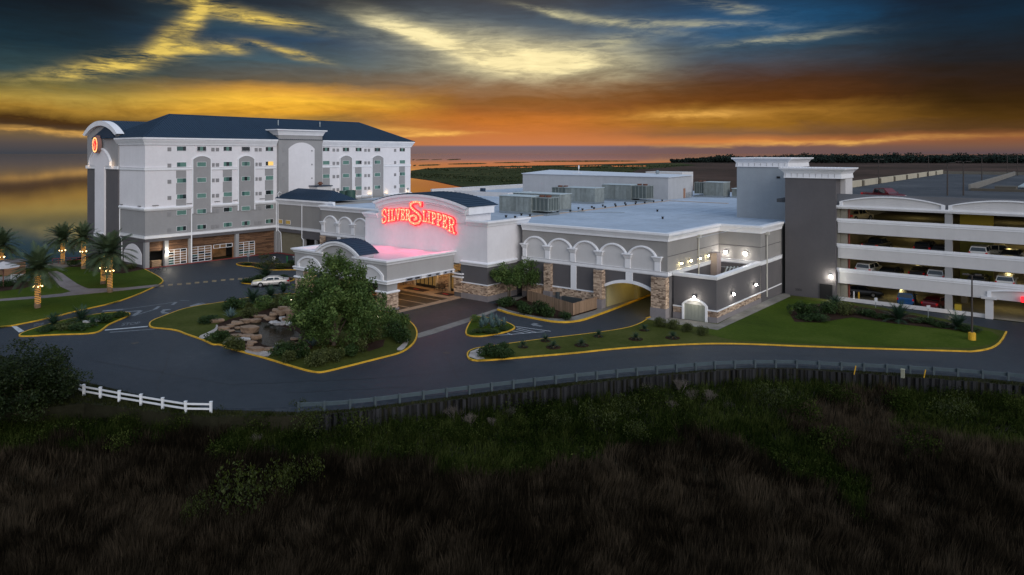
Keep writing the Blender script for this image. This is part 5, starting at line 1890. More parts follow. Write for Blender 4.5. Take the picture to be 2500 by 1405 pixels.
for x in (-81.0, -75.15, -70.0):  # unseen lamps added to spread the letters' red over canopy roof and wall
    l = bpy.data.lights.new('sign_glow', 'SPOT')
    l.energy, l.color, l.spot_size, l.spot_blend, l.shadow_soft_size = 950, (1.0, 0.085, 0.20), rad(125), 1.0, 0.6
    lo = bpy.data.objects.new('sign_glow', l)
    COL.objects.link(lo)
    lo.parent = sg
    lo.location = (x + 75.15, -0.9, -1.0)
    lo.rotation_euler = (rad(-38), 0, 0)
    lamp('sign_glow', (x, EY - 1.6, 10.2), 24, (1.0, 0.13, 0.11), 0.8, sg)

# ================================================================ service annex with open yard
an = thing('service_annex', 'dark grey open topped service yard with white coping and stone base', 'annex', (-36, 88, 0))
m = MB()
m.box(-38.7, -33.25, 80.3, 80.6, 0.75, 5.15)
m.box(-33.55, -33.25, 80.6, 95.3, 0.75, 5.15)
m.build('wall', GRAYD, an)
m = MB()
m.sweep([(-38.75, 80.3), (-33.25, 80.3), (-33.25, 94.8)], [(0, 5.12), (0.08, 5.12), (0.16, 5.35), (0.16, 5.56), (-0.42, 5.56), (-0.42, 5.15), (0, 5.15)])
m.build('coping', WHITE, an)
m = MB()
m.sweep([(-38.75, 80.3), (-37.6, 80.3)], [(0, 0), (0.12, 0), (0.12, 0.72), (0, 0.72)])
m.sweep([(-34.2, 80.3), (-33.25, 80.3), (-33.25, 103.2)], [(0, 0), (0.12, 0), (0.12, 0.72), (0, 0.72)])
m.build('plinth', PLINTH, an)
m = MB()
stone_face(m, 'y', -38.75, -37.5, 0.72, 1.42, 80.29, -1)
stone_face(m, 'y', -34.3, -33.2, 0.72, 1.42, 80.29, -1)
stone_face(m, 'x', 80.3, 103.2, 0.72, 1.42, -33.2, 1)
stuff(m.build('stone_veneer', STONE, an))
m = MB()
m.sweep([(-38.75, 80.3), (-37.45, 80.3)], [(0, 1.42), (0.14, 1.42), (0.14, 1.56), (0, 1.56)])
m.sweep([(-34.35, 80.3), (-33.2, 80.3), (-33.2, 103.2)], [(0, 1.42), (0.14, 1.42), (0.14, 1.56), (0, 1.56)])
m.build('stone_cap', WHITE, an)
m = MB()
arch_ring(m, 'y', -37.5, -34.3, 0.05, 1.9, 0.75, 0.26, 80.05, 80.32)
m.build('door_surround', WHITE, an)
m = MB()
m.slab('y', [(-37.24, 1.95)] + arc(-37.24, -34.56, 1.96, 0.5, 10) + [(-34.56, 1.95)], 80.22, 80.31)
m.build('tympanum', GRAYL, an)
m = MB()
for i in range(6):
    m.box(-37.24 + 0.447 * i, -36.80 + 0.447 * i, 80.2, 80.3, 0.05, 1.95)
    m.box(-37.22 + 0.447 * i, -37.18 + 0.447 * i, 80.18, 80.2, 0.05, 1.95)
m.build('double_door', M('greenish_door', (0.27, 0.28, 0.24), 0.6, 0.06), an)
m = MB()
m.box(-39.0, -33.5, 80.6, 95, 2.2, 2.3)
m.build('yard_floor', M('yard_concrete', (0.07, 0.07, 0.072), 0.9, 0.2), an)
m = MB()
m.box(-38.9, -38.0, 91.9, 93.3, 2.3, 6.6)
m.build('pink_duct', M('pinkish_panel', (0.30, 0.245, 0.235), 0.7), an)
m = MB()
for i in range(4):
    m.tube([(-37.2 + 0.35 * i, 90.8 + 0.3 * i, 2.4), (-36.7 + 0.35 * i, 92.4 + 0.3 * i, 4.9)], 0.1, 6)
m.tube([(-38.6, 93.6, 2.3), (-38.6, 93.6, 6.4)], 0.06, 6)
m.tube([(-38.6, 93.6, 4.6), (-33.6, 93.6, 4.6)], 0.05, 6)
m.box(-36.5, -34.0, 91.2, 93.4, 2.3, 3.4)
m.build('pipework', STEEL, an)
def wall_lamp(x, y, z, nx, ny, label, power, grp=None):
    mm = MB()
    mm.box(x - 0.16 - abs(ny) * 0.06 + min(nx, 0) * 0, x + 0.16, y - 0.16, y + 0.16, z, z + 0.26)
    o = tag(mm.build('wall_light', BLACK), label, 'wall light', grp)
    mm = MB()
    cx, cy = x + nx * 0.2, y + ny * 0.2
    mm.ball((cx, cy, z + 0.08), 0.15, 8, 5)
    mm.build('lens', FLOOD, o)
    lamp('wall_bulb', (x + nx * 0.5, y + ny * 0.5, z + 0.0), power, (1.0, 0.93, 0.74), 0.1, o)
wall_lamp(-35.9, 80.2, 2.75, 0, -1, 'bright wall light above the arched annex door', 45)
wall_lamp(-33.15, 84.9, 2.75, 1, 0, 'bright wall light on the annex side wall, nearer the corner', 22, 'wall lights on the annex side wall')
wall_lamp(-33.15, 92.5, 2.78, 1, 0, 'bright wall light on the annex side wall, nearer the garage', 22, 'wall lights on the annex side wall')

# ================================================================ towers beside the garage
def cap(mb, x0, x1, y0, y1, z):
    mb.sweep([(x0, y0), (x1, y0), (x1, y1), (x0, y1)], [(-0.6, z), (0.12, z), (0.12, z + 0.05), (0.05, z + 0.6), (0.12, z + 0.75), (0.3, z + 1.0), (0.62, z + 1.25), (0.66, z + 1.45), (-0.6, z + 1.45)], True)
    mb.box(x0 + 0.05, x1 - 0.05, y0 + 0.05, y1 - 0.05, z + 0.1, z + 1.4)
st = thing('stair_tower', 'tall dark grey stair tower with flared white cap before the garage', 'tower', (-29, 106, 0))
m = MB()
m.box(-32.6, -25.85, 103.2, 109.4, 0, 16.55)
m.build('wall', GRAYD, st)
m = MB()
m.box(-25.85, -25.2, 105.6, 109.4, 13.6, 16.55)
m.build('side_wall', GRAYL, st)
m = MB()
cap(m, -32.65, -25.2, 103.15, 109.4, 16.55)
m.build('flared_cap', WHITE, st)
m = MB()
for i in range(9):
    m.box(-32.55 + 0.82 * i, -32.52 + 0.82 * i, 103.02, 103.1, 16.65, 17.2)
stuff(m.build('panel_joint', GRAYM, st))
m = MB()
for i in range(20):
    m.cyl(-33.0 + 0.42 * i, 102.7, 18.0, 18.12, 0.1, 5)
stuff(m.build('ridge_tile', WHITE, st))
m = MB()
m.box(-27.9, -26.3, 103.1, 103.25, 0.0, 2.1)
m.build('doorway', BLACK, st)
number = bpy.data.curves.new('number', 'FONT')
number.body = '5000'
number.size = 0.45
no = bpy.data.objects.new('number', number)
COL.objects.link(no)
bpy.context.evaluated_depsgraph_get().update()
nme = bpy.data.meshes.new_from_object(no.evaluated_get(bpy.context.evaluated_depsgraph_get()))
bpy.data.objects.remove(no)
nme.materials.append(BLACK)
no = link('house_number', nme, st, (-31.2 + 29, 103.18 - 106, 0.75))
no.rotation_euler = (rad(90), 0, 0)
m = MB()
m.box(-26.75, -26.35, 103.05, 103.2, 3.2, 3.5)
o = tag(m.build('wall_light', BLACK), 'bright wall light low on the dark stair tower above its doorway', 'wall light')
m = MB()
m.ball((-26.5, 102.95, 3.25), 0.2, 8, 5)
m.build('lens', FLOOD, o)
lamp('wall_bulb', (-26.5, 102.5, 3.1), 60, (1.0, 0.95, 0.75), 0.1, o)
gt = thing('lift_tower', 'tall mid grey lift tower with flared white cap rising through the casino roof', 'tower', (-38, 115, 0))
m = MB()
m.box(-42.2, -34.4, 110.0, 120.3, 0, 17.9)
m.build('wall', M('blue_grey_stucco', (0.31, 0.34, 0.365), 0.85, 0.08, streak=0.06), gt)
m = MB()
cap(m, -42.25, -34.35, 109.95, 120.4, 17.9)
m.build('flared_cap', WHITE, gt)
m = MB()
for i in range(9):
    m.box(-42.1 + 0.92 * i, -42.07 + 0.92 * i, 109.8, 109.9, 18.0, 18.5)
stuff(m.build('panel_joint', GRAYM, gt))
m = MB()
m.box(-36.0, -35.5, 109.9, 110.0, 16.2, 16.5)
m.build('vent', BLACK, gt)

# ================================================================ parking garage
gar = thing('parking_garage', 'four storey open parking garage with pale horizontal parapets', 'parking garage', (0, 110, 0))
GY, GX0_, GX1_, GYB = 103.6, -25.85, 26.0, 262.0
LEV = [(2.38, 4.42), (5.77, 7.74), (9.2, 11.18)]
for z0, z1 in LEV:
    m = MB()
    m.box(GX0_ + 0.15, GX1_, GY, GY + 0.25, z0, z1 - 0.55)
    s_ = m.build('parapet', GRAYL, gar)
    m = MB()
    m.sweep([(GX0_ + 0.12, GY + 0.25), (GX0_ + 0.12, GY), (GX1_, GY)], [(-0.2, z1 - 0.55), (0.04, z1 - 0.55), (0.04, z1 - 0.35), (0.1, z1 - 0.32), (0.1, z1), (-0.2, z1)])
    m.build('parapet_coping', WHITE, s_)
m = MB()
m.box(GX0_, GX1_, GY + 0.02, GY + 0.25, 12.5, 14.5)
m.build('top_parapet', M('slate_stucco', (0.135, 0.138, 0.15), 0.85, 0.06), gar)
m = MB()
m.sweep([(GX0_ - 0.1, GY + 0.3), (GX0_ - 0.1, GY), (GX1_, GY)], [(-0.1, 12.5), (0.12, 12.5), (0.25, 12.75), (0.25, 12.95), (-0.1, 12.95)])
m.build('sill_band', WHITE, gar)
for x0 in (-25.45, -12.75, -0.05, 12.65):
    w = 12.35
    m = MB()
    m.slab('y', [(x0 + 0.25, 12.95)] + arc(x0 + 0.25, x0 + w - 0.25, 13.4, 0.83, 16) + [(x0 + w - 0.25, 12.95)], GY - 0.06, GY + 0.02)
    p = m.build('blind_arch', GRAYL, gar)
    m = MB()
    arch_ring(m, 'y', x0, x0 + w, 12.95, 13.5, 0.85, 0.42, GY - 0.22, GY + 0.02)
    m.build('arch_moulding', WHITE, p)
GC = M('garage_concrete', (0.26, 0.24, 0.19), 0.85, 0.2)
DECK = groundmat('deck_asphalt', [(0, (0.05, 0.055, 0.062)), (0.5, (0.075, 0.08, 0.088)), (1, (0.11, 0.115, 0.12))], 0.09, 1.2, 0.3, 30, 0.7)
for z in (3.4, 6.75, 10.1):
    m = MB()
    m.box(GX0_ + 0.2, GX1_, GY + 0.26, GYB, z - 0.45, z)
    m.build('floor_slab', GC, gar)
m = MB()
m.box(-34.0, GX1_, GY + 0.26, GYB, 13.0, 13.5)
m.build('roof_deck', DECK, gar)
m = MB()
m.box(GX0_ + 0.2, GX1_, GY + 0.26, GYB, -0.02, 0.03)
m.build('ground_slab', GC, gar)
m = MB()
m.box(GX0_ + 0.0, GX0_ + 0.3, GY + 0.25, GYB, 0.0, 13.0)
m.box(GX0_ + 0.3, GX1_, 150, 150.3, 0, 13.0)
m.build('inner_wall', GC, gar)
for i, x in enumerate((-13.15, -0.45, 12.2)):
    m = MB()
    m.box(x, x + 0.78, GY + 0.03, GY + 0.8, 0.0, 12.5)
    m.build('column', GRAYM, gar)
for x in (-12.0, 0.7):
    for y in (112, 121, 131):
        m = MB()
        m.box(x - 0.35, x + 0.35, y, y + 0.7, 0.03, 13.0)
        m.build('column', GC, gar)
m = MB()
for z0, z1 in ((0.45, 2.38), (4.42, 5.77), (7.74, 9.2), (11.18, 12.5)):
    m.box(-25.5, -24.6, GY + 0.5, GY + 0.9, z0 - 0.5, z1 + 0.3)
m.build('end_pier', GC, gar)
m = MB()
for x in (-24.45,):
    m.tube([(x, GY + 0.75, 0.0), (x, GY + 0.75, 12.9)], 0.13, 6)
m.build('red_standpipe', M('red_pipe', (0.20, 0.04, 0.025), 0.6), gar)
YW = M('yellow_wall', (0.46, 0.33, 0.03), 0.8, 0.1)
m = MB()
m.box(-12.0, -8.4, 107.8, 108.0, 10.1, 13.0)
m.build('yellow_core', YW, gar)
m = MB()
m.box(-12.0, -8.4, 107.8, 108.0, 3.4, 10.0)
m.build('olive_core', M('olive_wall', (0.28, 0.26, 0.05), 0.8, 0.1), gar)
m = MB()
m.box(-16.0, -3.0, 108.5, 108.8, 2.0, 2.9)
m.build('clearance_beam', YW, gar)
m = MB()
m.box(-12.2, -11.5, GY + 0.9, GY + 1.6, 0.0, 1.1)
m.build('yellow_column_guard', YW, gar)
m = MB()
m.box(GX0_, -8.85, GY - 0.02, GY + 0.25, 0.0, 0.47)
m.build('ground_wall', GRAYL, gar)
m = MB()
m.box(-8.9, -8.1, GY - 0.3, GY + 0.4, -0.3, 2.38)
m.box(-9.3, -7.7, GY - 0.45, GY + 0.4, 2.38, 2.62)
m.build('entrance_pier', GRAYL, gar)
m = MB()
arch_ring(m, 'y', -8.7, 0.4, 2.5, 3.3, 0.5, 0.4, GY - 0.2, GY)
m.build('entrance_moulding', WHITE, gar)
# neon letters over the garage entrance, only their first stroke is in view
m = MB()
m.box(-5.35, -4.6, GY - 0.5, GY - 0.2, 2.45, 3.1)
tag(m.build('garage_sign', NR), 'red neon sign over the garage entrance at the right edge', 'sign')
# roof deck: parapets, ramp walls, light poles
TANW = M('tan_parapet', (0.42, 0.38, 0.29), 0.85, 0.12)
n = 9
for i in range(n):
    y0, y1 = 123 + (GYB - 123) * i / n, 123 + (GYB - 123) * (i + 1) / n
    m = MB()
    m.box(-34.0, -33.7, y0 + 1.6, y1, 13.5, 14.75)
    m.build('roof_parapet', TANW, gar)
    m = MB()
    m.box(-34.05, -33.55, y0, y0 + 1.6, 13.5, 14.6)
    m.build('roof_pier', M('dark_pier', (0.10, 0.085, 0.06), 0.85), gar)
m = MB()
m.box(-34.0, GX1_, GYB - 0.3, GYB, 13.5, 14.4)
m.build('roof_parapet', M('dim_parapet', (0.13, 0.12, 0.10), 0.85), gar)
m = MB()
y = 147.0
while y < 258:
    m.box(-15.1, -14.75, y, y + 1.5, 13.5, 14.6)
    y += 2.0
stuff(m.build('ramp_fence', M('grey_slats', (0.20, 0.19, 0.17), 0.8), gar))
m = MB()
m.box(-14.7, 6, 146.5, 147.2, 13.5, 13.95)
m.box(-11.4, -8.4, 148.2, 153, 13.5, 14.3)
m.build('ramp_wall', M('ramp_brown', (0.085, 0.075, 0.06), 0.85), gar)
m = MB()
m.box(-8.4, -7.6, 154, 235, 14.0, 14.2)
m.build('ramp_coping', M('pale_coping', (0.30, 0.36, 0.38), 0.7), gar)
m = MB()
for i in range(16):
    for x in (-30.5, -21):
        m.box(x, x + 4.6, 136 + 7 * i, 136.12 + 7 * i, 13.505, 13.512)
stuff(m.build('bay_line', PAINTF, gar))
WOODP = M('lamp_bronze', (0.045, 0.035, 0.03), 0.6, 0.1)
def pole(x, y, z, h, label, grp, lean=1, base=None, mat=WOODP, arm=0.9, ang=0.0, two=True):
    t = thing('lamp_post', label, 'lamp post', (x, y, z), ang, grp)
    mm = MB()
    mm.tube([(0, 0, 0), (0, 0, h)], [0.11, 0.07], 8)
    local(mm, 'pole', mat, t)
    for s in ((-1, 1) if two else (1,)):
        mm = MB()
        mm.tube([(0, 0, h - 0.05), (s * arm * 0.4, 0, h + 0.03)], 0.035, 5)
        mm.box(min(s * arm * 0.35, s * arm * 1.15), max(s * arm * 0.35, s * arm * 1.15), -0.17, 0.17, h - 0.02, h + 0.12)
        local(mm, 'lamp_head', mat, t)
    if base:
        mm = MB()
        mm.cyl(0, 0, 0, base, 0.36, 12)
        mm.cyl(0, 0, base, base + 0.04, 0.3, 12)
        local(mm, 'footing', YELLOW, t)
    return t
GRP = 'lamp posts on the garage roof deck'
pole(-33.3, 167, 13.5, 5.2, 'dark lamp post on the garage roof behind the red pickup, left parapet', GRP, ang=0.3)
pole(-33.3, 231, 13.5, 6.0, 'dark lamp post farthest along the left garage parapet', GRP, ang=0.3)
g1, g2, g3, g4, g5 = g(2313, 478, 13.5), g(2352, 478, 13.5), g(2397, 446, 13.5), g(2459, 433, 13.5), g(2484, 430, 13.5)
pole(g1[0], g1[1], 13.5, 5.0, 'dark lamp post nearest the front edge of the garage roof', GRP, two=False)
pole(g2[0], g2[1], 13.5, 5.2, 'dark lamp post on the garage roof in front of the ramp fence', GRP)
pole(g3[0], g3[1], 13.5, 5.8, 'dark lamp post in the middle of the far garage roof', GRP)
pole(g4[0], g4[1], 13.5, 6.2, 'dark lamp post far back beside the ramp fence', GRP)
pole(g5[0], g5[1], 13.5, 6.4, 'dark lamp post farthest right on the garage roof', GRP)
gq = g(2373, 833)
pole(gq[0], gq[1], 0.12, 6.9, 'tall dark lamp post on a yellow footing in the right lawn', None, base=0.75, arm=0.75, ang=0.25)
# garage lights
GLn = emitter('garage_lens', (1.0, 0.80, 0.36), 7)
for z in (2.9, 6.25, 9.6, 12.95):
    for x in (-19.3, -7.0, 5.0):
        for y in (110.5, 124):
            m = MB()
            m.box(x - 0.5, x + 0.5, y - 0.12, y + 0.12, z - 0.1, z)
            m.build('ceiling_light', GLn, gar)
            lamp('garage_bulb', (x, y, z - 0.4), 48 if y < 120 else 36, (1.0, 0.78, 0.30), 0.2, gar)

# ================================================================ vegetation
LG1 = leafmat('deep_leaf', (0.026, 0.052, 0.012), (0.078, 0.130, 0.032), (0.18, 0.245, 0.07))
LG2 = leafmat('olive_leaf', (0.024, 0.032, 0.009), (0.060, 0.074, 0.021), (0.115, 0.130, 0.042))
LG3 = leafmat('dark_hedge_leaf', (0.011, 0.025, 0.007), (0.028, 0.055, 0.014), (0.058, 0.098, 0.026))
LGB = leafmat('blue_agave_leaf', (0.060, 0.105, 0.105), (0.105, 0.165, 0.165), (0.17, 0.24, 0.23), 0.5, 0.05)
LGP = leafmat('palm_leaf', (0.022, 0.036, 0.016), (0.055, 0.082, 0.038), (0.11, 0.145, 0.07), 0.5, 0.15)
LGS = leafmat('sago_leaf', (0.008, 0.022, 0.012), (0.022, 0.048, 0.026), (0.048, 0.085, 0.045), 0.45, 0.1)
LGT = leafmat('tan_grass', (0.030, 0.034, 0.014), (0.075, 0.070, 0.034), (0.17, 0.14, 0.085))
BARK = M('bark', (0.10, 0.075, 0.055), 0.9, 0.3, 3, 0.6, 14)
PBARK = M('palm_bark', (0.17, 0.115, 0.07), 0.9, 0.3, 4, 0.7, 12)

def leaves(centers, sizes, rng, aspect=0.5, up=0.35):
    """one small four-sided leaf at each centre, turned at random and somewhat towards the sky"""
    n = len(centers)
    nrm = rng.normal(size=(n, 3))
    nrm[:, 2] = np.abs(nrm[:, 2]) + up
    nrm /= np.linalg.norm(nrm, axis=1)[:, None]
    a = np.cross(nrm, rng.normal(size=(n, 3)))
    a /= np.linalg.norm(a, axis=1)[:, None] + 1e-9
    b = np.cross(nrm, a)
    s = np.asarray(sizes)[:, None]
    v = np.stack([centers - a * s, centers - b * s * aspect + nrm * s * 0.15, centers + a * s, centers + b * s * aspect + nrm * s * 0.15], 1)
    return v.reshape(-1, 3), np.arange(n * 4).reshape(-1, 4)

def clump_crown(clumps, per, size, rng, aspect=0.5):
    C, S, Tt = [], [], []
    for (x, y, z, r, sq) in clumps:
        k = int(per * r * r)
        d = rng.normal(size=(k, 3))
        d /= np.linalg.norm(d, axis=1)[:, None]
        rad_ = r * (0.45 + 0.6 * rng.random(k) ** 0.6)
        p = d * rad_[:, None] * np.array([1, 1, sq]) + np.array([x, y, z])
        C.append(p)
        S.append(size * rng.uniform(0.6, 1.35, k))
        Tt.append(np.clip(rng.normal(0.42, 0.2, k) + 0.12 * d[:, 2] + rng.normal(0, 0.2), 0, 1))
    C, S, Tt = np.concatenate(C), np.concatenate(S), np.concatenate(Tt)
    v, f = leaves(C, S, rng, aspect)
    return v, f, Tt

def tree(x, y, z, hh, cr, ch, nclump, per, size, mat, label, seed, trunk=0.14, multi=1, group=None, name='tree', base=0.3, sprigs=0):
    rng = np.random.default_rng(seed)
    r = random.Random(seed)
    t = thing(name, label, 'tree', (x, y, z), 0, group)
    cl = []
    zc = hh - ch / 2
    for i in range(nclump):
        while True:
            d = rng.normal(size=3)
            d /= np.linalg.norm(d)
            q = rng.random() ** 0.45
            px_, py_, pz_ = d[0] * cr * q, d[1] * cr * q, d[2] * ch / 2 * q
            wz = 1.0 - 0.35 * max(0, pz_ / (ch / 2))
            if math.hypot(px_, py_) < cr * wz:
                break
        cl.append((px_ * 0.95, py_ * 0.95, zc + pz_ * 0.93, r.uniform(0.62, 1.2) * cr * base, r.uniform(0.65, 0.95)))
    for i in range(sprigs):
        d = rng.normal(size=3)
        d /= np.linalg.norm(d)
        q = r.uniform(0.95, 1.16)
        wz = 1.0 - 0.35 * max(0, d[2])
        cl.append((d[0] * cr * q * wz, d[1] * cr * q * wz, zc + d[2] * ch / 2 * q, r.uniform(0.07, 0.13) * cr, r.uniform(1.0, 1.9)))
    v, f, tt = clump_crown(cl, per, size, rng)
    link('crown', mesh_np('crown', v, f, mat, tt), t)
    mm = MB()
    for k in range(multi):
        a = 2 * math.pi * k / multi
        o = 0.12 * (multi > 1)
        top = (math.cos(a) * cr * 0.3 * (multi > 1), math.sin(a) * cr * 0.3 * (multi > 1), zc)
        mm.tube([(math.cos(a) * o, math.sin(a) * o, 0), (math.cos(a) * o * 1.6, math.sin(a) * o * 1.6, (hh - ch) * 0.8), top], [trunk * 1.25, trunk, trunk * 0.55], 7)
    for c in cl[:10]:
        mm.tube([(0, 0, hh - ch), ((c[0]) * 0.5, c[1] * 0.5, (hh - ch + c[2]) / 2 + 0.2), c[:3]], [trunk * 0.5, trunk * 0.35, trunk * 0.12], 5)
    local(mm, 'trunk', BARK, t)
    return t

# big tree of the fountain island
bx, by, _ = g(815, 846)
tree(bx, by, 0.1, 8.7, 4.7, 8.4, 95, 330, 0.14, LG1, 'large leafy green tree in the middle of the fountain island', 3, 0.2, 1, None, 'broadleaf_tree', 0.215, 110)
tx, ty, _ = g(1243, 737)
tree(tx, ty, 0.1, 5.0, 2.5, 3.1, 26, 300, 0.12, LG1, 'crape myrtle with bare forked trunk before the entrance block corner', 5, 0.07, 3, 'small trees by the entrance corner', 'small_tree', 0.34, 16)
tx, ty, _ = g(1287, 731)
tree(tx, ty, 0.1, 5.3, 2.3, 3.3, 22, 300, 0.12, LG1, 'dark bushy tree behind the fork trunked one, against the grey panels', 6, 0.09, 1, 'small trees by the entrance corner', 'small_tree', 0.34, 16)
tx, ty, _ = g(655, 680)
tree(tx, ty, 0.1, 4.0, 2.2, 2.6, 16, 190, 0.12, LG2, 'small open tree behind the silver sedan', 8, 0.06, 1, None, 'small_tree', 0.30)

# shrubs: a few shapes shared by all
def shrub_mesh(seed, mat, n, size, sq=0.8, spread=0.55, cr=0.5, nm='foliage', aspect=0.5):
    rng = np.random.default_rng(seed)
    cl = []
    for i in range(n):
        a, q = rng.random() * 6.283, rng.random() ** 0.5 * spread
        cl.append((math.cos(a) * q, math.sin(a) * q, 0.42 + 0.16 * rng.random() - 0.25 * q, cr * rng.uniform(0.7, 1.1), sq))
    v, f, tt = clump_crown(cl, 900, size, rng, aspect)
    v[:, 2] = np.maximum(v[:, 2], 0.0)
    # unit size: one metre across, one metre tall
    v[:, :2] /= np.abs(v[:, :2]).max() * 2 * 0.95
    v[:, 2] /= v[:, 2].max()
    return mesh_np(nm, v, f, mat, tt)

SH = {'d': [shrub_mesh(s, LG3, 6, 0.075) for s in (1, 2, 3)], 'g': [shrub_mesh(s, LG1, 6, 0.075) for s in (4, 5, 6)],
      'o': [shrub_mesh(s, LG2, 6, 0.075) for s in (7, 8, 9)], 'r': [shrub_mesh(10, LG1, 3, 0.07, 1.0, 0.12, 0.5)]}

def blade_mesh(seed, n, mat, lo, hi, curve, w, nm='leaves', seg=3, el0=20, el1=85):
    """a rosette of n pointed strap leaves"""
    rng = random.Random(seed)
    V, Fc, Tt = [], [], []
    for i in range(n):
        a = i * 2.39996 + rng.uniform(-0.3, 0.3)
        el = rad(el0 + (el1 - el0) * (i / n) ** 0.9 + rng.uniform(-6, 6))
        L = rng.uniform(lo, hi)
        p = Vector((0, 0, 0.02))
        d = Vector((math.cos(a) * math.cos(el), math.sin(a) * math.cos(el), math.sin(el)))
        sd = Vector((-math.sin(a), math.cos(a), 0))
        tt = rng.random()
        b0 = len(V)
        for k in range(seg + 1):
            ww = w * (1 - (k / seg) ** 1.6) * 0.5 + 0.003
            V += [tuple(p - sd * ww), tuple(p + sd * ww)]
            p = p + d * (L / seg)
            d = (d + Vector((0, 0, -curve / seg))).normalized()
        for k in range(seg):
            Fc.append((b0 + 2 * k, b0 + 2 * k + 1, b0 + 2 * k + 3, b0 + 2 * k + 2))
            Tt.append(tt)
    return mesh_np(nm, V, Fc, mat, Tt)

AG = [blade_mesh(s, 46, LGB, 0.42, 0.56, 0.15, 0.09) for s in (1, 2)]

def frond_np(L, el, droop, a, leaf, n, w, rng):
    """one feathered frond: rib points and pairs of leaflets"""
    V, Fc = [], []
    p = np.array([0.0, 0, 0])
    d = np.array([math.cos(a) * math.cos(el), math.sin(a) * math.cos(el), math.sin(el)])
    sd = np.array([-math.sin(a), math.cos(a), 0.0])
    rib = []
    for k in range(n + 1):
        rib.append(p.copy())
        t = k / n
        if k > 1:
            ll = leaf * (math.sin(math.pi * min(1, 0.12 + t * 0.86)) ** 0.6)
            for s in (-1, 1):
                upv = np.cross(d, sd * s)
                tip = p + (sd * s * 0.78 + d * 0.62 + np.array([0, 0, 0.22 - 0.5 * t])) * ll * rng.uniform(0.85, 1.1)
                e = d * w
                b0 = len(V)
                V += [p - e, p + e, tip + e * 0.15, tip - e * 0.15]
                Fc.append((b0, b0 + 1, b0 + 2, b0 + 3))
        p = p + d * (L / n)
        d = d + np.array([0, 0, -droop / n])
        d /= np.linalg.norm(d)
    for k in range(n):
        b0 = len(V)
        ww = sd * 0.03 * (1.1 - k / n)
        V += [rib[k] - ww, rib[k] + ww, rib[k + 1] + ww * 0.8, rib[k + 1] - ww * 0.8]
        Fc.append((b0, b0 + 1, b0 + 2, b0 + 3))
    return V, Fc

def feather_crown(seed, count, lo, hi, el0, el1, droop, leaf, n, w, mat, nm='crown'):
    rng = random.Random(seed)
    V, Fc, Tt = [], [], []
    for i in range(count):
        el = rad(el0 + (el1 - el0) * (i / count) ** 0.8 + rng.uniform(-7, 7))
        v, f = frond_np(rng.uniform(lo, hi), el, droop * rng.uniform(0.8, 1.2), i * 2.39996 + rng.uniform(-0.25, 0.25), leaf, n, w, rng)
        o = len(V)
        V += v
        Fc += [tuple(q + o for q in x) for x in f]
        tt = rng.random()
        Tt += [min(1, max(0, tt * 0.7 + rng.uniform(0, 0.3)))] * len(f)
    return mesh_np(nm, np.array(V), Fc, mat, Tt)

SAGO = [feather_crown(s, 34, 0.42, 0.56, 5, 80, 0.9, 0.13, 12, 0.012, LGS, 'fronds') for s in (1, 2)]

def plant(px, py, wpx, hpx, kind, label, group, cat='shrub', name='shrub', z=0.12):
    x, y, _ = g(px, py, z)
    sc = F / math.hypot(*(0, (x * UY + y * VY)))
    w, h_ = wpx / sc * 1.2, max(0.25, hpx / sc * 1.15)
    t = thing(name, label, cat, (x, y, z), R.uniform(0, 6.28), group)
    if kind in SH:
        me = R.choice(SH[kind])
        o = link('foliage', me, t)
        o.scale = (w, w * R.uniform(0.85, 1.1), h_)
    elif kind == 'a':
        o = link('leaves', R.choice(AG), t)
        o.scale = (w, w, max(h_ * 1.9, w * 0.8))
    elif kind == 's':
        o = link('fronds', R.choice(SAGO), t, (0, 0, 0.12))
        o.scale = (w * 1.3,) * 3
        mm = MB()
        mm.cyl(0, 0, 0, 0.16, 0.10, 8)
        local(mm, 'trunk', PBARK, t)
    return t

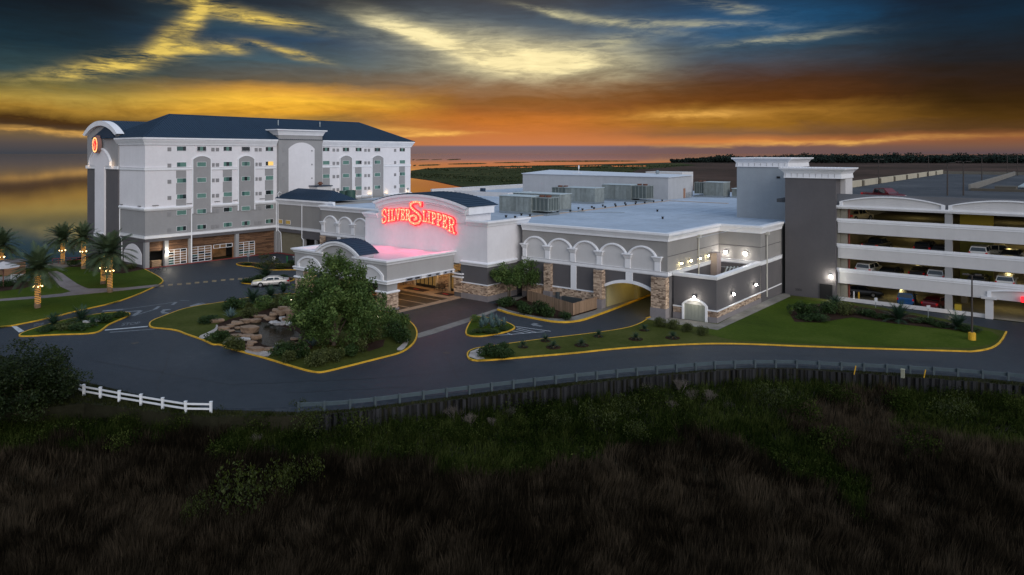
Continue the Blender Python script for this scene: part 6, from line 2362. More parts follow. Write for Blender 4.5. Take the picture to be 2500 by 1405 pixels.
GI = 'shrubs of the fountain island'
for a in [
    (563, 776, 36, 22, 'a', 'blue green agave beside the flat rocks at the left of the fountain pond', None, 'agave', 'agave'),
    (512, 786, 58, 15, 'd', 'low dark hedge mound at the left end of the rocks', GI),
    (531, 834, 56, 28, 'd', 'dark green mound between the pale gravel strip and the kerb', GI),
    (574, 854, 50, 30, 'o', 'grassy olive mound at the kerb below the pond rocks', GI),
    (581, 752, 52, 26, 'd', 'dark green hedge at the upper left edge of the island', GI),
    (555, 757, 40, 18, 'd', 'low hedge at the far left of the upper plants', GI),
    (641, 757, 37, 34, 'r', 'clipped round green bush above the waterfall rocks', GI),
    (695, 746, 46, 27, 'o', 'olive yellow bush just left of the large tree', GI),
    (609, 754, 18, 14, 'o', 'small olive bush left of the clipped round bush', GI),
    (608, 776, 42, 22, 'o', 'grey green grassy mound above the rock ledge', GI),
    (667, 752, 34, 14, 'o', 'olive mound right of the clipped round bush', GI),
    (640, 733, 26, 12, 'd', 'dark low plant behind the clipped round bush', GI),
    (687, 870, 62, 26, 'd', 'dark green mound right of the lower gravel patch', GI),
    (709, 884, 36, 27, 'o', 'olive round bush by the kerb below the big tree', GI),
    (736, 875, 52, 38, 'd', 'dark bush under the left side of the big tree', GI),
    (771, 893, 52, 32, 'o', 'olive round bush at the lowest corner of the kerb', GI),
    (796, 882, 46, 28, 'o', 'olive bush one step right of the lowest corner', GI),
    (820, 880, 48, 28, 'o', 'olive bush under the middle of the big tree', GI),
    (846, 872, 48, 30, 'd', 'dark bush under the right side of the big tree', GI),
    (872, 858, 52, 30, 'o', 'olive bush right of the big tree beside the brown mulch', GI),
    (955, 788, 52, 36, 'g', 'green bush at the foot of the right canopy pillar', GI),
    (980, 803, 56, 36, 'g', 'green bush inside the curve of the kerb by the apron', GI),
    (958, 826, 62, 40, 'd', 'wide dark bush in the middle of the right hand planting', GI),
    (984, 838, 50, 34, 'd', 'dark bush nearest the kerb bend on the right', GI),
    (913, 834, 52, 32, 'o', 'loose grassy bush right of the big tree', GI),
    (930, 802, 46, 34, 'g', 'green bush between the big tree and the canopy pillar', GI),
    (764, 846, 44, 26, 'a', 'grey green spiky agave under the big tree by the pond', None, 'agave', 'agave'),
    (694, 852, 46, 18, 'o', 'feathery pale mound at the lower right of the pond', GI),
    (617, 738, 46, 26, 's', 'large dark sago palm at the upper edge of the fountain island', 'sago palms of the fountain island', 'sago palm', 'sago_palm'),
    (661, 726, 40, 16, 's', 'sago palm behind the clipped bush by the drive', 'sago palms of the fountain island', 'sago palm', 'sago_palm'),
    (692, 716, 34, 14, 's', 'sago palm nearest the drive left of the canopy pillar', 'sago palms of the fountain island', 'sago palm', 'sago_palm'),
]:
    plant(*a)
SI = 'plants of the small left island'
for a in [
    (131, 795, 40, 20, 's', 'sago palm at the left part of the small kerbed island', SI, 'sago palm', 'sago_palm'),
    (199, 783, 48, 22, 's', 'larger sago palm in the middle of the small kerbed island', SI, 'sago palm', 'sago_palm'),
    (226, 795, 26, 16, 's', 'little sago palm near the white stones', SI, 'sago palm', 'sago_palm'),
    (110, 810, 46, 10, 'd', 'low dark ground cover at the left tip of the small island', SI),
    (160, 804, 60, 14, 'o', 'grassy mound in the middle of the small island', SI),
    (205, 804, 56, 15, 'd', 'dark ground cover behind the thick part of the kerb', SI),
    (250, 786, 56, 16, 'd', 'dark ground cover at the right part of the small island', SI),
    (290, 774, 44, 12, 'd', 'dark ground cover at the right tip of the small island', SI),
]:
    plant(*a)
AGN = ['nearest the left', 'second row left', 'tall one in the middle', 'at the back of the clump', 'right of the middle', 'front right', 'far right', 'front left', 'front middle']
for i, (x, y) in enumerate(((1180, 786), (1186, 796), (1198, 792), (1200, 783), (1212, 790), (1218, 799), (1230, 796), (1176, 801), (1203, 802))):
    plant(x, y, 24, 20, 'a', 'blue agave on the small agave island, ' + AGN[i], 'agaves massed on the small kerbed island', 'agave', 'agave')
plant(1160, 787, 26, 18, 'g', 'green bush at the left tip of the agave island', None)
for i, (x, y, w) in enumerate(((1160, 813, 40), (1200, 813, 46), (1235, 806, 36))):
    plant(x, y, w, 9, 'd', ('low ground cover at the front ' + ('left', 'middle', 'right')[i] + ' of the agave island'), 'ground cover of the agave island')
for i, (x, y, w, h_, k, n_) in enumerate(((1240, 748, 54, 20, 'd', 'under the fork trunked crape myrtle'), (1290, 766, 46, 24, 'd', 'left end of the bed before the board fence'), (1318, 770, 50, 32, 'd', 'tallest in the bed before the board fence'), (1342, 774, 44, 28, 'd', 'against the front corner of the board fence'), (1378, 779, 42, 15, 'd', 'low, at the right end of the fence bed'), (1275, 752, 40, 16, 'd', 'between the crape myrtle and the board fence'))):
    plant(x, y, w, h_, k, 'dark shrub ' + n_, 'dark shrubs before the board fence')
for i, (x, y, w, h_) in enumerate(((1188, 872, 44, 22), (1212, 874, 50, 24), (1240, 872, 44, 18), (1200, 858, 40, 20), (1222, 853, 36, 16))):
    plant(x, y, w, h_, 'd', 'juniper clump at the tip of the long lawn, ' + ('beside the white gravel', 'front middle', 'front right end', 'back left', 'back right')[i], 'juniper clumps at the tip of the long lawn')
YP = [(1332, 833), (1351, 849), (1277, 848), (1420, 844), (1461, 822), (1552, 829), (1573, 807), (1642, 826)]
YN = ['at the upper edge, left part of the lawn', 'in a pale stone ring near the left end', 'first from the juniper clumps', 'low, between two stone rings', 'in a stone ring below the service drive', 'in the middle of the lawn', 'near the annex pillar', 'farthest right, in a stone ring']
for i, (x, y) in enumerate(YP):
    t = plant(x, y, 20, 18, 's', 'young sago palm ' + YN[i], 'young sago palms in the long lawn', 'sago palm', 'sago_palm')
    mm = MB()
    for k in range(12):
        mm.box(0.62 * math.cos(k * 0.5236) - 0.13, 0.62 * math.cos(k * 0.5236) + 0.13, 0.62 * math.sin(k * 0.5236) - 0.13, 0.62 * math.sin(k * 0.5236) + 0.13, 0, 0.06) if i % 2 else None
    mm.cyl(0, 0, 0.0, 0.03, 0.55, 12)
    local(mm, 'mulch_ring', MULCH, t)
for i, (x, y) in enumerate(((1612, 797), (1645, 803), (1681, 810), (1716, 818))):
    plant(x, y, 30, 20, 'o', 'grassy tuft on the lawn edge before the annex, ' + ('nearest the corner pillar', 'left of the arched door', 'before the arched door', 'before the annex corner')[i], 'grass tufts before the annex')
BG = 'planting along the garage wall'
for a in [
    (1945, 770, 44, 34, 'd', 'dark bush at the left of the bed by the dark stair tower', BG), (1978, 774, 46, 30, 'd', 'dark bush in the middle of the stair tower bed', BG),
    (2018, 768, 46, 30, 'd', 'dark bush right of the middle of the stair tower bed', BG), (2060, 768, 44, 26, 'o', 'pale olive bush at the right of the stair tower bed', BG),
    (2000, 782, 60, 14, 'd', 'low hedge at the front of the stair tower bed', BG), (1965, 782, 50, 12, 'd', 'low hedge at the front left of the stair tower bed', BG),
    (2040, 752, 40, 22, 's', 'lit sago palm below the stair tower doorway', BG, 'sago palm', 'sago_palm'),
    (2195, 784, 60, 46, 's', 'large sago palm before the middle of the garage wall', BG, 'sago palm', 'sago_palm'),
    (2338, 802, 54, 36, 's', 'large sago palm left of the tall lamp post', BG, 'sago palm', 'sago_palm'),
    (2110, 770, 56, 14, 'd', 'low hedge left of the large sago palm at the garage wall', BG), (2160, 780, 50, 12, 'd', 'low hedge under the large sago palm at the garage wall', BG),
    (2250, 788, 60, 12, 'd', 'low hedge between the two large sago palms', BG), (2295, 797, 50, 10, 'd', 'low hedge left of the second large sago palm', BG), (2370, 808, 60, 10, 'd', 'low hedge behind the yellow lamp footing', BG),
]:
    plant(*a)
sheet('planting_bed', orient([p[:2] for p in gp([(1925, 762), (1960, 745), (2044, 740), (2200, 764), (2400, 805), (2380, 812), (2290, 802), (2180, 790), (2080, 775), (2000, 788), (1940, 786)], 0.14)]), 0.14, MULCH)
lamp('bed_light', (*g(2318, 772)[:2], 0.5), 12, (1.0, 0.8, 0.5), 0.1)
CB = 'plants of the courtyard islands'
for a in [
    (602, 648, 26, 6, 'd', 'low planting at the left tip of the courtyard island', CB), (640, 654, 34, 12, 'd', 'dark bush on the courtyard island left of the small sign', CB),
    (690, 655, 40, 10, 'o', 'olive planting on the courtyard island by the canopy', CB), (712, 648, 26, 12, 'd', 'dark bush behind the canopy corner', CB),
    (636, 688, 48, 16, 'd', 'dark bush behind the front of the silver sedan', CB), (605, 690, 34, 10, 'd', 'low dark planting left of the silver sedan', CB),
    (648, 680, 44, 20, 's', 'sago palm behind the roof of the silver sedan', CB, 'sago palm', 'sago_palm'), (692, 684, 40, 12, 'd', 'low bush behind the boot of the silver sedan', CB),
    (285, 652, 40, 14, 'd', 'dark bush between the palms and the hotel tower', CB), (230, 648, 46, 16, 'd', 'dark bush at the foot of the hotel tower', CB), (180, 648, 30, 12, 'd', 'dark bush behind the second palm', CB), (325, 655, 36, 10, 'o', 'low bush under the white blind arch', CB),
    (50, 690, 30, 14, 'd', 'dark bush before the white railing at the pool', CB), (20, 698, 40, 14, 'd', 'dark bush left of the white railing', CB),
]:
    plant(*a)
ISL4 = orient([p[:2] for p in smooth(gp([(574, 645), (580, 649), (601, 652), (616, 652), (640, 659), (660, 661), (719, 660), (760, 662), (760, 650), (720, 645), (640, 646), (600, 641)]), 2, True)])
sheet('courtyard_island', ISL4, 0.12, MULCH)
kerb(ISL4, closed=True)
ISL5 = orient([p[:2] for p in smooth(gp([(586, 691), (594, 694), (640, 696), (700, 691), (722, 684), (716, 680), (660, 679), (610, 684)]), 2, True)])
sheet('courtyard_island', ISL5, 0.12, MULCH)
kerb(ISL5, closed=True)

# ---------------------------------------------------------------- palms with light strings
PCROWN = [feather_crown(s, 62, 2.2, 2.9, -20, 84, 1.25, 0.66, 24, 0.050, LGP) for s in (11, 12, 13)]
STRING = emitter('amber_string', (1.0, 0.46, 0.08), 1.5)
RINGB = emitter('ring_bulb', (1.0, 0.66, 0.26), 9)
def palm(px, py, hh, cr, label, k, bright=1.0):
    x, y, z = g(px, py, 0.12)
    t = thing('palm_tree', label, 'palm tree', (x, y, z), R.uniform(0, 6), 'date palms wrapped in light strings')
    th = hh - cr * 0.75
    mm = MB()
    pts, rs = [], []
    for i in range(15):
        zz2 = th * i / 14
        pts.append((0.04 * math.sin(i), 0.04 * math.cos(i * 1.3), zz2))
        rs.append((0.36 if i < 2 else 0.30) * (1.0 + 0.06 * (i % 2)) * (1.25 if i > 12 else 1.0))
    mm.tube(pts, rs, 12)
    local(mm, 'trunk', PBARK, t)
    o = link('crown', PCROWN[k % 3], t, (0, 0, th - 0.05))
    o.scale = (cr / 2.05,) * 3
    mm = MB()
    for i in range(26):
        a = i * 2.4
        mm.tube([(0.28 * math.cos(a), 0.28 * math.sin(a), th - 0.6 + 0.02 * i), (0.5 * math.cos(a), 0.5 * math.sin(a), th - 0.25 + 0.02 * i)], [0.05, 0.02], 4)
    local(mm, 'frond_stub', PBARK, t)
    mm = MB()
    turns = int(th / 0.27)
    sp = []
    for i in range(turns * 9):
        a = 2 * math.pi * i / 9
        zq = th * 0.12 + (th * 0.80) * i / (turns * 9)
        sp.append((0.345 * math.cos(a), 0.345 * math.sin(a), zq))
    mm.tube(sp, 0.014, 4)
    stuff(local(mm, 'light_string', STRING, t))
    mm = MB()
    mm.tube([(0.42 * math.cos(2 * math.pi * i / 12), 0.42 * math.sin(2 * math.pi * i / 12), th * 0.56) for i in range(13)], 0.03, 5)
    rg = local(mm, 'lamp_ring', BLACK, t)
    for i in range(5):
        a = 2 * math.pi * i / 5
        mm = MB()
        mm.ball((0.5 * math.cos(a), 0.5 * math.sin(a), th * 0.56 + 0.06), 0.085, 6, 4)
        local(mm, 'bulb', RINGB, rg)
    for a, zq, pw in ((-T - 1.57 - 0.7, th * 0.72, 5), (-T - 1.57 + 0.9, th * 0.72, 5), (-T - 1.57 + 0.1, th * 0.36, 1.2), (1.2, th - 0.35, 6), (-T - 1.2, th - 0.2, 9)):
        l = bpy.data.lights.new('string_glow', 'POINT')
        l.energy, l.color, l.shadow_soft_size = pw * bright, (1.0, 0.55, 0.16), 0.08
        lo = bpy.data.objects.new('string_glow', l)
        COL.objects.link(lo)
        lo.parent = t
        lo.location = (0.75 * math.cos(a), 0.75 * math.sin(a), zq)
    return t
palm(92, 752, 6.9, 2.75, 'date palm with amber lights on the front left lawn, nearest of the palms', 0, 1.3)
palm(153, 646, 6.4, 2.7, 'date palm with amber lights at the seafront behind the lawn', 1, 0.7)
palm(204, 657, 7.0, 2.3, 'date palm with amber lights just left of the hotel tower', 2, 0.5)
palm(268, 714, 7.7, 3.1, 'date palm with amber lights before the hotel, by the path', 1, 1.0)
palm(252, 694, 6.2, 2.5, 'date palm with amber lights half hidden behind the palm by the path', 2, 0.9)
palm(3, 664, 6.4, 2.8, 'date palm with amber lights cut by the left edge of the picture', 0, 0.8)

# ---------------------------------------------------------------- rocks and pond
def rock_mesh(seed):
    rng = np.random.default_rng(seed)
    bmh = bmesh.new()
    bmesh.ops.create_icosphere(bmh, subdivisions=2, radius=0.5)
    ph = rng.uniform(0, 6.28, 6)
    for v in bmh.verts:
        c = v.co
        k = 1 + 0.16 * math.sin(5 * c.x + ph[0]) + 0.14 * math.sin(6 * c.y + ph[1]) + 0.12 * math.sin(7 * c.z + ph[2]) + rng.normal(0, 0.075)
        v.co = c * k
        v.co.z = max(-0.40, min(0.36 + rng.normal(0, 0.02), v.co.z * 1.5))
    me = bpy.data.meshes.new('boulder')
    bmh.to_mesh(me)
    bmh.free()
    return me
ROCKT = M('tan_rock', (0.235, 0.158, 0.105), 0.9, 0.35, 1.6, 0.8, 9, tint=0.0)
ROCKW = M('pale_rock', (0.44, 0.42, 0.41), 0.9, 0.3, 1.6, 0.8, 9)
RK = [rock_mesh(s) for s in range(6)]
RKm = {}
for nm, mt in (('t', ROCKT), ('w', ROCKW)):
    RKm[nm] = []
    for q in RK:
        c = q.copy()
        c.materials.append(mt)
        RKm[nm].append(c)
rocks = [(330, 665, 130, 52, 't'), (550, 695, 130, 60, 't'), (480, 720, 95, 40, 't'), (640, 668, 130, 56, 't'), (745, 662, 130, 54, 't'), (870, 648, 130, 50, 't'), (815, 615, 130, 40, 't'), (920, 610, 95, 56, 't'), (400, 752, 140, 56, 't'), (680, 760, 220, 96, 't'),
         (990, 590, 110, 62, 't'), (1080, 565, 140, 66, 't'), (1030, 545, 120, 50, 't'), (940, 570, 110, 40, 't'), (1105, 610, 90, 60, 't'), (970, 712, 90, 56, 'w'), (1020, 650, 70, 44, 'w'), (930, 690, 90, 36, 'w'), (1080, 655, 95, 48, 't'), (1120, 720, 85, 60, 'w'), (1040, 715, 95, 50, 'w'), (1050, 690, 80, 40, 'w'),
         (540, 830, 150, 32, 't'), (660, 830, 150, 34, 't'), (770, 850, 105, 70, 't'), (720, 910, 110, 44, 't'), (690, 940, 95, 40, 't'), (760, 985, 170, 54, 't'), (900, 985, 130, 44, 't'), (980, 975, 110, 36, 'w'), (1220, 935, 100, 60, 't'), (1200, 872, 95, 36, 't'), (1290, 975, 150, 40, 't'), (690, 975, 90, 40, 't'), (600, 870, 110, 34, 'w'), (520, 880, 110, 30, 'w'), (660, 875, 80, 36, 'w'),
         (470, 780, 100, 30, 't'), (560, 745, 80, 30, 't'), (1050, 930, 150, 24, 'w')]
ORD = ['first', 'second', 'third', 'fourth', 'fifth', 'sixth', 'seventh', 'eighth', 'ninth', 'tenth', 'eleventh', 'twelfth', 'thirteenth', 'fourteenth', 'fifteenth', 'sixteenth', 'seventeenth', 'eighteenth']
def rock_side(x, y, k):
    return (('pale grey' if k == 'w' else 'sandy brown'), 'waterfall pile behind' if x > 850 and y < 735 else 'far rim of' if y < 775 else 'near rim of')
row = {}
for q in sorted(rocks):
    row.setdefault(rock_side(q[0], q[1], q[4]), []).append(q)
for i, (x, y, w, hh, k) in enumerate(rocks):
    px, py = 460 + x / 4.63, 640 + (y + hh * 0.35) / 4.63
    c_, sd_ = rock_side(x, y, k)
    if sd_.startswith('waterfall'):
        X, Y_, _ = g(px, 797, 0.12)
        sc = F / (X * UY + Y_ * VY)
        back = 0.5 + 1.3 * (735 - y) / 190 + R.uniform(0, 0.3)
        zc = 0.1 + (797 - (640 + y / 4.63)) / sc
        X, Y_ = X + UY * back, Y_ + VY * back
        zc = max(0.2, zc - 0.10 * back)
        hgt = max(0.34, hh / 4.63 / sc * 1.15)
    else:
        X, Y_, _ = g(px, py, 0.12)
        sc = F / (X * UY + Y_ * VY)
        hgt = max(0.26, hh / 4.63 / sc * 1.05)
        zc = 0.12 + hgt * 0.30
    ww = w / 4.63 / sc
    o = link('boulder', RKm[k][i % 6], None, (X, Y_, zc), T + R.uniform(-0.25, 0.25))
    o.scale = (ww * 1.05, max(ww * 0.72, 0.9 if sd_.startswith('water') else 0.2), hgt)
    if (x, y) == (680, 760):
        tag(o, 'long slanted brown slab of rock standing in the fountain pond', 'boulder')
    else:
        tag(o, c_ + ' boulder in the ' + sd_ + ' the fountain pond, ' + ORD[row[(c_, sd_)].index((x, y, w, hh, k))] + ' from the left', 'boulder', 'boulders round the fountain pond')
mb = MB()
mx, my, _ = g(697, 783, 0.12)
mb.ball((mx + UY * 1.4, my + VY * 1.4, 0.0), 1.0, 16, 10, (2.5, 1.9, 1.45))
struct(mb.build('rock_mound', MULCH))
PD = orient([p[:2] for p in smooth(gp([(460 + a / 4.63, 640 + b / 4.63) for a, b in ((470, 785), (560, 742), (780, 695), (900, 700), (1100, 760), (1240, 800), (1290, 870), (1230, 960), (960, 985), (800, 940), (780, 860), (700, 815), (560, 815))]), 1, True)])
sheet('pond', PD, 0.15, POND)
sheet('rock_bed', orient([p[:2] for p in gp([(460 + a / 4.63, 640 + b / 4.63) for a, b in ((320, 720), (460, 660), (760, 590), (960, 520), (1240, 520), (1400, 700), (1400, 1000), (1200, 1000), (960, 1020), (640, 1000), (640, 900), (420, 830), (330, 790))])]), 0.135, MULCH)
def gravel_patch(pts):
    sheet('gravel_strip', orient([p[:2] for p in smooth(gp([(460 + a / 4.63, 640 + b / 4.63) for a, b in pts]), 1, True)]), 0.142, GRAVEL)
gravel_patch([(95, 862), (240, 800), (310, 760), (310, 720), (335, 725), (335, 775), (260, 835), (170, 890)])
gravel_patch([(610, 1028), (700, 985), (860, 985), (980, 1005), (930, 1060), (890, 1092), (760, 1065)])
gravel_patch([(380, 925), (430, 870), (560, 835), (700, 845), (690, 880), (540, 890), (430, 935)])
gravel_patch([(2340, 1010), (2400, 960), (2480, 880), (2490, 930), (2420, 1020)])
sheet('mulch_patch', orient([p[:2] for p in gp([(880, 850), (905, 838), (940, 832), (935, 850), (900, 862)])]), 0.143, MULCH)
sheet('gravel_tip', orient([p[:2] for p in gp([(1144, 874), (1148, 862), (1172, 853), (1182, 860), (1170, 870), (1184, 879), (1165, 881)])]), 0.132, GRAVEL)
for i, (x, y) in enumerate(((212, 789), (238, 786))):
    X, Y_, _ = g(x, y, 0.12)
    o = link('boulder', RKm['w'][i], None, (X, Y_, 0.2), 0.4)
    o.scale = (0.9, 0.6, 0.45)
    tag(o, 'white stone on the small left island, ' + ('left' if i == 0 else 'right') + ' of the little sago palm', 'boulder')
for i, (x, y) in enumerate(((711, 740), (923, 783))):
    X, Y_, _ = g(x, y, 0.12)
    m = MB()
    m.cyl(X, Y_, 0.12, 0.5, 0.04, 6)
    o = tag(m.build('garden_light', BLACK), 'small lit garden light ' + ('left of the big tree' if i == 0 else 'right of the big tree by the canopy pillar'), 'garden light')
    m = MB()
    m.ball((X, Y_, 0.58), 0.09, 6, 4)
    m.build('lens', emitter('garden_lens', (1, 0.85, 0.6), 8), o)
    lamp('garden_bulb', (X, Y_, 0.8), 3, (1, 0.85, 0.6), 0.08, o)
# big wax myrtle at the left front
bx, by, _ = g(40, 1006, -0.2)
tree(bx, by, -0.3, 5.0, 4.3, 4.7, 60, 330, 0.11, leafmat('dark_shrub_leaf', (0.007, 0.013, 0.004), (0.016, 0.028, 0.007), (0.036, 0.052, 0.013)), 'large dark bushy shrub in the left foreground behind the white fence end', 21, 0.16, 2, None, 'large_shrub', 0.25, 60)

# ================================================================ marsh growth
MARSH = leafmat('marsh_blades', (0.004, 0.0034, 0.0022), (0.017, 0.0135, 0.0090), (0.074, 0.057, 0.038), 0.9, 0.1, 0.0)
MGREEN = leafmat('marsh_green', (0.005, 0.010, 0.002), (0.018, 0.028, 0.006), (0.060, 0.074, 0.020), 0.9, 0.15, 0.0)
DEADW = leafmat('dead_twigs', (0.07, 0.06, 0.052), (0.10, 0.085, 0.075), (0.16, 0.135, 0.12), 0.8, 0.0)
WPX = np.array([(-900, 1015), (60, 1015), (205, 985), (330, 1000), (514, 1016), (700, 1016)] + [(a, b + 30) for a, b in WALLPX] + [(3400, 1000)], float)
def marsh_points(n, rng, y0, y1, x0=-500, x1=3000, zb=-1.42):
    px = rng.uniform(x0, x1, n)
    py = rng.uniform(y0, y1, n)
    ok = py > np.interp(px, WPX[:, 0], WPX[:, 1]) + 3
    px, py = px[ok], py[ok]
    d = (zb - H) / ((HY - py) / F)
    xc = (px - CX) / F * d
    return px, py, np.stack([UX * xc + UY * d, VX * xc + VY * d, np.full(len(px), zb)], 1), d
rng = np.random.default_rng(77)
def vnoise(p, s, seed=0):
    """cheap smooth variation over the marsh"""
    r = np.random.default_rng(seed)
    q = np.zeros(len(p))
    for k in range(5):
        a = r.uniform(0, 6.28)
        q += np.sin((p[:, 0] * math.cos(a) + p[:, 1] * math.sin(a)) * s * (1 + 0.7 * k) + r.uniform(0, 6.28)) / (1 + 0.5 * k)
    return q / 2.2
def blades(P, h, w, lean, rng, tint, nb):
    n = len(P) * nb
    P = np.repeat(P, nb, 0) + np.concatenate([rng.normal(0, 0.16, (n, 2)), np.zeros((n, 1))], 1)
    h, w, tint = np.repeat(h, nb) * rng.uniform(0.6, 1.15, n), np.repeat(w, nb), np.clip(np.repeat(tint, nb) + rng.normal(0, 0.24, n), 0, 1)
    a = rng.uniform(0, 6.28, n)
    le = np.abs(rng.normal(0, lean, n)) * h
    lx, ly = 0.32 * vnoise(P, 0.8, 21), 0.32 * vnoise(P, 0.9, 22)
    tip = P + np.stack([np.cos(a) * le + (0.12 + lx) * h, np.sin(a) * le + ly * h, h], 1)
    b = rng.uniform(-0.6, 0.6, n) + T
    sd = np.stack([np.cos(b), np.sin(b), np.zeros(n)], 1) * w[:, None] * 0.5
    v = np.stack([P - sd, P + sd, tip], 1).reshape(-1, 3)
    return v, np.arange(n * 3).reshape(-1, 3), tint
px, py, P_, d_ = marsh_points(62000, rng, 915, 1560)
big = vnoise(P_, 0.22, 1)
# greener zone near the wall and the left slope, brown reeds elsewhere
wl_ = np.interp(px, WPX[:, 0], WPX[:, 1])
edge = np.where(px > 900, 140 + 20 * np.sin(px * 0.006), 95 + 25 * np.sin(px * 0.01))
right_ = np.clip((px - 1780) / 260, 0, 1)
green = ((py - wl_) < edge * (1 - 0.88 * right_) + 45 * vnoise(P_, 0.5, 4)) | (vnoise(P_, 0.16, 9) > 1.1) | ((np.abs(py - 1000 - (px - 1750) * 0.62) < 55 + 30 * vnoise(P_, 0.5, 41)) & (px > 1700) & (px < 2120)) | ((py - 1010 - (px - 2100) * 0.1 < 45 + 30 * vnoise(P_, 0.4, 42)) & (px > 2180))
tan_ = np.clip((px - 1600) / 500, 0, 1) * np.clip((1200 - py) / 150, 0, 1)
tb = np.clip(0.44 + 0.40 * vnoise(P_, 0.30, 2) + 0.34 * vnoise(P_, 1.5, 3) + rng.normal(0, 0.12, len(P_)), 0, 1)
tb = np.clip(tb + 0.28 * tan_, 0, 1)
hb = np.clip(1.15 + 0.34 * vnoise(P_, 0.4, 5) + 0.22 * vnoise(P_, 1.7, 15), 0.4, 2.1)
wb = 0.030 + d_ * 0.00055
s = ~green
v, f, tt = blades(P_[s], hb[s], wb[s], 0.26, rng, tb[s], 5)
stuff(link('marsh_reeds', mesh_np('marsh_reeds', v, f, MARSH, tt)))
v, f, tt = blades(P_[green], hb[green] * 0.75, wb[green] * 1.2, 0.4, rng, tb[green], 4)
stuff(link('marsh_grass', mesh_np('marsh_grass', v, f, MGREEN, tt)))
# low leafy scrub as ground cover in the green zone
gp_ = P_[green]
k = rng.random(len(gp_)) < 0.55
gp_ = gp_[k]
tg = np.clip(0.40 + 0.3 * vnoise(gp_, 0.45, 6), 0, 1)
hts = np.clip(0.75 + 0.5 * vnoise(gp_, 0.5, 7), 0.15, 1.6)
rep = 7
c = np.repeat(gp_, rep, 0) + rng.normal(0, 0.28, (len(gp_) * rep, 3)) * np.array([1, 1, 0.35])
c[:, 2] += np.repeat(hts, rep) * rng.uniform(0.3, 1.0, len(c))
v, f = leaves(c, rng.uniform(0.05, 0.12, len(c)), rng)
stuff(link('marsh_scrub', mesh_np('marsh_scrub', v, f, MGREEN, np.clip(np.repeat(tg, rep) + rng.normal(0, 0.2, len(c)), 0, 1))))
# single bushes that stand out of it
SHM = [shrub_mesh(s, leafmat('yellow_green_leaf', (0.012, 0.018, 0.003), (0.030, 0.042, 0.006), (0.058, 0.074, 0.012)), 9, 0.034, 0.8, 0.62, 0.36) for s in (31, 32)]
DK = [shrub_mesh(s, MGREEN, 9, 0.036, 0.8, 0.62, 0.36) for s in (33, 34)]
BSH = [(600, 1260, 190, 130, 1), (690, 1230, 110, 110, 1), (480, 1275, 90, 80, 1), (745, 1200, 100, 100, 1), (1370, 1050, 70, 50, 1), (1470, 1055, 110, 80, 1), (1530, 1030, 90, 80, 1), (1560, 1085, 80, 60, 1), (1690, 1065, 80, 60, 0), (1270, 1060, 60, 50, 0), (1590, 985, 70, 50, 0), (1880, 1000, 110, 70, 1), (1960, 1040, 120, 80, 0), (2060, 1000, 110, 60, 0), (2200, 1010, 130, 60, 0), (2330, 1030, 120, 70, 1), (2450, 1020, 110, 70, 0),
       (850, 1090, 120, 90, 0), (760, 1075, 110, 80, 1), (640, 1060, 90, 60, 0), (540, 1045, 90, 50, 0), (430, 1060, 90, 60, 0), (320, 1050, 90, 50, 0), (735, 1030, 60, 60, 1), (1000, 1075, 70, 40, 0), (1120, 1085, 80, 50, 0), (560, 1130, 110, 70, 0), (300, 1110, 110, 70, 0), (2030, 1110, 130, 80, 0), (2240, 1120, 120, 80, 0)]
for i, (x, y, w, hh, k) in enumerate(BSH):
    X, Y_, _ = g(x, y, -1.42)
    sc = F / (X * UY + Y_ * VY)
    same = sorted(q[0] for q in BSH if q[4] == k)
    t = thing('marsh_bush', ('yellow green' if k else 'dark green') + ' bush in the marsh below the road, ' + ORD[same.index(x)] + ' of its colour from the left', 'bush', (X, Y_, -1.45), R.uniform(0, 6), ('yellow green' if k else 'dark green') + ' bushes in the marsh')
    o = link('foliage', R.choice(SHM if k else DK), t)
    o.scale = (w / sc, w / sc, hh / sc)
# bare bushes
def bare_mesh(seed):
    r = random.Random(seed)
    V, Fc, Tt = [], [], []
    def grow(p, d, L, w, dep):
        q = p + d * L
        sd = d.cross(Vector((UY, VY, 0))).normalized() * w
        b0 = len(V)
        V.extend([tuple(p - sd), tuple(p + sd), tuple(q + sd * 0.6), tuple(q - sd * 0.6)])
        Fc.append((b0, b0 + 1, b0 + 2, b0 + 3))
        Tt.append(r.random())
        if dep:
            for _ in range(3):
                grow(q, (d + Vector((r.uniform(-.8, .8), r.uniform(-.8, .8), r.uniform(-.1, .5)))).normalized(), L * r.uniform(0.6, 0.85), w * 0.62, dep - 1)
    for i in range(6):
        grow(Vector((r.uniform(-.1, .1), r.uniform(-.1, .1), 0)), Vector((r.uniform(-.5, .5), r.uniform(-.5, .5), 1)).normalized(), 0.34, 0.016, 4)
    return mesh_np('twigs', V, Fc, DEADW, Tt)
BM = [bare_mesh(s) for s in (1, 2, 3)]
BARE = ((1108, 1030, 44), (1150, 1045, 40), (1243, 1025, 34), (1335, 985, 40), (1400, 1000, 28), (1580, 965, 34), (1660, 965, 44), (1690, 985, 40), (1730, 990, 40), (1640, 1005, 30), (1780, 1010, 34), (628, 1090, 34), (45, 985, 40), (960, 1000, 20), (1200, 1048, 30))
for i, (x, y, hh) in enumerate(BARE):
    X, Y_, _ = g(x, y, -1.42)
    sc = F / (X * UY + Y_ * VY)
    t = thing('bare_bush', 'leafless pale grey bush in the marsh below the road, ' + ORD[sorted(q[0] for q in BARE).index(x)] + ' from the left', 'bush', (X, Y_, -1.45 if i != 12 else -0.2), R.uniform(0, 6), 'leafless pale bushes in the marsh')
    o = link('twigs', BM[i % 3], t)
    o.scale = (hh / sc / 1.1,) * 3
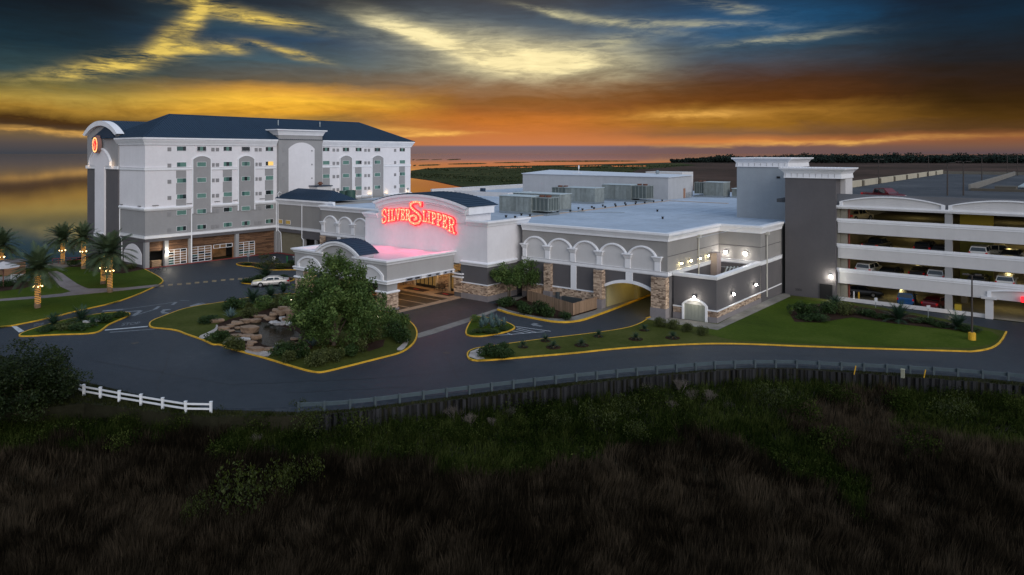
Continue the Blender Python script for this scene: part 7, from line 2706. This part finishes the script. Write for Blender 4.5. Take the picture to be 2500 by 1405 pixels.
# marsh scrub beyond the creek
px = rng.uniform(1003, 1700, 26000)
py = rng.uniform(404, 462, 26000)
poly = [(1003, 418), (1040, 413), (1100, 410), (1250, 406), (1400, 404), (1660, 399), (1700, 404), (1560, 416), (1500, 440), (1292, 457), (1240, 460), (1205, 453), (1130, 455), (1090, 447), (1055, 439), (1003, 432)]
def inside(x, y, P):
    r = np.zeros(len(x), bool)
    n = len(P)
    for i in range(n):
        (x0, y0), (x1, y1) = P[i], P[(i + 1) % n]
        c = ((y0 > y) != (y1 > y)) & (x < (x1 - x0) * (y - y0) / (y1 - y0 + 1e-9) + x0)
        r ^= c
    return r
k = inside(px, py, poly)
px, py = px[k], py[k]
d = (MZ - H) / ((HY - py) / F)
xc = (px - CX) / F * d
P2 = np.stack([UX * xc + UY * d, VX * xc + VY * d, np.full(len(px), MZ)], 1)
big = vnoise(P2, 0.03, 12) + 0.5 * vnoise(P2, 0.11, 13)
keep_ = big > 0.15
P2, d = P2[keep_], d[keep_]
P2[:, 2] += rng.uniform(0.1, 0.8, len(P2)) * (0.7 + np.clip(big[keep_], 0, 1))
v, f = leaves(P2, d * 0.0011 * rng.uniform(0.6, 1.5, len(P2)), rng, 0.6, 0.8)
FSC = leafmat('far_scrub_leaf', (0.010, 0.017, 0.005), (0.030, 0.040, 0.012), (0.075, 0.072, 0.030), 0.8, 0.0)
stuff(link('far_scrub', mesh_np('far_scrub', v, f, FSC, np.clip(rng.normal(0.45, 0.25, len(P2)), 0, 1))))
# far wood on the horizon
WOODL = leafmat('far_wood_leaf', (0.006, 0.012, 0.010), (0.011, 0.021, 0.016), (0.022, 0.034, 0.024), 0.9, 0.0)
C, S = [], []
def wood(x0, x1, ybase, top, depth, n, seed):
    r = np.random.default_rng(seed)
    x = x0
    while x < x1:
        xx = x + r.uniform(-2, 2)
        hh = top(xx) * r.uniform(0.72, 1.05)
        if r.random() < 0.16:
            hh *= 1.32
        dd = (MZ - H) / ((HY - ybase) / F) * r.uniform(0.97, 1.06)
        xc = (xx - CX) / F * dd
        X, Y_ = UX * xc + UY * dd, VX * xc + VY * dd
        hm = hh / F * dd
        w = hm * r.uniform(0.5, 1.0)
        m_ = 90
        dv = r.normal(size=(m_, 3))
        dv /= np.linalg.norm(dv, axis=1)[:, None]
        C.append(np.array([X, Y_, MZ + hm * 0.55]) + dv * np.array([w, w, hm * 0.48]) * (0.5 + 0.5 * r.random(m_)[:, None]))
        S.append(np.full(m_, 1.5) * r.uniform(0.8, 1.5, m_) * dd / 1700)
        x += r.uniform(1.6, 3.6)
wood(1640, 1812, 397.5, lambda x: np.interp(x, [1640, 1680, 1720, 1760, 1812], [6, 11, 14, 16, 16]), 40, 60, 1)
wood(1700, 3200, 397.0, lambda x: np.interp(x, [1700, 1820, 1990, 2200, 2500, 3200], [8, 14, 18, 18, 18, 20]), 60, 60, 2)
wood(1976, 3200, 399.0, lambda x: 15.0, 60, 60, 3)
C, S = np.concatenate(C), np.concatenate(S)
v, f = leaves(C, S * 1.3, np.random.default_rng(5), 0.7)
stuff(link('far_wood', mesh_np('far_wood', v, f, WOODL, np.clip(np.random.default_rng(6).normal(0.4, 0.25, len(C)), 0, 1))))

# ================================================================ edge of the site
WPT = [Vector(p[:2]) for p in gp(WALLPX)]
def along(pts, step):
    out = []
    carry = 0.0
    for a, b in zip(pts[:-1], pts[1:]):
        L = (b - a).length
        d = (b - a) / L
        s_ = carry
        while s_ < L:
            out.append((a + d * s_, math.atan2(d.y, d.x)))
            s_ += step
        carry = s_ - L
    return out
rw = thing('retaining_wall', 'dark corrugated sheet pile wall along the marsh edge of the road', 'wall', (WPT[8].x, WPT[8].y, 0))
PILE = M('dark_sheet_pile', (0.035, 0.031, 0.031), 0.75, 0.35, 1.2, 0.3, 12, streak=0.5)
pm = MB()
pf = [(0.0, 0.0), (0.16, 0.0), (0.22, -0.10), (0.42, -0.10), (0.48, 0.0), (0.64, 0.0)]
for (a, b), (c, e) in zip(pf[:-1], pf[1:]):
    pm.add([(a, b, -1.7), (c, e, -1.7), (c, e, 0.02), (a, b, 0.02), (a, b + 0.03, -1.7), (c, e + 0.03, -1.7), (c, e + 0.03, 0.02), (a, b + 0.03, 0.02)], [(0, 1, 2, 3), (4, 7, 6, 5), (3, 2, 6, 7)])
PME = []
for i in range(4):
    q = M('dark_sheet_pile_%s' % 'abcd'[i], (0.008 + 0.004 * i, 0.0085 + 0.004 * i, 0.010 + 0.0045 * i), 0.75, 0.35, 1.2, 0.3, 12, streak=0.5)
    PME.append(pm.mesh('pile', q))
for p, a in along(WPT, 0.64):
    link('pile', R.choice(PME), rw, (p.x - rw.location[0], p.y - rw.location[1], R.uniform(-0.06, 0.03)), a)
# strip of grass between the road and the wall head
EDGE = np.array([(-420, 845), (0, 868), (120, 905), (205, 932), (324, 961), (400, 976), (518, 1000), (608, 1003)] + RAILPX[1:], float)
px = rng.uniform(-400, 2620, 60000)
py = rng.uniform(840, 1030, 60000)
lo_ = np.interp(px, EDGE[:, 0], EDGE[:, 1])
hi_ = np.interp(px, [-420, 60, 205, 330, 514, 620, 700] + [a for a, b in WALLPX], [985, 1000, 985, 1000, 1018, 1016, 1016] + [b for a, b in WALLPX])
k = (py > lo_ + 2.5 + 3 * rng.random(len(py))) & (py < hi_ - 0.5)
px, py = px[k], py[k]
d = H / ((py - HY) / F)
xc = (px - CX) / F * d
P3 = np.stack([UX * xc + UY * d, VX * xc + VY * d, np.full(len(px), -0.015)], 1)
v, f, tt = blades(P3, np.full(len(P3), 0.22) * rng.uniform(0.4, 1.3, len(P3)), 0.03 + d * 0.0005, 0.5, rng, np.clip(0.45 + 0.3 * vnoise(P3, 0.5, 31), 0, 1), 4)
stuff(link('verge_grass', mesh_np('verge_grass', v, f, leafmat('verge_blades', (0.010, 0.013, 0.005), (0.024, 0.030, 0.010), (0.055, 0.056, 0.024), 0.9, 0.1, 0.0), tt)))
P0 = [Vector(p[:2]) for p in gp(RAILPX)]
gr = thing('guardrail', 'galvanised steel guardrail along the outer edge of the road', 'guardrail', (P0[9].x, P0[9].y, 0))
rp = P0[2:]
m = MB()
m.sweep([(p.x, p.y) for p in rp], [(-0.10, 0.36), (-0.19, 0.40), (-0.19, 0.46), (-0.10, 0.50), (-0.10, 0.54), (-0.19, 0.58), (-0.19, 0.64), (-0.10, 0.68), (-0.085, 0.66), (-0.085, 0.54), (-0.13, 0.52), (-0.085, 0.50), (-0.085, 0.36)])
RAILM = M('guardrail_steel', (0.048, 0.072, 0.085), 0.6, 0.15, 2, 0.1)
m.build('rail', RAILM, gr)
pb_ = MB()
pb_.box(-0.08, 0.08, -0.1, 0.06, -0.2, 0.76)
pb_.box(-0.07, 0.07, 0.06, 0.10, 0.38, 0.66)
pme = pb_.mesh('post', M('post_steel', (0.05, 0.07, 0.08), 0.6, 0.2))
for p, a in along(rp, 1.95):
    link('post', pme, gr, (p.x - gr.location[0], p.y - gr.location[1], 0), a)
for i, (x, y) in enumerate(((2085, 912), (2255, 922))):
    X, Y_, _ = g(x, y)
    m = MB()
    m.tube([(X, Y_, -0.1), (X + 0.15, Y_, 0.7)], 0.05, 6)
    tag(m.build('marker_post', YELLOW), 'leaning yellow marker post at the guardrail, ' + ('left' if i == 0 else 'right') + ' of the pale box', 'marker post', 'yellow marker posts at the guardrail')
X, Y_, _ = g(2204, 920)
m = MB()
m.box(X - 0.14, X + 0.14, Y_ - 0.14, Y_ + 0.14, -0.1, 0.62)
m.box(X - 0.17, X + 0.17, Y_ - 0.17, Y_ + 0.17, 0.62, 0.68)
tag(m.build('utility_box', M('pale_box', (0.30, 0.30, 0.22), 0.7)), 'pale utility box standing against the guardrail', 'utility box')
# white two rail fence
FP = [g(x, y, -0.05) for x, y in ((192, 961), (205, 967), (245, 974), (291, 983), (344, 992), (397, 1001), (453, 1010), (515, 1011))]
wf = thing('white_fence', 'white two rail fence at the road edge in the left foreground', 'fence', FP[3])
m = MB()
m.box(-0.085, 0.085, -0.085, 0.085, 0, 0.92)
m.box(-0.11, 0.11, -0.11, 0.11, 0.92, 0.96)
VIN = M('white_vinyl', (0.72, 0.74, 0.76), 0.5, 0.06, streak=0.1)
fp_me = m.mesh('post', VIN)
for p in FP[1:]:
    link('post', fp_me, wf, (p[0] - FP[3][0], p[1] - FP[3][1], 0), T)
for a, b in zip(FP[:-1], FP[1:]):
    for zq, sag in ((0.74, 0.0), (0.38, 0.0)):
        m = MB()
        m.sweep([(a[0], a[1]), (b[0], b[1])], [(0.025, a[2] + zq - 0.07), (0.025, a[2] + zq + 0.07), (-0.025, a[2] + zq + 0.07), (-0.025, a[2] + zq - 0.07)])
        m.build('rail', VIN, wf)
# board fence round the service pit
bf = thing('board_fence', 'weathered cedar board fence enclosing a pit before the grey panels', 'fence', (*g(1398, 773)[:2], 0.1))
BP = [Vector(g(x, y)[:2]) for x, y in ((1352, 727), (1288, 738), (1322, 748), (1398, 773), (1459, 755))]
bdm = MB()
bdm.box(0.004, 0.146, -0.012, 0.012, 0, 1.5)
BDM = []
for i in range(4):
    q = M('cedar_board_%s' % 'abcd'[i], (0.22 + 0.03 * i, 0.145 + 0.02 * i, 0.09 + 0.014 * i), 0.85, 0.25, 1.2, 0.4, 30, stretch=(6, 6, 0.6))
    BDM.append(bdm.mesh('board', q))
for p, a in along(BP, 0.15):
    link('board', R.choice(BDM), bf, (p.x - bf.location[0], p.y - bf.location[1], R.uniform(-0.02, 0.03)), a)
for a, b in zip(BP[:-1], BP[1:]):
    m = MB()
    m.sweep([(a.x, a.y), (b.x, b.y)], [(-0.02, 1.42), (-0.02, 1.53), (-0.09, 1.53), (-0.09, 1.42)])
    m.build('rail', BDM[0].materials[0], bf)
X, Y_, _ = g(1390, 745)
m = MB()
m.box(X - 1.6, X + 1.4, Y_ + 0.6, Y_ + 1.6, 0.15, 0.9)
m.cyl(X - 2.4, Y_ + 0.8, 0.15, 1.3, 0.3, 10)
tag(m.build('pump_box', M('pump_dark', (0.05, 0.06, 0.065), 0.6)), 'dark pump box inside the board fence', 'pump box')

# ================================================================ vehicles
TYRE = M('tyre_rubber', (0.012, 0.012, 0.012), 0.85, 0.1)
RIM = M('wheel_rim', (0.45, 0.46, 0.48), 0.3, 0.1, metal=0.7)
CGLASS = M('car_glass', (0.010, 0.016, 0.020), 0.05, 0.1, spec=0.8, bump=0)
HEADL = emitter('headlamp_glint', (1.0, 0.85, 0.6), 2.0)
HEADO = M('headlamp_clear', (0.55, 0.56, 0.58), 0.15, 0.05, bump=0)
TAIL = M('tail_lamp', (0.38, 0.01, 0.015), 0.25, 0.05, bump=0, emit=0.07, ecol=(0.9, 0.02, 0.03))
def paint(name, col, metal=0.3):
    return M(name, col, 0.28, 0.05, 0.5, 0.0, metal=metal, spec=0.6)

def loft(mm, secs):
    """secs: list of (x, [(y, z)...]) closed sections with equal counts"""
    o = len(mm.v)
    n = len(secs[0][1])
    for x, s in secs:
        mm.v += [(x, y, z) for y, z in s]
    for i in range(len(secs) - 1):
        for j in range(n):
            mm.f.append((o + i * n + j, o + i * n + (j + 1) % n, o + (i + 1) * n + (j + 1) % n, o + (i + 1) * n + j))
            mm.t.append(0)
    mm.f.append(tuple(o + j for j in range(n - 1, -1, -1)))
    mm.f.append(tuple(o + (len(secs) - 1) * n + j for j in range(n)))
    mm.t += [0, 0]

def bsec(w, z0, z1, k=0.12):
    """rounded body section"""
    zs = z0 + (z1 - z0) * 0.55
    return [(-w * 0.86, z0), (w * 0.86, z0), (w, z0 + 0.14), (w * 1.01, zs), (w * 0.965, z1 - k * 0.6), (w * 0.86, z1), (-w * 0.86, z1), (-w * 0.965, z1 - k * 0.6), (-w * 1.01, zs), (-w, z0 + 0.14)]

CARS = {
 'sedan': dict(L=5.4, W=0.98, st=[(-2.70, .80, .42, .78), (-2.62, .92, .32, .98), (-2.2, .97, .26, 1.04), (-1.2, .98, .24, 1.0), (0.2, .98, .24, .96), (1.0, .98, .24, .94), (1.9, .96, .25, .90), (2.5, .90, .28, .82), (2.68, .78, .36, .68)],
               cab=[(-1.95, .96, .90, 1.03, 1.05), (-1.15, .95, .74, 1.00, 1.40), (-0.5, .95, .72, .98, 1.46), (0.35, .95, .72, .97, 1.44), (1.25, .94, .86, .93, .96)], wb=(-1.55, 1.42), wr=0.34),
 'suv': dict(L=4.9, W=0.97, st=[(-2.45, .86, .45, 1.0), (-2.38, .95, .38, 1.12), (-1.0, .97, .32, 1.12), (0.8, .97, .32, 1.10), (1.2, .97, .32, 1.06), (2.0, .95, .34, 1.02), (2.38, .88, .38, .92), (2.45, .80, .45, .80)],
             cab=[(-2.36, .94, .90, 1.11, 1.14), (-2.15, .93, .78, 1.11, 1.72), (-0.6, .93, .76, 1.11, 1.78), (0.5, .93, .76, 1.10, 1.74), (1.3, .92, .86, 1.05, 1.08)], wb=(-1.45, 1.45), wr=0.38),
 'pickup': dict(L=5.6, W=1.0, st=[(-2.8, .92, .50, 1.1), (-2.74, .97, .45, 1.14), (-1.0, .99, .40, 1.14), (1.0, 1.0, .40, 1.14), (1.4, .99, .40, 1.12), (2.3, .97, .42, 1.06), (2.72, .92, .45, .98), (2.8, .84, .5, .86)],
                cab=[(-1.0, .96, .90, 1.13, 1.16), (-0.75, .95, .80, 1.13, 1.74), (0.0, .95, .78, 1.13, 1.82), (0.7, .95, .78, 1.13, 1.78), (1.55, .94, .86, 1.10, 1.13)], wb=(-1.75, 1.75), wr=0.42),
}
wh = MB()
wh.tube([(0, -0.11, 0), (0, 0.11, 0)], 1.0, 18)
TYRE_ME, RIM_ME = {}, None
def make_car(kind, mat, label, cat, loc, rz, group=None, lights=None, name=None, accent=None):
    c = CARS[kind]
    t = thing(name or {'sedan': 'sedan_car', 'suv': 'suv_car', 'pickup': 'pickup_truck'}[kind], label, cat, loc, rz, group)
    mm = MB()
    loft(mm, [(x, bsec(w, a, b)) for x, w, a, b in c['st']])
    local(mm, 'body', mat, t).data.polygons.foreach_set('use_smooth', [False] * len(mm.f))
    cab = c['cab']
    mm = MB()
    loft(mm, [(x, [(-wb, z0), (wb, z0), (wt, z1), (-wt, z1)]) for x, wb, wt, z0, z1 in cab])
    cb = local(mm, 'cabin', mat, t)
    # glass
    def lerp(a, b, k):
        return tuple(a[i] + (b[i] - a[i]) * k for i in range(3))
    def pane(p, q, r_, s_, nm):
        cen = tuple(sum(v[i] for v in (p, q, r_, s_)) / 4 for i in range(3))
        n_ = (Vector(q) - Vector(p)).cross(Vector(s_) - Vector(p)).normalized()
        if n_.dot(Vector(cen) - Vector((0, 0, 0.9))) < 0:
            n_ = -n_
        a = [tuple(Vector(lerp(v, cen, 0.10)) + n_ * 0.012) for v in (p, q, r_, s_)]
        b = [tuple(Vector(v) - n_ * 0.02) for v in a]
        k = MB()
        k.add(a + b, [(0, 1, 2, 3), (4, 7, 6, 5), (0, 4, 5, 1), (1, 5, 6, 2), (2, 6, 7, 3), (3, 7, 4, 0)])
        local(k, nm, CGLASS, cb)
    B = lambda i, s: (cab[i][0], s * cab[i][1], cab[i][3] + 0.02)
    U = lambda i, s: (cab[i][0], s * cab[i][2], cab[i][4] - 0.04)
    pane(B(0, -1), B(0, 1), U(1, 1), U(1, -1), 'rear_window')
    pane(B(4, -1), B(4, 1), U(3, 1), U(3, -1), 'windscreen')
    for s in (-1, 1):
        pane(lerp(B(0, s), B(1, s), 0.75), B(2, s), U(2, s), U(1, s), 'side_window')
        pane(B(2, s), lerp(B(3, s), B(4, s), 0.45), U(3, s), U(2, s), 'side_window')
    if kind == 'pickup':
        mm = MB()
        mm.box(-2.62, -1.08, -0.82, 0.82, 1.142, 1.146)
        local(mm, 'load_bed', BLACK, t)
    if accent:
        mm = MB()
        a = [(x, w, b) for x, w, q, b in c['st'] if 0.9 < x < 2.6]
        for (x0, w0, z0), (x1, w1, z1) in zip(a[:-1], a[1:]):
            mm.add([(x0, -w0 * .8, z0 + .006), (x1, -w1 * .8, z1 + .006), (x1, w1 * .8, z1 + .006), (x0, w0 * .8, z0 + .006), (x0, -w0 * .8, z0 - .02), (x1, -w1 * .8, z1 - .02), (x1, w1 * .8, z1 - .02), (x0, w0 * .8, z0 - .02)], [(0, 1, 2, 3), (0, 4, 5, 1), (3, 2, 6, 7)])
        local(mm, 'bonnet', accent, t)
    r_ = c['wr']
    for wx in c['wb']:
        for s in (-1, 1):
            mm = MB()
            mm.tube([(0, -0.12, 0), (0, 0.12, 0)], r_, 18)
            w_ = link('wheel', mm.mesh('wheel', TYRE), t, (wx, s * (c['W'] - 0.10), r_))
            mm = MB()
            mm.tube([(0, s * 0.121, 0), (0, s * 0.135, 0)], r_ * 0.62, 12)
            link('rim', mm.mesh('rim', RIM), w_)
            mm = MB()
            mm.tube([(0, s * 0.0, 0), (0, s * 0.045, 0)], r_ * 1.16, 14)
            link('wheel_arch', mm.mesh('wheel_arch', BLACK), t, (wx, s * (c['W'] - 0.035), r_ + 0.02))
    xf, xr = c['st'][-2], c['st'][1]
    for s in (-1, 1):
        mm = MB()
        mm.box(xf[0] - 0.05, xf[0] + 0.10, s * xf[1] * 0.72 - 0.17, s * xf[1] * 0.72 + 0.17, xf[3] - 0.24, xf[3] - 0.08)
        local(mm, 'headlight', HEADL if lights else HEADO, t)
        mm = MB()
        mm.box(xr[0] - 0.09, xr[0] + 0.25, s * xr[1] * 0.93 - 0.09, s * xr[1] * 0.93 + 0.09, xr[3] - 0.30, xr[3] - 0.06)
        local(mm, 'tail_light', TAIL, t)
        mm = MB()
        mm.box(cab[3][0] + 0.45, cab[3][0] + 0.62, s * 1.06 - 0.1, s * 1.06 + 0.1, c['st'][4][3] + 0.03, c['st'][4][3] + 0.17)
        local(mm, 'mirror', mat, t)
    for xx, k in ((c['st'][-1][0] - 0.03, 1), (c['st'][0][0] + 0.03, -1)):
        mm = MB()
        mm.box(xx - 0.09, xx + 0.09, -0.82, 0.82, 0.34, 0.52)
        local(mm, 'bumper', mat, t)
    for s in (-1, 1):
        mm = MB()
        mm.box(-0.5, -0.34, s * (c['W'] + 0.012) - 0.01, s * (c['W'] + 0.012) + 0.01, c['st'][3][3] - 0.16, c['st'][3][3] - 0.12)
        mm.box(0.5, 0.66, s * (c['W'] + 0.012) - 0.01, s * (c['W'] + 0.012) + 0.01, c['st'][3][3] - 0.16, c['st'][3][3] - 0.12)
        local(mm, 'door_handle', BLACK, t)
    return t
SILV = paint('silver_paint', (0.52, 0.50, 0.47), 0.35)
WHP = paint('white_car_paint', (0.62, 0.61, 0.58), 0.0)
BLK = paint('black_car_paint', (0.012, 0.013, 0.015), 0.2)
REDP = paint('red_car_paint', (0.13, 0.010, 0.016), 0.2)
BLUP = paint('blue_car_paint', (0.02, 0.09, 0.24), 0.3)
DGR = paint('dark_grey_car_paint', (0.05, 0.052, 0.056), 0.3)
CREP = paint('cream_car_paint', (0.50, 0.44, 0.30), 0.0)
ca, cb_ = Vector(g(631, 699.5)[:2]), Vector(g(690, 696.5)[:2])
dcar = ca - cb_
cm_ = (ca + cb_) / 2
make_car('sedan', SILV, 'silver sedan taxi with yellow bonnet driving past the canopy', 'car', (cm_.x, cm_.y, 0.0), math.atan2(dcar.y, dcar.x), None, None, None, M('pale_yellow_bonnet', (0.66, 0.55, 0.20), 0.3, 0.05, bump=0))
make_car('suv', BLK, 'black suv parked under the entrance canopy near the doors', 'car', (-80.5, 69.0, 0.0), rad(5), 'cars under the entrance canopy')
make_car('sedan', DGR, 'dark sedan waiting under the left side of the canopy', 'car', (-84.0, 65.4, 0.0), rad(2), 'cars under the entrance canopy')
x, y, _ = g(2157, 492, 13.5)
make_car('pickup', REDP, 'red pickup truck parked alone on the garage roof', 'pickup truck', (x, y, 13.51), rad(-28))
GC_ = 'vehicles parked in the garage'
for px, py, zf, hh, kind, mt, lab, cat, ang, lit in (
    (2092, 514, 10.1, 1.6, 'pickup', CREP, 'cream pickup by the left pier on the top covered deck', 'pickup truck', 70, True),
    (2140, 583, 6.75, 1.72, 'pickup', BLK, 'black pickup on the third deck, left part', 'pickup truck', 80, True),
    (2262, 588, 6.75, 1.7, 'suv', BLK, 'black suv deep on the third deck, left of the column', 'car', 85, True),
    (2290, 602, 6.75, 1.45, 'sedan', DGR, 'dark sedan close to the third deck parapet by the column', 'car', 95, True),
    (2386, 609, 6.75, 1.75, 'suv', WHP, 'white suv on the third deck right of the column', 'car', 85, False),
    (2436, 597, 6.75, 1.8, 'pickup', CREP, 'silver beige pickup deep on the third deck at the right', 'pickup truck', 10, True),
    (2466, 613, 6.75, 1.45, 'sedan', BLK, 'black sedan with bright lamps on the third deck, far right', 'car', 265, True),
    (2112, 645, 3.4, 1.78, 'suv', WHP, 'white suv on the second deck by the left pier', 'car', 80, False),
    (2172, 652, 3.4, 1.45, 'sedan', BLK, 'black sedan right of the white suv on the second deck', 'car', 85, True),
    (2250, 650, 3.4, 1.45, 'sedan', DGR, 'dark sedan in the shade of the second deck, left of the column', 'car', 85, False),
    (2283, 660, 3.4, 1.75, 'suv', SILV, 'silver suv on the second deck beside the column', 'car', 90, True),
    (2388, 672, 3.4, 1.45, 'sedan', DGR, 'dark sedan on the second deck right of the column', 'car', 85, False),
    (2450, 680, 3.4, 1.75, 'suv', WHP, 'white suv on the second deck at the right edge', 'car', 90, True),
    (2103, 697, 0.03, 1.45, 'sedan', DGR, 'dark sedan deep on the ground deck at the left', 'car', 15, False),
    (2198, 725, 0.03, 1.6, 'suv', BLUP, 'blue car on the ground deck behind the low wall', 'car', 95, True),
    (2272, 737, 0.03, 1.45, 'sedan', REDP, 'dark red car on the ground deck left of the column', 'car', 80, True)):
    X, Y_, _ = g(px, py, zf + hh)
    Y_ = max(Y_, GY + 3.3)
    make_car(kind, mt, lab, cat, (X, Y_, zf + 0.01), rad(ang), GC_, lit)

# ================================================================ small street furniture
def signpost(px, py, h_, w, bh, label, mat, cat='sign', name='sign_post', text=None):
    x, y, _ = g(px, py, 0.1)
    t = thing(name, label, cat, (x, y, 0.1), T)
    mm = MB()
    mm.cyl(0, 0, 0, h_, 0.04, 6)
    local(mm, 'pole', STEEL, t)
    mm = MB()
    mm.box(-w / 2, w / 2, -0.06, -0.03, h_ - bh, h_)
    local(mm, 'board', mat, t)
signpost(606, 641, 1.5, 0.45, 0.45, 'small grey sign on a pole at the left end of the courtyard island', STEEL)
signpost(669, 644, 1.3, 0.55, 0.8, 'white sign board in the small courtyard tree', WHITE)
signpost(717, 643, 1.3, 0.3, 0.3, 'thin grey sign pole behind the canopy corner', STEEL)
GREENP = M('green_paint', (0.01, 0.16, 0.05), 0.5)
X, Y_, _ = g(701, 645, 0.1)
m = MB()
m.cyl(X, Y_, 0.1, 1.5, 0.09, 8)
m.box(X - 0.2, X + 0.12, Y_ - 0.1, Y_ + 0.1, 1.2, 1.45)
tag(m.build('green_standpipe', GREENP), 'green standpipe on the courtyard island', 'standpipe')
signpost(2138, 752, 1.3, 0.4, 0.55, 'pale sign on a post before the garage wall, left', M('pale_sign', (0.42, 0.44, 0.46), 0.6))
signpost(2266, 776, 1.5, 0.45, 0.4, 'pale sign on a post before the garage wall, right of the large sago palm', M('pale_sign', (0.42, 0.44, 0.46), 0.6))
X, Y_, _ = g(2109, 738, 0.03)
for i, (px, mt, nm) in enumerate(((2096, WHITE, 'white bollard behind the garage low wall'), (2110, YELLOW, 'yellow bollard behind the garage low wall'))):
    X = onx = g(px, 733, 0.03)[0]
    m = MB()
    m.cyl(g(px, 726, 0.03)[0], GY + 1.2, 0.03, 1.15, 0.1, 8)
    m.ball((g(px, 726, 0.03)[0], GY + 1.2, 1.15), 0.1, 8, 4)
    tag(m.build('bollard', mt), nm, 'bollard')
# bicycles in front of the bar
def bike(px, py, label, rz):
    x, y, _ = g(px, py, 0.0)
    t = thing('bicycle', label, 'bicycle', (x, y, 0), rz, 'bicycles on the stand by the bar')
    for wx in (-0.52, 0.52):
        mm = MB()
        mm.tube([(wx + 0.33 * math.cos(2 * math.pi * i / 16), 0, 0.34 + 0.33 * math.sin(2 * math.pi * i / 16)) for i in range(17)], 0.022, 5, False)
        local(mm, 'wheel', TYRE, t)
    mm = MB()
    for a, b in (((-0.52, 0, .34), (-0.18, 0, .8)), ((-0.52, 0, .34), (-0.05, 0, .32)), ((-0.05, 0, .32), (-0.18, 0, .85)), ((-0.05, 0, .32), (0.38, 0, .78)), ((-0.18, 0, .78), (0.38, 0, .8)), ((0.52, 0, .34), (0.36, 0, .95))):
        mm.tube([a, b], 0.02, 5)
    local(mm, 'frame', BLACK, t)
    mm = MB()
    mm.tube([(0.34, -0.25, 0.98), (0.36, 0, 0.95), (0.34, 0.25, 0.98)], 0.018, 5)
    local(mm, 'handlebar', BLACK, t)
    mm = MB()
    mm.box(-0.3, -0.06, -0.07, 0.07, 0.85, 0.9)
    local(mm, 'saddle', BLACK, t)
bike(380, 667, 'dark bicycle nearest the lawn corner by the red kerb', 0.9)
bike(393, 664, 'dark bicycle right of the first, before the open bar bay', 1.2)
X, Y_, _ = g(390, 652, 0.0)
m = MB()
for i in range(4):
    m.box(-127.9, -126.9, 58.4, 60.0, 0.1 + 0.28 * i, 0.3 + 0.28 * i)
tag(m.build('planter_crate', M('crate_wood', (0.30, 0.20, 0.12), 0.8, 0.2)), 'wooden slatted planter in the open bar bay by the floodlight', 'planter')
# pool corner at the left
X, Y_, _ = g(8, 700, 0.13)
um = thing('shade_umbrella', 'pale canvas shade umbrella at the left edge by the pool', 'umbrella', (X, Y_, 0.13))
m = MB()
m.cyl(0, 0, 0, 3.3, 0.09, 8)
local(m, 'pole', M('rust_pole', (0.16, 0.08, 0.06), 0.7), um)
m = MB()
o = 3.2
pts = [(2.2 * math.cos(2 * math.pi * i / 8), 2.2 * math.sin(2 * math.pi * i / 8), 2.95) for i in range(8)]
m.add([(0, 0, 3.75)] + pts + [(0, 0, 3.7)] + [(p[0], p[1], 2.88) for p in pts], [(0, 1 + i, 1 + (i + 1) % 8) for i in range(8)] + [(9, 10 + (i + 1) % 8, 10 + i) for i in range(8)] + [(1 + i, 10 + i, 10 + (i + 1) % 8, 1 + (i + 1) % 8) for i in range(8)])
local(m, 'canopy', M('canvas', (0.46, 0.44, 0.44), 0.9, 0.06), um)
wr_ = thing('pool_railing', 'white pool railing in front of the dark bush', 'railing', (*g(45, 688)[:2], 0.13))
A_, B_ = Vector(g(27, 689)[:2]), Vector(g(62, 687)[:2])
for k in range(3):
    p = A_ + (B_ - A_) * k / 2
    m = MB()
    m.cyl(p.x, p.y, 0.13, 1.15, 0.05, 6)
    m.build('post', VIN, wr_)
for zq in (0.3, 1.1):
    m = MB()
    m.tube([(A_.x, A_.y, zq), (B_.x, B_.y, zq)], 0.04, 5)
    m.build('rail', VIN, wr_)
for k in range(14):
    p = A_ + (B_ - A_) * (k + 0.5) / 14
    m = MB()
    m.cyl(p.x, p.y, 0.3, 1.1, 0.015, 4)
    m.build('baluster', VIN, wr_)
sheet('pool_deck', orient([p[:2] for p in gp([(64, 688), (130, 677), (112, 668), (60, 672), (-60, 680), (-60, 694)], 0.134)]), 0.134, SIDEW)
sheet('pool_water', orient([p[:2] for p in gp([(66, 680), (92, 676), (112, 670), (106, 666), (80, 669), (64, 675)], 0.14)]), 0.14, M('pool_blue', (0.02, 0.30, 0.36), 0.05, 0.1, emit=0.10, ecol=(0.05, 0.55, 0.62), bump=0.1, bscale=3))
X, Y_, _ = g(2, 672, 0.13)
hut = thing('pool_hut', 'small brown timber hut by the pool at the left edge', 'hut', (X, Y_, 0.13))
m = MB()
m.box(-2.5, 1.6, 0, 3, 0, 2.0)
local(m, 'wall', WOOD, hut)
m = MB()
for k in range(3):
    m.box(-2.2 + 1.3 * k, -1.3 + 1.3 * k, -0.05, 0.0, 0.8, 1.6)
local(m, 'opening', BLACK, hut)
m = MB()
m.box(-2.7, 1.8, -0.25, 3.2, 2.0, 2.15)
local(m, 'roof', M('hut_roof', (0.12, 0.11, 0.11), 0.8), hut)
# red railing at the seafront
A_, B_ = Vector(g(128, 646)[:2]), Vector(g(215, 641)[:2])
rr_ = thing('seafront_railing', 'red painted railing along the seafront behind the palms', 'railing', (A_.x, A_.y, 0.13))
REDR = M('red_rail', (0.22, 0.03, 0.035), 0.6)
for zq in (0.6, 1.0):
    m = MB()
    m.tube([(A_.x, A_.y, zq), (B_.x, B_.y, zq)], 0.05, 5)
    m.build('rail', REDR, rr_)
for k in range(7):
    p = A_ + (B_ - A_) * k / 6
    m = MB()
    m.cyl(p.x, p.y, 0.1, 1.0, 0.05, 5)
    m.build('post', REDR, rr_)
